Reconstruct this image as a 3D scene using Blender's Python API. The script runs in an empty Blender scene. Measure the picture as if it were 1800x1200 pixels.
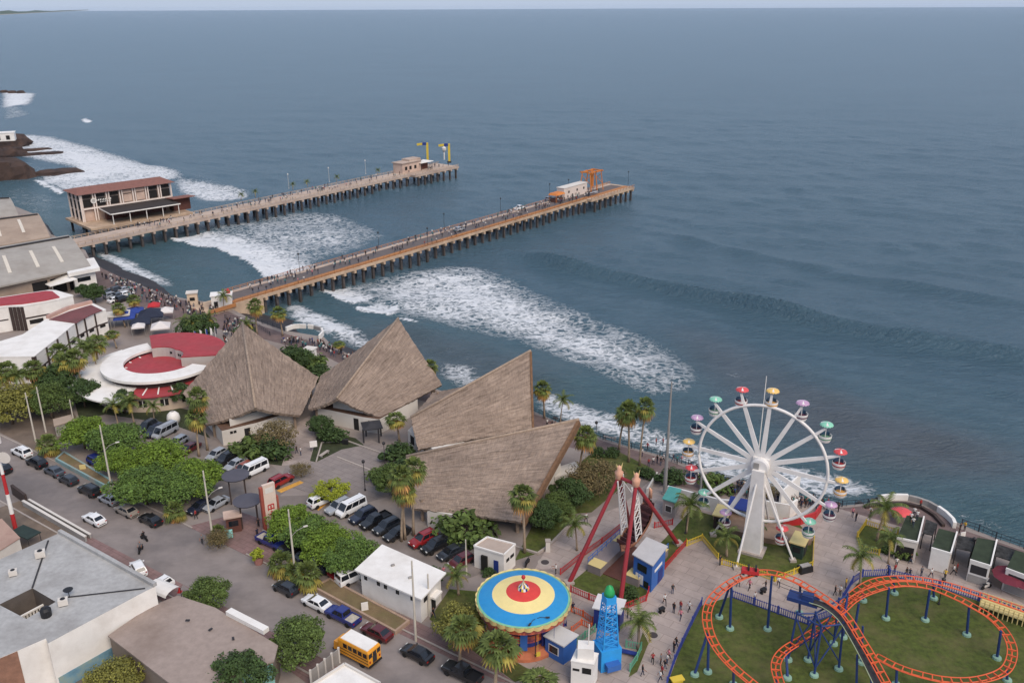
import bpy, bmesh, math, random
import numpy as np
from mathutils import Vector, Matrix
random.seed(7); RNG = np.random.default_rng(5)
SC = bpy.context.scene; COL = SC.collection
R = math.radians
# ---- camera geometry: photo pixel (1800x1200) -> point on a horizontal plane of the place
F = 1550.; CAMH = 75.; PITCH = math.atan(587.5/F); ROLL = R(0.25)
sp, cp = math.sin(PITCH), math.cos(PITCH)
SEA = -4.0
def G(x, y, z=0.):
    u = (x-900)/F; v = (y-600)/F; c, s = math.cos(ROLL), math.sin(ROLL)
    u, v = u*c-v*s, u*s+v*c
    t = (CAMH-z)/(sp+v*cp)
    return Vector((u*t, (cp-v*sp)*t, z))
def PJ(p):
    d = CAMH-p[2]; f = p[1]*cp+d*sp; v = (d*cp-p[1]*sp)/f; u = p[0]/f
    c, s = math.cos(ROLL), math.sin(ROLL)
    u, v = u*c+v*s, -u*s+v*c
    return 900+u*F, 600+v*F
def HT(bx, by, ty, zb=0.):
    X, Y, _ = G(bx, by, zb); lo, hi = zb, 74.
    for _ in range(50):
        m = (lo+hi)/2
        if PJ((X, Y, m))[1] > ty: lo = m
        else: hi = m
    return lo
def W(pts, z=0.): return [G(p[0], p[1], p[2] if len(p) > 2 else z) for p in pts]
# ---- materials
def lin(r, g, b): return tuple(((c/255+.055)/1.055)**2.4 if c > 10 else c/255/12.92 for c in (r, g, b))
MATS = {}
def nd(nt, t, **k):
    n = nt.nodes.new(t)
    for a, b in k.items():
        if a.startswith('i_'): n.inputs[a[2:].replace('_', ' ')].default_value = b
        else: setattr(n, a, b)
    return n
def mat(name, col, rough=.65, var=.12, scale=.6, bump=0., bscale=8., metal=0., coat=0., streak=None, detail=4., spec=.4, island=0., dirt=None, dscale=.12, damt=.5, trans=0., joint=None):
    """procedural surface: base colour with soft variation, optional worn / stained patches and bump"""
    if name in MATS: return MATS[name]
    m = bpy.data.materials.new(name); m.use_nodes = True; nt = m.node_tree; L = nt.links.new
    b = nt.nodes['Principled BSDF']
    b.inputs['Roughness'].default_value = rough; b.inputs['Metallic'].default_value = metal
    b.inputs['Specular IOR Level'].default_value = spec; b.inputs['Coat Weight'].default_value = coat
    geo = nd(nt, 'ShaderNodeNewGeometry'); src = geo.outputs['Position']
    if streak:
        mp = nd(nt, 'ShaderNodeMapping'); mp.inputs['Scale'].default_value = streak
        L(src, mp.inputs['Vector']); src = mp.outputs['Vector']
    n = nd(nt, 'ShaderNodeTexNoise'); n.inputs['Scale'].default_value = scale; n.inputs['Detail'].default_value = detail; n.inputs['Roughness'].default_value = .62
    L(src, n.inputs['Vector'])
    cr = nd(nt, 'ShaderNodeValToRGB'); e = cr.color_ramp.elements
    e[0].position = .3; e[1].position = .7
    e[0].color = (*[max(0, c*(1-var)) for c in col], 1); e[1].color = (*[min(1, c*(1+var)) for c in col], 1)
    L(n.outputs['Fac'], cr.inputs['Fac']); out = cr.outputs['Color']
    if island:
        mx = nd(nt, 'ShaderNodeMix', data_type='RGBA', blend_type='MULTIPLY'); mx.inputs[0].default_value = 1
        mr = nd(nt, 'ShaderNodeMapRange'); mr.inputs['To Min'].default_value = 1-island; mr.inputs['To Max'].default_value = 1+island
        L(geo.outputs['Random Per Island'], mr.inputs['Value']); L(out, mx.inputs[6]); L(mr.outputs[0], mx.inputs[7]); out = mx.outputs[2]
    if dirt:
        n2 = nd(nt, 'ShaderNodeTexNoise'); n2.inputs['Scale'].default_value = dscale; n2.inputs['Detail'].default_value = 7; n2.inputs['Roughness'].default_value = .65
        L(geo.outputs['Position'], n2.inputs['Vector'])
        mr = nd(nt, 'ShaderNodeMapRange'); mr.inputs['From Min'].default_value = .45; mr.inputs['From Max'].default_value = .7; mr.inputs['To Max'].default_value = damt
        L(n2.outputs['Fac'], mr.inputs['Value'])
        mx = nd(nt, 'ShaderNodeMix', data_type='RGBA'); L(mr.outputs[0], mx.inputs[0]); L(out, mx.inputs[6]); mx.inputs[7].default_value = (*dirt, 1); out = mx.outputs[2]
    if joint:     # slab joints laid along the street grid
        mp = nd(nt, 'ShaderNodeMapping'); mp.inputs['Rotation'].default_value = (0, 0, R(34.3)); L(geo.outputs['Position'], mp.inputs['Vector'])
        bk = nd(nt, 'ShaderNodeTexBrick'); bk.inputs['Scale'].default_value = 1.; bk.inputs['Brick Width'].default_value = joint; bk.inputs['Row Height'].default_value = joint*.5; bk.inputs['Mortar Size'].default_value = .045; bk.inputs['Mortar Smooth'].default_value = .3
        bk.inputs['Color1'].default_value = (.93, .93, .93, 1); bk.inputs['Color2'].default_value = (1.06, 1.05, 1.04, 1); bk.inputs['Mortar'].default_value = (.72, .70, .69, 1); L(mp.outputs[0], bk.inputs['Vector'])
        mx = nd(nt, 'ShaderNodeMix', data_type='RGBA', blend_type='MULTIPLY'); mx.inputs[0].default_value = 1.; L(out, mx.inputs[6]); L(bk.outputs['Color'], mx.inputs[7]); out = mx.outputs[2]
    L(out, b.inputs['Base Color'])
    if bump:
        n3 = nd(nt, 'ShaderNodeTexNoise'); n3.inputs['Scale'].default_value = bscale; n3.inputs['Detail'].default_value = 3
        L(src, n3.inputs['Vector'])
        bp = nd(nt, 'ShaderNodeBump'); bp.inputs['Strength'].default_value = bump; bp.inputs['Distance'].default_value = .1
        L(n3.outputs['Fac'], bp.inputs['Height']); L(bp.outputs['Normal'], b.inputs['Normal'])
    MATS[name] = m
    return m
# ---- mesh building
class MB:
    def __init__(s, org=(0, 0, 0)): s.v = []; s.f = []; s.m = []; s.o = Vector(org)
    def add(s, vs, fs, mi=0):
        k = len(s.v); s.v += [Vector(p)-s.o for p in vs]
        for f in fs: s.f.append([k+i for i in f]); s.m.append(mi)
        return s
    def box(s, c, d, rz=0., mi=0, rot=None, tap=1.):
        M = rot if rot else Matrix.Rotation(rz, 3, 'Z'); c = Vector(c); x, y, z = d[0]/2, d[1]/2, d[2]/2
        P = [(-x, -y, -z), (x, -y, -z), (x, y, -z), (-x, y, -z)]+[(a*tap, b*tap, z) for a, b in ((-x, -y), (x, -y), (x, y), (-x, y))]
        return s.add([c+M @ Vector(p) for p in P], [(3, 2, 1, 0), (4, 5, 6, 7), (0, 1, 5, 4), (1, 2, 6, 5), (2, 3, 7, 6), (3, 0, 4, 7)], mi)
    def slab(s, a, b, w, h, z=None, mi=0):
        """a bar from a to b (3d), width w (horizontal), height h, centred on the line"""
        a, b = Vector(a), Vector(b); d = (b-a); n = Vector((-d.y, d.x, 0))
        n = n.normalized()*w/2 if n.length > 1e-6 else Vector((w/2, 0, 0)); up = d.cross(n)
        up = (up.normalized() if up.length > 1e-9 else Vector((0, 0, 1)))*h/2
        return s.add([a-n-up, a+n-up, a+n+up, a-n+up, b-n-up, b+n-up, b+n+up, b-n+up], [(0, 1, 2, 3), (7, 6, 5, 4), (0, 4, 5, 1), (1, 5, 6, 2), (2, 6, 7, 3), (3, 7, 4, 0)], mi)
    def prism(s, poly, z0, z1, mi=0, mt=None, bottom=True):
        n = len(poly); A = sum(poly[i][0]*poly[(i+1) % n][1]-poly[(i+1) % n][0]*poly[i][1] for i in range(n))
        if A < 0: poly = poly[::-1]
        vs = [(p[0], p[1], z0) for p in poly]+[(p[0], p[1], z1) for p in poly]
        s.add(vs, [(i, (i+1) % n, (i+1) % n+n, i+n) for i in range(n)], mi)
        s.add([(p[0], p[1], z1) for p in poly], [tuple(range(n))], mi if mt is None else mt)
        if bottom: s.add([(p[0], p[1], z0) for p in poly], [tuple(range(n))[::-1]], mi)
        return s
    def tube(s, a, b, r0, r1=None, n=6, mi=0, cap=True):
        a, b = Vector(a), Vector(b); r1 = r0 if r1 is None else r1; d = (b-a).normalized()
        u = d.orthogonal().normalized(); w = d.cross(u); vs = []
        for p, r in ((a, r0), (b, r1)):
            for i in range(n):
                t = 2*math.pi*i/n; vs.append(p+(u*math.cos(t)+w*math.sin(t))*r)
        fs = [(i, (i+1) % n, (i+1) % n+n, i+n) for i in range(n)]
        if cap: fs += [tuple(range(n))[::-1], tuple(range(n, 2*n))]
        return s.add(vs, fs, mi)
    def path(s, pts, r, n=6, mi=0, closed=False):
        pts = [Vector(p) for p in pts]; N = len(pts); vs = []; up = Vector((0, 0, 1))
        for i, p in enumerate(pts):
            a = pts[(i-1) % N] if (closed or i > 0) else p; b = pts[(i+1) % N] if (closed or i < N-1) else p
            d = (b-a).normalized(); u = d.cross(up)
            u = u.normalized() if u.length > 1e-4 else Vector((1, 0, 0)); w = u.cross(d)
            rr = r[i] if isinstance(r, (list, tuple)) else r
            for k in range(n):
                t = 2*math.pi*k/n+math.pi/n; vs.append(p+(u*math.cos(t)+w*math.sin(t))*rr)
        fs = []
        for i in range(N if closed else N-1):
            j = (i+1) % N
            for k in range(n): fs.append((i*n+k, i*n+(k+1) % n, j*n+(k+1) % n, j*n+k))
        if not closed: fs += [tuple(range(n))[::-1], tuple(range((N-1)*n, N*n))]
        return s.add(vs, fs, mi)
    def lathe(s, prof, c=(0, 0, 0), n=20, mi=0, a0=0., a1=None, cap=True):
        c = Vector(c); full = a1 is None; a1 = a0+2*math.pi if full else a1; K = n if full else n+1; vs = []
        for r, z in prof:
            for i in range(K):
                t = a0+(a1-a0)*i/n; vs.append(c+Vector((r*math.cos(t), r*math.sin(t), z)))
        fs = []
        for j in range(len(prof)-1):
            for i in range(n):
                k = (i+1) % K; fs.append((j*K+i, j*K+k, (j+1)*K+k, (j+1)*K+i))
        if full and cap:
            if prof[0][0] > 1e-4: fs.append(tuple(range(K))[::-1])
            if prof[-1][0] > 1e-4: fs.append(tuple((len(prof)-1)*K+i for i in range(K)))
        return s.add(vs, fs, mi)
    def quad(s, a, b, c, d, mi=0): return s.add([a, b, c, d], [(0, 1, 2, 3)], mi)
    def build(s, name, mats, parent=None, smooth=False, loc=None):
        me = bpy.data.meshes.new(name); me.from_pydata([tuple(p) for p in s.v], [], s.f)
        for m in (mats if isinstance(mats, (list, tuple)) else [mats]): me.materials.append(m)
        if any(s.m): me.polygons.foreach_set('material_index', s.m)
        if smooth: me.polygons.foreach_set('use_smooth', [True]*len(me.polygons))
        me.update()
        o = bpy.data.objects.new(name, me); COL.objects.link(o)
        if parent: o.parent = parent
        if loc is not None: o.location = loc
        return o
def tag(o, label=None, cat=None, group=None, kind=None):
    if label: o['label'] = label
    if cat: o['category'] = cat
    if group: o['group'] = group
    if kind: o['kind'] = kind
    return o
def thing(name, label, cat, loc=(0, 0, 0), rz=0., group=None):
    o = bpy.data.objects.new(name, None); COL.objects.link(o); o.empty_display_size = .5
    o.location = loc; o.rotation_euler = (0, 0, rz)
    return tag(o, label, cat, group)
def copy_tree(o, parent=None):
    c = o.copy(); COL.objects.link(c); c.parent = parent
    for ch in list(o.children): copy_tree(ch, c)
    return c
def place(proto, loc, rz=0., label=None, group=None, scale=None):
    """first use moves the prototype itself; later uses copy it with its parts"""
    if proto.get('_used'): o = copy_tree(proto)
    else: o = proto; o['_used'] = 1
    o.location = loc; o.rotation_euler = (0, 0, rz)
    if scale: o.scale = (scale, scale, scale) if not isinstance(scale, tuple) else scale
    if label: o['label'] = label
    if group: o['group'] = group
    elif 'group' in o: del o['group']
    return o
def dirang(a, b): return math.atan2(b[1]-a[1], b[0]-a[0])
# ---- camera, world, sun
cam = bpy.data.cameras.new('camera'); co = bpy.data.objects.new('camera', cam); COL.objects.link(co)
co.location = (0, 0, CAMH)
co.rotation_euler = (Matrix.Rotation(R(90)-PITCH, 3, 'X') @ Matrix.Rotation(-ROLL, 3, 'Z')).to_euler()
cam.sensor_width = 36; cam.lens = 36*F/1800; cam.clip_start = 1; cam.clip_end = 200000
SC.camera = co
SC.render.resolution_x, SC.render.resolution_y = 1024, 682
SUN_EL, SUN_AZ = R(48), R(148)      # azimuth measured clockwise from +Y
wd = bpy.data.worlds.new('World'); SC.world = wd; wd.use_nodes = True
wn = wd.node_tree; sky = wn.nodes.new('ShaderNodeTexSky'); sky.sky_type = 'NISHITA'; sky.sun_disc = False
sky.sun_elevation = SUN_EL; sky.sun_rotation = SUN_AZ; sky.altitude = 0; sky.air_density = 1.0; sky.dust_density = 1.0; sky.ozone_density = 1.5
bg = wn.nodes['Background']; bg.inputs['Strength'].default_value = .1
cl = wn.nodes.new('ShaderNodeMix'); cl.data_type = 'RGBA'; cl.inputs[0].default_value = .85     # thin even cloud veil over the clear sky
cl.inputs[7].default_value = (2.3, 2.78, 3.75, 1); wn.links.new(sky.outputs['Color'], cl.inputs[6]); wn.links.new(cl.outputs[2], bg.inputs['Color'])
sl = bpy.data.lights.new('sun', 'SUN'); sl.energy = 1.5; sl.angle = R(40); sl.color = (1, .87, .73)
so = bpy.data.objects.new('sun', sl); COL.objects.link(so)
sd = Vector((math.sin(SUN_AZ)*math.cos(SUN_EL), math.cos(SUN_AZ)*math.cos(SUN_EL), math.sin(SUN_EL)))
so.rotation_euler = sd.to_track_quat('Z', 'Y').to_euler()
SC.view_settings.view_transform = 'Standard'; SC.view_settings.look = 'None'; SC.view_settings.gamma = 1
SC.view_settings.exposure = 1.0
SC.cycles.max_bounces = 6; SC.cycles.volume_bounces = 1; SC.cycles.transparent_max_bounces = 8
# =================== SETTING: sea, land, roads, lawns
COAST = [(-60, 330), (-10, 350), (25, 362), (70, 380), (90, 412), (120, 425), (150, 440), (160, 460), (197, 482), (235, 495), (262, 508), (300, 520), (345, 528), (380, 532), (412, 545),
         (440, 560), (461, 567), (497, 580), (569, 592), (582, 605), (612, 622), (660, 648), (720, 672), (790, 690), (850, 705), (937, 722), (1010, 754), (1060, 770), (1110, 786), (1160, 799), (1210, 816),
         (1270, 841), (1330, 852), (1400, 868), (1480, 888), (1525, 884), (1542, 879), (1596, 876), (1640, 890), (1678, 915), (1696, 924), (1750, 945), (1800, 962), (1900, 1004)]
BEACHW = {0: 6, 3: 3, 5: 4, 6: 7, 7: 12, 8: 14, 9: 12, 10: 10, 11: 9, 12: 8, 13: 8, 14: 14, 15: 18, 16: 18, 17: 10, 18: 8, 19: 10, 20: 9, 21: 8, 22: 7, 23: 7, 24: 7}
cw = [G(x, y, 0) for x, y in COAST]
land = [(p.x, p.y) for p in cw]
land = [(-700, 640), (-420, 470)]+land+[(120, 62), (420, -60), (420, -320), (-900, -320), (-900, 640)]
g = MB(); g.prism(land, -.9, 0, mi=0, bottom=False)
# skirt: sea wall face down to the water
M_ground = mat('ground_concrete', lin(140, 130, 124), .9, .10, .25, .15, 3., dirt=lin(112, 100, 94), dscale=.07, damt=.7)
M_wallstone = mat('seawall_stone', lin(70, 62, 58), .95, .3, 1.2, .6, 3.)
ground = g.build('ground', M_ground); tag(ground, kind='structure')
bt = MB(); N = len(COAST); outer = []
for i in range(N):
    a, b = cw[max(0, i-1)], cw[min(N-1, i+1)]; d = (b-a).normalized(); n = Vector((-d.y, d.x, 0))
    if n.y < 0 and n.x < 0: n = -n
    w = BEACHW.get(i, 3.0); outer.append((cw[i]-n*.0+Vector((0, 0, -.9)), cw[i]+n*w*.35+Vector((0, 0, -2.6)), cw[i]+n*w+Vector((0, 0, -5.0))))
for i in range(N-1):
    for k in range(2):
        bt.quad(outer[i][k], outer[i+1][k], outer[i+1][k+1], outer[i][k+1])
M_beach = mat('wet_black_sand', lin(48, 44, 46), .7, .3, .5, .4, 2., dirt=lin(30, 29, 32), dscale=.2)
tag(bt.build('beach', M_beach), kind='structure')
def sheet(name, px, z, m, world=False):
    b = MB(); P = px if world else [G(x, y, 0) for x, y in px]
    b.prism([(p[0], p[1]) for p in P], z-.02 if z < .06 else 0., z, bottom=False); o = b.build(name, m); return tag(o, kind='structure')
E1 = Vector((.826, -.563, 0)); E2 = Vector((.563, .826, 0)); O = G(400, 959)      # road frame: along the road / towards the sea
def rf(u, v, z=0.): return O+E1*u+E2*v+Vector((0, 0, z))
M_road = mat('road_asphalt', lin(130, 121, 117), .85, .16, .9, .1, 6., detail=8., streak=(.35, .5, 1), dirt=lin(92, 87, 87), dscale=.05, damt=1.)
M_lot = mat('parking_asphalt', lin(128, 119, 114), .88, .12, .4, .1, 6., dirt=lin(100, 90, 84), dscale=.09, damt=.8)
M_pink = mat('pink_pavers', lin(128, 103, 100), .9, .16, .9, .2, 5., dirt=lin(104, 88, 84), dscale=.15, damt=.7, joint=1.6)
M_paver = mat('grey_pavers', lin(162, 149, 142), .9, .10, .6, .15, 4., dirt=lin(118, 107, 102), dscale=.08, damt=.9, joint=3.)
M_plaza = mat('plaza_pavers', lin(132, 123, 119), .9, .10, .5, .15, 4., dirt=lin(104, 96, 92), dscale=.09, damt=.8, joint=2.4)
M_prom = mat('promenade_pavers', lin(112, 95, 92), .9, .15, .6, .15, 4., dirt=lin(92, 80, 78), dscale=.12, damt=.8, joint=2.)
M_lawn = mat('lawn_grass', lin(70, 80, 30), .95, .42, 1.3, .6, 9., detail=8., dirt=lin(98, 92, 58), dscale=.25, damt=.75)
M_dirt = mat('bare_dirt', lin(112, 98, 86), .95, .2, .5, .3, 4., dirt=lin(84, 74, 66), dscale=.12, damt=.8)
M_kerb = mat('kerb_concrete', lin(160, 150, 142), .9, .12, .8)
M_dry = mat('dry_grass', lin(118, 100, 74), .95, .25, 1.2, .4, 6., detail=7., dirt=lin(84, 86, 50), dscale=.3, damt=.7)
sheet('road', [rf(-140, 0.), rf(70, 0.), rf(70, -12.2), rf(-140, -12.2)], .02, M_road, True)
sheet('sidewalk', [rf(-26, 0), rf(-7.3, 0), rf(-7.3, 13), rf(-26, 13)][::-1] and [(330, 925), (395, 957), (468, 993), (500, 960), (470, 915), (425, 900)], .035, M_pink)
sheet('sidewalk', [(500, 1012), (560, 1036), (640, 1050), (745, 1098), (812, 1128), (905, 1200), (878, 1198), (700, 1112), (600, 1062)], .035, M_pink)
sheet('sidewalk', [(150, 938), (322, 1027), (300, 1062), (250, 1040), (130, 960)], .035, M_pink)
sheet('sidewalk', [(322, 1027), (470, 1106), (660, 1205), (560, 1215), (470, 1150), (380, 1070)], .03, M_pink)
sheet('parking_pavement', [(185, 725), (262, 735), (330, 770), (470, 812), (520, 850), (490, 872), (460, 880), (395, 905), (170, 800), (130, 760)], .03, M_lot)
sheet('parking_pavement', [(470, 872), (560, 870), (640, 885), (720, 935), (860, 985), (840, 1010), (780, 1030), (640, 1045), (455, 935)], .034, M_lot)
sheet('plaza_paving', [(520, 770), (560, 780), (640, 768), (720, 800), (720, 860), (640, 885), (560, 870), (490, 850)], .026, M_plaza)
sheet('entrance_path', [(520, 745), (545, 730), (555, 775), (545, 815), (495, 818)], .03, M_paver)
# parking bay lines
for k, (a, b) in enumerate([((552, 893), (583, 870)), ((486, 862), (527, 845))]):
    sheet('road_marking', [a, b, (b[0]+7, b[1]+3), (a[0]+8, a[1]+4)], .05, mat('yellow_marking', lin(196, 146, 66), .8, .2, 2.))
# carnival paving, promenade
sheet('carnival_paving', [(1010, 1000), (940, 1000), (980, 930), (1090, 890), (1160, 830), (1200, 860), (1300, 870), (1480, 895), (1600, 930), (1700, 1000), (1830, 1080), (1830, 1200), (1000, 1230), (850, 1140), (930, 1010)], .024, M_paver)
sheet('promenade_pavement', [(150, 450), (163, 464), (235, 498), (300, 524), (380, 537), (440, 566), (497, 585), (582, 610), (660, 652), (790, 694), (937, 727), (1060, 775), (1160, 804), (1270, 846), (1400, 873), (1480, 893), (1540, 886), (1600, 882), (1640, 896), (1690, 930), (1800, 968),
      (1800, 985), (1690, 950), (1600, 930), (1480, 912), (1330, 890), (1180, 850), (1060, 800), (937, 770), (700, 690), (560, 620), (440, 590), (300, 560), (150, 500)], .02, M_prom)
for px in ([(1172, 1205), (1197, 1137), (1233, 1064), (1286, 1048), (1367, 1077), (1420, 1097), (1470, 1077), (1484, 1052), (1517, 1014), (1562, 1010), (1650, 1032), (1830, 1095), (1830, 1205)],):
    sheet('lawn', px, .045, M_lawn)
sheet('lawn', [(1169, 995), (1206, 952), (1236, 945), (1262, 980), (1330, 1007), (1362, 1017), (1427, 990), (1429, 950), (1400, 915), (1250, 905), (1215, 895), (1170, 945), (1140, 975)], .045, M_lawn)
sheet('lawn', [(1507, 944), (1519, 922), (1578, 938), (1574, 968), (1545, 972), (1514, 964)], .045, M_lawn)
sheet('lawn', [(935, 1003), (985, 962), (1060, 955), (1140, 975), (1148, 1052), (1092, 1066), (1010, 1042)][0:0] or [(1000, 1027), (1045, 990), (1080, 960), (1140, 975), (1137, 1044), (1092, 1064)], .045, M_lawn)
sheet('lawn', [(905, 985), (935, 925), (985, 900), (1012, 905), (1010, 915), (945, 972)], .045, M_lawn)
sheet('lawn', [(1000, 830), (1035, 800), (1090, 795), (1150, 825), (1100, 850), (1040, 900), (985, 905), (960, 890)], .045, M_lawn)
sheet('lawn', [(700, 985), (760, 1000), (790, 1035), (850, 1140), (960, 1185), (900, 1195), (790, 1140), (750, 1095)][0:0] or [(755, 1088), (790, 1035), (850, 1040), (850, 1130), (945, 1185), (905, 1198), (800, 1120)], .045, M_lawn)
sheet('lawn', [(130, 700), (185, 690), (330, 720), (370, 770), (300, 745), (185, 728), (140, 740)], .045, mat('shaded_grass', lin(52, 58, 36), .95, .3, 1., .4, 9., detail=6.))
sheet('lawn', [(0, 690), (100, 690), (140, 740), (120, 775), (60, 790), (0, 760)], .04, M_dirt)
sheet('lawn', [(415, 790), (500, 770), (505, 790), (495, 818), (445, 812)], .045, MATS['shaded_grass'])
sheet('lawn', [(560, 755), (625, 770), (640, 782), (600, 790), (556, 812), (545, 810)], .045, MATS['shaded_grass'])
sheet('lawn', [(1130, 1110), (1140, 1130), (1120, 1180), (1105, 1190)], .045, M_lawn)
sheet('yard', [(30, 1215), (195, 1130), (320, 1215)], .03, M_dirt)
sheet('lot', [(-10, 895), (35, 880), (150, 945), (110, 935), (0, 990)], .03, M_dirt)
kb = MB()
for v, u0, u1 in ((.12, -140, -8.5), (.12, 4, 70), (-12.32, -52, 70)): kb.slab(rf(u0, v, .065), rf(u1, v, .065), .24, .13)
tag(kb.build('kerb', M_kerb), kind='structure')
# manhole discs set in the paving
for x, y in ((958, 988), (1148, 1116)):
    b = MB(); c = G(x, y); b.lathe([(1.05, .0), (1.05, .05), (.6, .05)], c, 24); b.lathe([(.6, .0), (.6, .055)], c, 20, mi=1)
    o = b.build('manhole_cover', [M_kerb, mat('iron_dark', lin(66, 60, 60), .8)]); tag(o, 'round manhole cover in a pale ring beside the '+('pirate ride path' if x < 1000 else 'blue ride tower'), 'manhole cover')
# ------------------- sea
def seg_sd(X, Y, pts):
    """distance, signed side (positive = seaward / left of travel) and position along a polyline"""
    best = np.full(X.shape, 1e9); side = np.zeros(X.shape); tt = np.zeros(X.shape); acc = 0.
    for a, b in zip(pts[:-1], pts[1:]):
        dx, dy = b[0]-a[0], b[1]-a[1]; l = math.hypot(dx, dy)
        t = np.clip(((X-a[0])*dx+(Y-a[1])*dy)/(l*l), 0, 1)
        px, py = X-(a[0]+t*dx), Y-(a[1]+t*dy); d = np.hypot(px, py); k = d < best
        best = np.where(k, d, best); side = np.where(k, np.sign(dx*py-dy*px), side); tt = np.where(k, acc+t*l, tt); acc += l
    return best, side, tt/acc
def inside(X, Y, pts):
    r = np.zeros(X.shape, bool); n = len(pts)
    for i in range(n):
        x1, y1 = pts[i][0], pts[i][1]; x2, y2 = pts[(i+1) % n][0], pts[(i+1) % n][1]
        if y1 == y2: continue
        c = ((y1 > Y) != (y2 > Y)) & (X < (x2-x1)*(Y-y1)/(y2-y1)+x1); r ^= c
    return r
ys = [56.]
while ys[-1] < 1250: ys.append(ys[-1]+max(.9, (ys[-1]-60)*.0062))
ys = np.array(ys); xs = np.arange(-720, 420.1, 1.45)
X, Y = np.meshgrid(xs, ys); Z = np.zeros(X.shape)
def swl(pts): return [G(x, y, SEA) for x, y in pts]
rg = np.random.default_rng(3)
dist = np.hypot(X, Y)
for i in range(34):        # wind chop and swell: many small trains running towards the shore
    lam = 5*1.085**i; th = R(-118)+rg.normal()*.5; k = 2*math.pi/lam; amp = .030*lam**.30
    ph = k*(X*math.cos(th)+Y*math.sin(th))+rg.uniform(0, 6.28)+.9*np.sin(X*.013*rg.uniform(.5, 1.6)+Y*.011*rg.uniform(.5, 1.6)+rg.uniform(0, 6))
    w = np.clip(1.5-dist*.0036*3.4/lam, 0, 1)*np.clip(1.25-dist/900, 0, 1); Z += amp*w*np.sin(ph)
def swell(pts, h, wf, wb):
    global Z
    P = swl(pts); d, s, t = seg_sd(X, Y, P)
    wob = 1+.18*np.sin(X*.11)+.12*np.sin(X*.31+Y*.1)
    ends = np.clip(t*6, 0, 1)*np.clip((1-t)*9, 0, 1); ends = np.where((t <= 0) | (t >= 1), 0, ends) if False else ends
    front = s < 0     # shore side
    prof = np.where(front, np.exp(-(d/wf)**2), np.exp(-(d/wb)**2))
    Z += h*wob*ends*prof
swell([(860, 435), (890, 445), (1000, 472), (1100, 492), (1250, 527), (1400, 562), (1550, 592), (1700, 614), (1800, 630), (1900, 648)], 3.4, 1.7, 3.4)
swell([(1060, 385), (1110, 398), (1250, 432), (1400, 464), (1500, 486), (1620, 505), (1800, 537), (1900, 555)], 1.1, 2.4, 6)
swell([(1120, 575), (1210, 590), (1300, 625), (1450, 660), (1600, 690)], .9, 5, 10)
swell([(1330, 690), (1450, 720), (1600, 755), (1800, 790), (1900, 800)], .7, 5, 9)
swell([(1450, 775), (1600, 800), (1800, 840), (1900, 860)], .6, 4, 8)
swell([(700, 405), (790, 425), (880, 437)], .6, 5, 10)
swell([(690, 560), (760, 592), (850, 628), (930, 665), (1040, 700)], .9, 4, 9)
swell([(600, 330), (680, 345), (800, 380), (900, 395)], .7, 6, 14)
swell([(840, 230), (1000, 270), (1200, 300), (1500, 350), (1800, 400)], .5, 12, 25)
swell([(260, 290), (330, 312), (430, 338)], .8, 5, 10)
FOAM = np.zeros(X.shape)
def blur(A, n):
    for _ in range(n):
        A = (np.pad(A, ((1, 1), (0, 0)), 'edge')[2:]+2*A+np.pad(A, ((1, 1), (0, 0)), 'edge')[:-2])/4
        A = (np.pad(A, ((0, 0), (1, 1)), 'edge')[:, 2:]+2*A+np.pad(A, ((0, 0), (1, 1)), 'edge')[:, :-2])/4
    return A
def foam(px, d, soft=8):
    global FOAM
    FOAM = np.maximum(FOAM, d*blur(inside(X, Y, swl(px)).astype(float), soft))
foam([(300, 425), (345, 432), (400, 440), (440, 462), (470, 487), (520, 472), (600, 452), (660, 432), (690, 412), (640, 388), (580, 370), (520, 370), (430, 385), (370, 398)], .62)
foam([(430, 440), (470, 470), (560, 445), (640, 425), (600, 395), (500, 395)], .70)
foam([(400, 400), (480, 380), (580, 378), (660, 405), (600, 440), (470, 462)], .66)
foam([(565, 512), (610, 497), (680, 482), (760, 466), (830, 464), (900, 485), (960, 515), (1040, 550), (1130, 582), (1200, 615), (1245, 650), (1225, 692), (1160, 700), (1090, 684), (1020, 655), (930, 612), (850, 592), (760, 577), (700, 562), (640, 550), (590, 530)], .64)
foam([(620, 505), (760, 475), (860, 480), (960, 535), (1060, 580), (1190, 635), (1190, 680), (1090, 660), (960, 600), (820, 575), (700, 550)], .76, 10)
foam([(740, 480), (840, 478), (940, 530), (1050, 590), (1170, 650), (1140, 672), (1000, 620), (860, 575), (760, 535)], .80, 12)
foam([(495, 535), (530, 533), (585, 556), (645, 585), (660, 612), (630, 615), (580, 592), (535, 578), (505, 560)], .86, 5)
foam([(765, 632), (840, 645), (855, 672), (830, 690), (770, 665)], .74, 4)
foam([(940, 690), (975, 688), (1020, 703), (1110, 738), (1220, 780), (1330, 802), (1420, 818), (1500, 832), (1560, 852), (1545, 872), (1470, 880), (1380, 860), (1270, 836), (1160, 795), (1060, 765), (1000, 745), (940, 712)], .80, 6)
foam([(940, 700), (1000, 715), (1100, 750), (1210, 795), (1290, 822), (1400, 845), (1480, 862), (1480, 885), (1270, 840), (1100, 780), (1000, 748), (940, 720)], .92, 5)
foam([(660, 600), (700, 615), (770, 640), (770, 650), (700, 630)], .5, 3)
foam([(1600, 870), (1690, 890), (1760, 915), (1800, 930), (1800, 950), (1700, 918)], .7, 4)
foam([(170, 437), (225, 455), (300, 490), (318, 505), (290, 505), (215, 478), (165, 452)], .88, 4)
foam([(150, 432), (300, 440), (370, 480), (330, 510), (230, 480)], .38, 8)
foam([(0, 232), (100, 240), (180, 262), (260, 286), (318, 300), (335, 320), (300, 316), (110, 338), (60, 322), (75, 302), (130, 297), (60, 282), (0, 268)], .80, 5)
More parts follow.
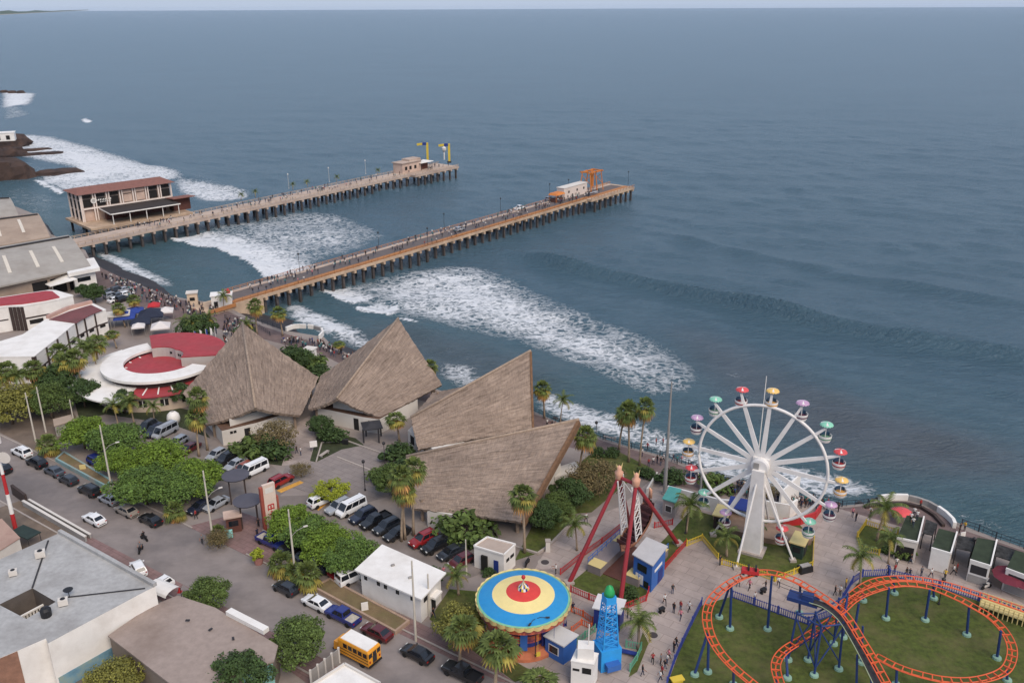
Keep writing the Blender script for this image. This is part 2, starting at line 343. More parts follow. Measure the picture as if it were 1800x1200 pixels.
foam([(60, 250), (180, 270), (280, 297), (200, 310), (110, 320), (130, 298)], .90, 6)
foam([(0, 158), (30, 160), (66, 164), (55, 189), (30, 184), (0, 197)], .88, 6)
foam([(0, 182), (40, 186), (60, 200), (0, 215)], .6, 4)
foam([(142, 212), (150, 207), (164, 214), (152, 217)], 1.1, 1)
foam([(40, 325), (110, 345), (105, 400), (85, 420), (60, 380), (0, 355), (0, 335)], .52, 5)
foam([(300, 310), (370, 320), (450, 338), (430, 352), (360, 356), (310, 340)], .78, 5)
foam([(0, 255), (60, 285), (130, 300), (60, 320), (0, 330)], .5, 5)
foam([(100, 330), (60, 345), (70, 370), (105, 400)], .5, 5)
foam([(330, 295), (430, 330), (400, 340), (330, 318)], .5, 5)
foam([(1240, 640), (1360, 690), (1480, 760), (1420, 800), (1300, 720), (1230, 690)], .46, 8)
foam([(1500, 790), (1800, 900), (1800, 930), (1600, 860)], .44, 9)
foam([(1255, 655), (1290, 650), (1330, 662), (1290, 668)], .6, 2)
foam([(640, 555), (760, 590), (900, 640), (930, 680), (800, 640), (660, 600)], .44, 8)
foam([(160, 225), (300, 285), (240, 285), (100, 240)], .4, 7)
def crest(px, w, h, trail=0.):
    global FOAM, Z
    d, s, t = seg_sd(X, Y, swl(px)); wv = w*(1+.35*np.sin(X*.9+Y*.5)+.25*np.sin(X*.37-Y*.8))
    inner = (t > .002) & (t < .998)
    if trail: FOAM = np.where((s < 0) & inner & (d < trail), FOAM*np.clip(d/trail-.55, 0, 1)*.6, FOAM); FOAM = np.maximum(FOAM, np.where((s > 0) & inner, (.98-.20*np.clip(d/trail, 0, 1)-.55*np.clip(d/trail-.8, 0, 1))*np.clip(2.2-d/trail, 0, 1), 0))
    FOAM = np.maximum(FOAM, 1.05*np.clip(1.25-d/wv, 0, 1)); Z += h*np.exp(-(d/(w*1.2))**2)
crest([(303, 421), (340, 431), (385, 438), (420, 453), (450, 471), (470, 487)], 1.7, .9, 16.)
crest([(563, 514), (585, 525), (600, 531), (626, 536)], 1.6, .9, 9.)
crest([(630, 545), (655, 551), (688, 553)], 1.8, .9, 9.)
crest([(706, 566), (720, 571), (736, 578)], 1.2, .5)
crest([(66, 319), (85, 330), (110, 341)], 2.2, .8)
# murky sand-laden water and greener shallows
SAND = np.clip(.8*blur(inside(X, Y, swl([(1180, 560), (1260, 600), (1420, 680), (1600, 740), (1800, 800), (1800, 850), (1600, 830), (1450, 800), (1330, 720), (1240, 650)])).astype(float), 30)
               + .5*blur(inside(X, Y, swl([(560, 600), (690, 570), (800, 600), (940, 650), (1000, 700), (760, 660)])).astype(float), 12), 0, 1)
dc, sc_, _ = seg_sd(X, Y, [(p.x, p.y) for p in cw]); SHAL = np.clip(1-dc/70, 0, 1)
edge = np.clip((X-xs[0])/40, 0, 1)*np.clip((xs[-1]-X)/40, 0, 1)*np.clip((ys[-1]-Y)/90, 0, 1)
Z *= edge*np.clip(.35+dc/25, 0, 1)
ny, nx = X.shape; idx = np.arange(nx*ny).reshape(ny, nx)
quads = np.stack([idx[:-1, :-1], idx[:-1, 1:], idx[1:, 1:], idx[1:, :-1]], -1).reshape(-1, 4)
far = 36000.; x0, x1, y0, y1 = xs[0], xs[-1], ys[0], ys[-1]
ext = np.array([(-far, y1), (x0, y1), (x1, y1), (far, y1), (-far, far), (x0, far), (x1, far), (far, far), (-far, y0), (x0, y0), (x1, y0), (far, y0)])
nb = nx*ny; co3 = np.concatenate([np.stack([X.ravel(), Y.ravel(), Z.ravel()+SEA], 1), np.concatenate([ext, np.full((12, 1), SEA)], 1)])
exq = np.array([(0, 1, 5, 4), (1, 2, 6, 5), (2, 3, 7, 6), (8, 9, 1, 0), (10, 11, 3, 2)])+nb
quads = np.concatenate([quads, exq])
me = bpy.data.meshes.new('sea'); me.vertices.add(len(co3)); me.vertices.foreach_set('co', co3.ravel())
me.loops.add(quads.size); me.loops.foreach_set('vertex_index', quads.ravel().astype(np.int32))
me.polygons.add(len(quads)); me.polygons.foreach_set('loop_start', np.arange(0, quads.size, 4, dtype=np.int32)); me.polygons.foreach_set('loop_total', np.full(len(quads), 4, dtype=np.int32))
me.polygons.foreach_set('use_smooth', np.ones(len(quads), bool)); me.update(calc_edges=True)
for nm, A in (('foam', FOAM), ('sand', SAND), ('shallow', SHAL)):
    at = me.attributes.new(nm, 'FLOAT', 'POINT'); at.data.foreach_set('value', np.concatenate([A.ravel(), np.zeros(12)]).astype(np.float32))
sea = bpy.data.objects.new('sea', me); COL.objects.link(sea); tag(sea, kind='structure')
m = bpy.data.materials.new('sea_water'); m.use_nodes = True; nt = m.node_tree; L = nt.links.new; b = nt.nodes['Principled BSDF']
geo = nd(nt, 'ShaderNodeNewGeometry')
def attr(n): return nd(nt, 'ShaderNodeAttribute', attribute_name=n).outputs['Fac']
def noise(scale, detail, rough=.6, mapping=None, dist=0., rot=0.):
    n = nd(nt, 'ShaderNodeTexNoise'); n.inputs['Scale'].default_value = scale; n.inputs['Detail'].default_value = detail; n.inputs['Roughness'].default_value = rough; n.inputs['Distortion'].default_value = dist
    if mapping:
        mp = nd(nt, 'ShaderNodeMapping'); mp.inputs['Scale'].default_value = mapping; mp.inputs['Rotation'].default_value = (0, 0, rot); L(geo.outputs['Position'], mp.inputs['Vector']); L(mp.outputs[0], n.inputs['Vector'])
    else: L(geo.outputs['Position'], n.inputs['Vector'])
    return n.outputs['Fac']
def mth(op, a, bb=None, clamp=False):
    n = nd(nt, 'ShaderNodeMath', operation=op); n.use_clamp = clamp
    for i, q in enumerate((a, bb)):
        if q is None: continue
        if isinstance(q, (int, float)): n.inputs[i].default_value = q
        else: L(q, n.inputs[i])
    return n.outputs[0]
def mixc(f, a, bb):
    n = nd(nt, 'ShaderNodeMix', data_type='RGBA')
    for i, q in ((0, f), (6, a), (7, bb)):
        if isinstance(q, tuple): n.inputs[i].default_value = (*q, 1)
        elif isinstance(q, (int, float)): n.inputs[i].default_value = q
        else: L(q, n.inputs[i])
    return n.outputs[2]
# foam pattern: lacy streaks, thicker where the density is higher
fn = mth('ADD', mth('MULTIPLY', noise(.20, 9, .74, (1, 2.4, 1), 1.4, R(-34)), .62), mth('MULTIPLY', noise(.9, 6, .72, (1, 2.6, 1), 1.6, R(-34)), .38))
vor = nd(nt, 'ShaderNodeTexVoronoi', feature='DISTANCE_TO_EDGE'); vor.inputs['Scale'].default_value = .42
vm = nd(nt, 'ShaderNodeMapping'); vm.inputs['Rotation'].default_value = (0, 0, R(-34)); vm.inputs['Scale'].default_value = (1, 1.6, 1)
vn = nd(nt, 'ShaderNodeTexNoise'); vn.inputs['Scale'].default_value = .5; vn.inputs['Detail'].default_value = 4; L(geo.outputs['Position'], vn.inputs['Vector'])
va = nd(nt, 'ShaderNodeVectorMath', operation='MULTIPLY_ADD'); L(vn.outputs['Color'], va.inputs[0]); va.inputs[1].default_value = (5, 5, 0); L(geo.outputs['Position'], va.inputs[2])
L(va.outputs[0], vm.inputs['Vector']); L(vm.outputs[0], vor.inputs['Vector'])
lace = mth('SUBTRACT', 1., mth('MULTIPLY', vor.outputs['Distance'], 3.2), True)
pat = mth('ADD', mth('MULTIPLY', fn, .78), mth('MULTIPLY', lace, .22))
dens = attr('foam')
big = noise(.045, 4, .6, (1, 2.2, 1), .8, R(-34))
dens = mth('MULTIPLY', dens, mth('ADD', .78, mth('MULTIPLY', big, .44)))
ff = mth('MULTIPLY', mth('SUBTRACT', pat, mth('SUBTRACT', 1.0, mth('MULTIPLY', dens, .86))), 4.2, True)
ff = mth('MULTIPLY', ff, mth('MULTIPLY', dens, 3.0, True))
deep = mixc(mth('MULTIPLY', noise(.006, 4, .6, (1, 2.5, 1)), 1.), (.046, .094, .130), (.066, .122, .160))
c1 = mixc(mth('MULTIPLY', attr('shallow'), .55), deep, (.040, .092, .094))
c1 = mixc(mth('MULTIPLY', attr('sand'), .75), c1, (.090, .084, .094))
L(mixc(ff, c1, (.72, .74, .76)), b.inputs['Base Color'])
ro = nd(nt, 'ShaderNodeMapRange'); ro.inputs['To Min'].default_value = .27; ro.inputs['To Max'].default_value = .9; L(ff, ro.inputs['Value']); L(ro.outputs[0], b.inputs['Roughness'])
b.inputs['IOR'].default_value = 1.33; b.inputs['Specular IOR Level'].default_value = .5
h = mth('ADD', mth('ADD', mth('MULTIPLY', noise(.10, 6, .62, (.5, 1.7, 1), .5, R(-24)), .55), mth('MULTIPLY', noise(.42, 5, .65, (.45, 1.7, 1), .6, R(-28)), .9)), mth('ADD', mth('MULTIPLY', noise(1.1, 4, .65, (.5, 1.6, 1), .6, R(-30)), .62), mth('MULTIPLY', ff, .25)))
bp = nd(nt, 'ShaderNodeBump'); bp.inputs['Strength'].default_value = 1.; bp.inputs['Distance'].default_value = 1.; L(h, bp.inputs['Height']); L(bp.outputs['Normal'], b.inputs['Normal'])
me.materials.append(m)
# far coast at the horizon
fc = MB(); M_far = mat('far_hills', lin(70, 84, 66), .95, .2, .002); M_sand = mat('far_beach', lin(150, 140, 125), .95, .1, .01)
pts = []
for i in range(15):
    t = i/14; p = G(-60+215*t, 29.5-11*t, SEA); q = p*1.0
    hh = (46+14*math.sin(i*1.7)+8*math.sin(i*4.1))*(1-t)**.5+4; pts.append((p, hh))
for (p, h1), (q, h2) in zip(pts[:-1], pts[1:]):
    k = 1.18
    a, b_, c, d = p, q, Vector((q.x*1.1, q.y*1.1, h2)), Vector((p.x*1.1, p.y*1.1, h1))
    s1, s2 = Vector((p.x*1.012, p.y*1.012, 2)), Vector((q.x*1.012, q.y*1.012, 2))
    fc.quad(a, b_, s2, s1, 1); fc.quad(s1, s2, c, d); fc.quad(d, c, Vector((q.x*1.6, q.y*1.6, SEA)), Vector((p.x*1.6, p.y*1.6, SEA)))
tag(fc.build('far_hills', [M_far, M_sand]), kind='structure')
# air: pale even haze in one closed box
hz = MB(); hz.box((0, 15500, 45.), (77000, 44000, 102)); o = hz.build('haze', []); tag(o, kind='stuff')
hm = bpy.data.materials.new('haze_air'); hm.use_nodes = True; hn = hm.node_tree; hn.nodes.remove(hn.nodes['Principled BSDF'])
pv = hn.nodes.new('ShaderNodeVolumePrincipled'); pv.inputs['Color'].default_value = (.74, .85, 1, 1); pv.inputs['Density'].default_value = .0000085; pv.inputs['Anisotropy'].default_value = 0.
hn.links.new(pv.outputs[0], hn.nodes['Material Output'].inputs['Volume']); o.data.materials.append(hm)
# =================== PROTOTYPES: vehicles, people, plants, poles
M_white = mat('white_paint', lin(226, 222, 216), .6, .05, .5, dirt=lin(190, 182, 172), dscale=.3, damt=.45)
M_offwhite = mat('offwhite_render', lin(206, 200, 192), .85, .06, .5, dirt=lin(168, 158, 148), dscale=.25, damt=.5)
M_grey = mat('grey_render', lin(150, 146, 142), .85, .1, .6, dirt=lin(118, 112, 106), dscale=.2, damt=.6)
M_dark = mat('dark_metal', lin(48, 46, 48), .6, .15, 1.)
M_black = mat('black_plastic', lin(30, 30, 32), .55, .1, 2.)
M_glass = mat('dark_glass', lin(26, 30, 36), .08, .1, .5, spec=.7)
M_open = mat('dark_opening', lin(30, 28, 28), .9, .2, 1.)
M_tyre = mat('tyre_rubber', lin(28, 27, 27), .9, .1, 4.)
M_rim = mat('alloy_rim', lin(150, 150, 152), .35, .1, 4., metal=.6)
M_lampw = mat('headlight_lens', lin(215, 215, 210), .15, .05, 4.)
M_lampr = mat('taillight_lens', lin(150, 24, 22), .25, .1, 4.)
M_wood = mat('brown_timber', lin(96, 72, 58), .8, .2, 1.2)
M_chrome = mat('steel', lin(170, 170, 172), .4, .1, 1., metal=.7)
def carpaint(n, r, g, b): return mat('car_paint_'+n, lin(r, g, b), .32, .05, .7, coat=.6, dirt=lin(min(255, r*.8+30), min(255, g*.8+27), min(255, b*.8+24)), dscale=.5, damt=.35)
PAINT = dict(white=carpaint('white', 226, 226, 226), black=carpaint('black', 26, 27, 30), grey=carpaint('grey', 66, 72, 80), silver=carpaint('silver', 150, 154, 160), beige=carpaint('beige', 142, 134, 126),
             navy=carpaint('navy', 34, 40, 58), red=carpaint('red', 134, 30, 34), maroon=carpaint('maroon', 84, 28, 32), blue=carpaint('blue', 32, 44, 112), charcoal=carpaint('charcoal', 40, 44, 50), orange=carpaint('orange', 140, 70, 50))
CARS = {
 'sedan': dict(L=4.5, H=1.44, st=[(-2.25, .66, .74), (-2.17, .93, .82), (-1.5, .99, .88), (-.6, .96, .89), (.9, .94, .89), (1.6, .87, .86), (2.1, .74, .79), (2.25, .55, .70)], cb=(-1.80, 1.15), rf=(-1.05, .30), wb=1.33),
 'hatch': dict(L=4.0, H=1.50, st=[(-2.0, .70, .76), (-1.95, .98, .83), (-1.3, 1.0, .86), (.8, .95, .86), (1.4, .88, .83), (1.86, .74, .76), (2.0, .55, .68)], cb=(-1.93, 1.05), rf=(-1.50, .30), wb=1.24),
 'suv': dict(L=4.65, H=1.76, st=[(-2.32, .78, .82), (-2.26, 1.08, .90), (-1.4, 1.1, .93), (.9, 1.07, .93), (1.6, 1.0, .91), (2.15, .88, .85), (2.32, .62, .78)], cb=(-2.22, 1.12), rf=(-1.85, .30), wb=1.38),
 'van': dict(L=5.2, H=2.15, st=[(-2.6, .9, .88), (-2.57, 1.18, .93), (-1.4, 1.2, .94), (1.4, 1.18, .94), (2.2, 1.06, .92), (2.52, .85, .86), (2.6, .6, .78)], cb=(-2.55, 2.05), rf=(-2.45, 1.25), wb=1.55),
 'pickup': dict(L=5.3, H=1.78, st=[(-2.65, .72, .86), (-2.6, .82, .90), (-1.0, .82, .92), (-.95, 1.06, .92), (1.1, 1.07, .92), (1.9, 1.0, .90), (2.5, .88, .85), (2.65, .62, .78)], cb=(-.92, 1.35), rf=(-.70, .62), wb=1.62),
}
WH = {}
def wheel_parts(root, x, y, r):
    if r not in WH:
        t = MB(); t.lathe([(r*.62, -.1), (r*.95, -.11), (r, -.06), (r, .06), (r*.95, .11), (r*.62, .1)], n=14); rm = MB(); rm.lathe([(r*.62, -.085), (.05, -.10), (.05, .10), (r*.62, .085)], n=10)
        for b in (t, rm): b.v = [Vector((v.x, v.z, v.y)) for v in b.v]
        o1 = t.build('wheel', M_tyre); o2 = rm.build('rim', M_rim); WH[r] = (o1.data, o2.data)
        bpy.data.objects.remove(o1); bpy.data.objects.remove(o2)
    o = bpy.data.objects.new('wheel', WH[r][0]); COL.objects.link(o); o.parent = root; o.location = (x, y, r)
    i = bpy.data.objects.new('rim', WH[r][1]); COL.objects.link(i); i.parent = o
def panel(mb, q, u0, u1, v0, v1, off=.012, mi=0):
    """glass on a slanted four-cornered face q (bl, br, tr, tl)"""
    a, b, c, d = [Vector(p) for p in q]; n = (b-a).cross(d-a).normalized()*off
    P = lambda u, v: (a*(1-u)+b*u)*(1-v)+(d*(1-u)+c*u)*v+n
    mb.quad(P(u0, v0), P(u1, v0), P(u1, v1), P(u0, v1), mi)
CARP = {}
def car(kind, paint):
    if (kind, paint) in CARP: return CARP[kind, paint]
    S = CARS[kind]; pm = PAINT[paint]; L = S['L']/2; H = S['H']
    nm = {'sedan': 'parked_car', 'hatch': 'parked_car', 'suv': 'parked_suv', 'van': 'parked_van', 'pickup': 'pickup_truck'}[kind]
    root = thing(nm, 'x', 'van' if kind == 'van' else 'pickup' if kind == 'pickup' else 'car'); zb = .24 if kind in ('sedan', 'hatch') else .32
    b = MB(); rings = []
    for x, zt, hw in S['st']:
        rings.append([(x, -hw*.9, zb), (x, -hw, zb+.2), (x, -hw, zt*.78), (x, -hw*.95, zt-.04), (x, -hw*.8, zt), (x, hw*.8, zt), (x, hw*.95, zt-.04), (x, hw, zt*.78), (x, hw, zb+.2), (x, hw*.9, zb)])
    vs = [p for r in rings for p in r]; n = 10
    fs = [(i*n+k, i*n+(k+1) % n, (i+1)*n+(k+1) % n, (i+1)*n+k) for i in range(len(rings)-1) for k in range(n)]+[tuple(range(n))[::-1], tuple(range((len(rings)-1)*n, len(rings)*n))]
    b.add(vs, fs)
    wm = S['st'][len(S['st'])//2][2]; belt = max(z for _, z, _ in S['st'])-.03
    (c0, c1), (r0, r1) = S['cb'], S['rf']; hb, hr = wm*.93, wm*.74
    if kind == 'van': hr = wm*.86
    B = [(c0, -hb, belt), (c1, -hb, belt-.06), (c1, hb, belt-.06), (c0, hb, belt)]; T = [(r0, -hr, H-.05), (r1, -hr, H-.05), (r1, hr, H-.05), (r0, hr, H-.05)]
    T2 = [(r0+.12, -hr*.82, H), (r1-.1, -hr*.82, H), (r1-.1, hr*.82, H), (r0+.12, hr*.82, H)]
    b.add(B+T+T2, [(0, 1, 5, 4), (1, 2, 6, 5), (2, 3, 7, 6), (3, 0, 4, 7), (4, 5, 9, 8), (5, 6, 10, 9), (6, 7, 11, 10), (7, 4, 8, 11), (8, 9, 10, 11)])
    if kind == 'pickup':
        for sy in (-.88, .88): b.box((-1.78, sy, .93), (1.68, .09, .34))
        b.box((-2.58, 0, .93), (.08, 1.72, .34)); b.box((-1.78, 0, .835), (1.6, 1.66, .03), mi=1)
    if kind in ('suv', 'van'):
        for sy in (-1, 1): b.box(((r0+r1)/2, sy*hr*.78, H+.03), ((r1-r0)*.8, .05, .05), mi=1)
    b.v = [v for v in b.v]
    body = b.build('body', [pm, M_black], root); body.data.polygons.foreach_set('use_smooth', [False]*len(body.data.polygons))
    q = MB(); panel(q, (B[1], B[2], T[2], T[1]), .05, .95, .06, .95); q.build('windscreen', M_glass, root)
    q = MB(); panel(q, (B[3], B[0], T[0], T[3]), .08, .92, .12 if kind != 'van' else .3, .92); q.build('rear_window', M_glass, root)
    for sgn, (i, j) in ((0, (0, 1)), (1, (2, 3))):
        rngs = ((.06, .47), (.51, .93)) if kind != 'van' else ((.03, .30), (.33, .62), (.65, .95))
        for u0, u1 in rngs:
            q = MB(); panel(q, (B[i], B[j], T[j], T[i]), u0, u1, .12, .9); q.build('side_window', M_glass, root)
    r = .32 if kind in ('sedan', 'hatch') else .37
    for sx in (S['wb'], -S['wb']):
        for sy in (-1, 1): wheel_parts(root, sx, sy*(wm-.08), r)
    fz = S['st'][-2][1]-.10; rz_ = S['st'][0][1]
    for sy in (-1, 1):
        q = MB(); q.box((L-.10, sy*.58, fz), (.12, .34, .14)); q.build('headlight', M_lampw, root)
        q = MB(); q.box((-L+.05, sy*.64, rz_+.08), (.1, .26, .16)); q.build('taillight', M_lampr, root)
        q = MB(); q.box((c1-.35, sy*(wm+.07), belt+.06), (.12, .2, .14)); q.build('mirror', pm, root)
    q = MB(); q.box((L-.02, 0, .46), (.08, 1.2, .16)); q.build('front_grille', M_black, root); q = MB(); q.box((-L+.02, 0, .42), (.06, 1.1, .12)); q.build('rear_bumper_trim', M_black, root)
    CARP[kind, paint] = root; return root
# ---- people: one continuous skinned body, clothes as zones of it
def figure(J, E, rad):
    me = bpy.data.meshes.new('person'); me.from_pydata(J, E, []); o = bpy.data.objects.new('person', me); COL.objects.link(o)
    o.modifiers.new('skin', 'SKIN'); o.modifiers.new('sub', 'SUBSURF').levels = 1
    if not me.skin_vertices: o.data.attributes
    d = me.skin_vertices[0].data
    for i, r in enumerate(rad): d[i].radius = (r, r) if not isinstance(r, tuple) else r
    d[0].use_root = True
    bpy.context.view_layer.update(); dg = bpy.context.evaluated_depsgraph_get(); ev = o.evaluated_get(dg)
    m2 = bpy.data.meshes.new_from_object(ev); bpy.data.objects.remove(o); return m2
def pose(step=0., arm=0., sit=False, bend=0.):
    J = [(0, 0, .95), (0, 0, 1.15), (0, .0, 1.40), (0, 0, 1.52), (.02, 0, 1.60), (.01, 0, 1.72)]; rad = [(.15, .11), (.14, .10), (.17, .10), .055, .085, .09]; E = [(0, 1), (1, 2), (2, 3), (3, 4), (4, 5)]
    for s in (-1, 1):
        k = len(J); st = step*s
        if sit: J += [(.06, s*.10, .90), (.45, s*.11, .92), (.46, s*.11, .50), (.58, s*.11, .46)]
        else: J += [(0, s*.10, .88), (st*.25+.02, s*.10, .50), (st*.42-.02, s*.10, .08), (st*.42+.13, s*.11, .04)]
        rad += [.085, .062, .045, .04]; E += [(0, k), (k, k+1), (k+1, k+2), (k+2, k+3)]
        k = len(J); aw = -st*.5+arm
        J += [(0, s*.20, 1.40), (aw*.3-.02, s*.25, 1.13), (aw*.75+.06, s*.25, .90 if arm < .5 else 1.15), (aw*.85+.09, s*.24, .82 if arm < .5 else 1.14)]
        rad += [.06, .045, .036, .04]; E += [(2, k), (k, k+1), (k+1, k+2), (k+2, k+3)]
    return figure(J, E, rad)
POSES = [pose(0.), pose(.8), pose(.5, .2), pose(0., .6)]; SITP = pose(0, .3, True)
CLOTH = {k: mat('cloth_'+k, lin(*v), .9, .1, 6.) for k, v in dict(white=(205, 202, 198), black=(34, 33, 36), red=(148, 48, 50), blue=(52, 70, 120), navy=(36, 42, 66), grey=(110, 108, 110), yellow=(206, 168, 60), pink=(196, 120, 130), teal=(60, 120, 120), beige=(160, 140, 120), denim=(70, 82, 104)).items()}
M_skin = mat('skin', lin(142, 98, 76), .7, .1, 3.); M_hair = mat('hair', lin(26, 22, 20), .8, .1, 3.)
PM = {}
def pmesh(pi, shirt, trous):
    key = (pi, shirt, trous)
    if key in PM: return PM[key]
    src = SITP if pi == 9 else POSES[pi]; me = src.copy(); me.materials.clear()
    for mm in (CLOTH[shirt], CLOTH[trous], M_skin, M_hair, M_black): me.materials.append(mm)
    mi = []
    for p in me.polygons:
        c = p.center
        if c.z > 1.62 and (c.z > 1.71 or c.x < .0): k = 3
        elif c.z > 1.48: k = 2
        elif abs(c.y) > .2 and c.z < 1.2: k = 2
        elif c.z < .09 and pi != 9: k = 4
        elif c.z < .97: k = 1
        else: k = 0
        mi.append(k)
    me.polygons.foreach_set('material_index', mi); me.polygons.foreach_set('use_smooth', [True]*len(mi)); me.name = 'person'; PM[key] = me
    return me
PC = [0]
def person(loc, rz, label, group=None, shirt=None, trous=None, pi=None, h=1.):
    r = random.Random(PC[0]*17+3); PC[0] += 1
    shirt = shirt or r.choice(['white', 'black', 'black', 'red', 'blue', 'navy', 'white', 'black', 'grey', 'navy', 'black', 'pink', 'white', 'teal']); trous = trous or r.choice(['denim', 'black', 'navy', 'black', 'navy', 'black'])
    o = bpy.data.objects.new('person', pmesh(r.choice([0, 1, 1, 2, 3, 0]) if pi is None else pi, shirt, trous)); COL.objects.link(o)
    o.location = loc; o.rotation_euler = (0, 0, rz); s = h*r.uniform(.94, 1.04); o.scale = (s, s, s)
    return tag(o, label, 'person', group)
# ---- plants
def leafmat(n, c, isl=.45): return mat('leaf_'+n, lin(*c), .75, .22, .35, island=isl, spec=.25)
L_alm = leafmat('almond', (94, 116, 40)); L_dk = leafmat('dark', (58, 76, 40)); L_mid = leafmat('mid', (78, 94, 46)); L_yel = leafmat('yellowish', (112, 110, 52)); L_brn = leafmat('brownish', (104, 92, 62)); L_lime = leafmat('lime', (134, 142, 42), .3)
M_bark = mat('bark', lin(104, 88, 74), .95, .25, 2., .4, 8.); M_ptr = mat('palm_trunk', lin(150, 132, 112), .95, .2, 1.5, .4, 10.)
L_pg = leafmat('palm_green', (84, 96, 48)); L_py = leafmat('palm_olive', (132, 122, 58)); L_pd = leafmat('palm_dead', (158, 118, 70))
def leafquad(vs, fs, c, nrm, size, r):
    n = nrm.normalized(); u = n.orthogonal().normalized(); a = r.uniform(0, 6.28); q = n.cross(u); u, q = u*math.cos(a)+q*math.sin(a), q*math.cos(a)-u*math.sin(a)
    k = len(vs); w = size*.34; vs += [c-u*size*.5, c+q*w-n*.02, c+u*size*.5-n*size*.12, c-q*w-n*.02]; fs.append((k, k+1, k+2, k+3))
def crown_mesh(seed, rad, clumps, per, leaf, flat=.55, lobes=.42):
    r = random.Random(seed); vs, fs = [], []
    for i in range(clumps):
        t = i/clumps; ph = i*2.399963; z = 1-1.55*t; z = max(-.45, z); rr = math.sqrt(max(0, 1-min(1, z*z)))
        k = r.uniform(.45, 1.08); c = Vector((rr*math.cos(ph)*rad*k, rr*math.sin(ph)*rad*k, z*rad*flat*r.uniform(.6, 1.05))); cr = rad*lobes*r.uniform(.42, 1.22); pj = int(per*r.uniform(.35, 1.2))
        for j in range(pj):
            d = Vector((r.gauss(0, 1), r.gauss(0, 1), r.gauss(.35, .8)))
            if d.length < .1: continue
            d.normalize(); p = c+Vector((d.x, d.y, d.z*.72))*cr*r.uniform(.6, 1.06)
            leafquad(vs, fs, p, d*.6+Vector((r.uniform(-.6, .6), r.uniform(-.6, .6), .5)), leaf*r.uniform(.6, 1.35), r)
    b = MB(); b.v = vs; b.f = [list(f) for f in fs]; b.m = [0]*len(fs); return b
TREES = {}
def tree(kind):
    if kind in TREES: return TREES[kind]
    K = dict(almond=(L_alm, 11, 4.6, 40, 420, .40, .48, .36, 3.0), almond_wide=(leafmat('almond_dull', (80, 102, 46)), 12, 4.9, 44, 400, .40, .40, .33, 2.9), round=(L_mid, 13, 4.2, 34, 380, .36, .78, .42, 3.2), dark=(L_dk, 14, 4.0, 32, 340, .40, .70, .42, 3.0), yellow=(L_yel, 15, 4.2, 34, 340, .38, .6, .42, 2.8), brown=(L_brn, 16, 4.2, 30, 170, .34, .6, .46, 2.6),
             bush=(L_dk, 17, 1.7, 14, 110, .40, .62, .5, .3), bush_mid=(L_mid, 18, 1.7, 14, 110, .42, .62, .5, .3), topiary=(L_lime, 19, 3.0, 50, 170, .24, .52, .26, 1.7))[kind]
    m, seed, rad, cl, per, leaf, flat, lob, th = K
    root = thing('bush' if 'bush' in kind else 'topiary_tree' if kind == 'topiary' else 'leafy_tree', 'x', 'bush' if 'bush' in kind else 'tree'); r = random.Random(seed)
    t = MB(); top = Vector((0, 0, th*.8)); R0 = .06 if 'bush' in kind else .24
    t.path([(0, 0, 0), (.05, .04, th*.4), tuple(top)], [R0*1.25, R0, R0*.85], 8)
    for i in range(6):
        a = i*1.05+r.uniform(-.3, .3); e = Vector((math.cos(a)*rad*.55, math.sin(a)*rad*.55, th+rad*flat*.5)); t.path([top-Vector((0, 0, .1)), top.lerp(e, .5)+Vector((0, 0, .15)), e], [R0*.6, R0*.4, R0*.15], 5)
    t.build('trunk', M_bark, root, True)
    b = crown_mesh(seed, rad, cl, per, leaf, flat, lob); c = b.build('crown', m, root); c.location = (0, 0, th+rad*flat*.35)
    TREES[kind] = root; return root
def fan_palm(seed, h, lean=.4, scale=1., dead=1.):
    r = random.Random(seed); root = thing('fan_palm', 'x', 'palm tree'); t = MB(); a = r.uniform(0, 6.28); lx, ly = math.cos(a)*lean, math.sin(a)*lean
    P = [Vector((lx*(i/7)**1.7, ly*(i/7)**1.7, h*i/7)) for i in range(8)]; t.path(P, [.24, .19, .165, .155, .15, .145, .145, .17], 8); t.build('trunk', M_ptr, root, True); top = P[-1]
    B = {0: MB(), 1: MB()}
    def leaf(az, el, ln, col, droop):
        d = Vector((math.cos(az)*math.cos(el), math.sin(az)*math.cos(el), math.sin(el))); side = d.cross(Vector((0, 0, 1))).normalized(); up = side.cross(d)
        base = top+Vector((0, 0, .1)); hub = base+d*ln; mb, mi = col; mb.slab(base, hub, .035, .02, mi=mi)
        for k in range(9):
            th = R(-78+156*k/8); w = side*math.sin(th)+d*math.cos(th); L_ = 1.15*scale*(1-.18*abs(th))*r.uniform(.85, 1.1); m_ = hub+w*L_*.6+Vector((0, 0, -.06-droop*.12)); tip = hub+w*L_+Vector((0, 0, -.22-droop*.5)); s2 = w.cross(up).normalized()*.125*scale
            mb.add([hub, m_-s2, tip, m_+s2], [(0, 1, 2, 3)], mi)
    n = 30
    for i in range(n):
        t_ = i/n; el = R(82-118*t_+r.uniform(-8, 8)); leaf(i*2.4+r.uniform(-.25, .25), el, r.uniform(.8, 1.15)*scale, (B[0], 0 if t_ < .62 or r.random() < .35 else 1), .3+t_)
    for i in range(int(13*dead)): leaf(i*2.4+.7, R(-48+r.uniform(-16, 10)), r.uniform(.7, 1.1)*scale, (B[1], 0), 1.2)
    B[0].build('crown', [L_pg, L_py], root)
    if B[1].v: B[1].build('dead_fronds', L_pd, root)
    return root
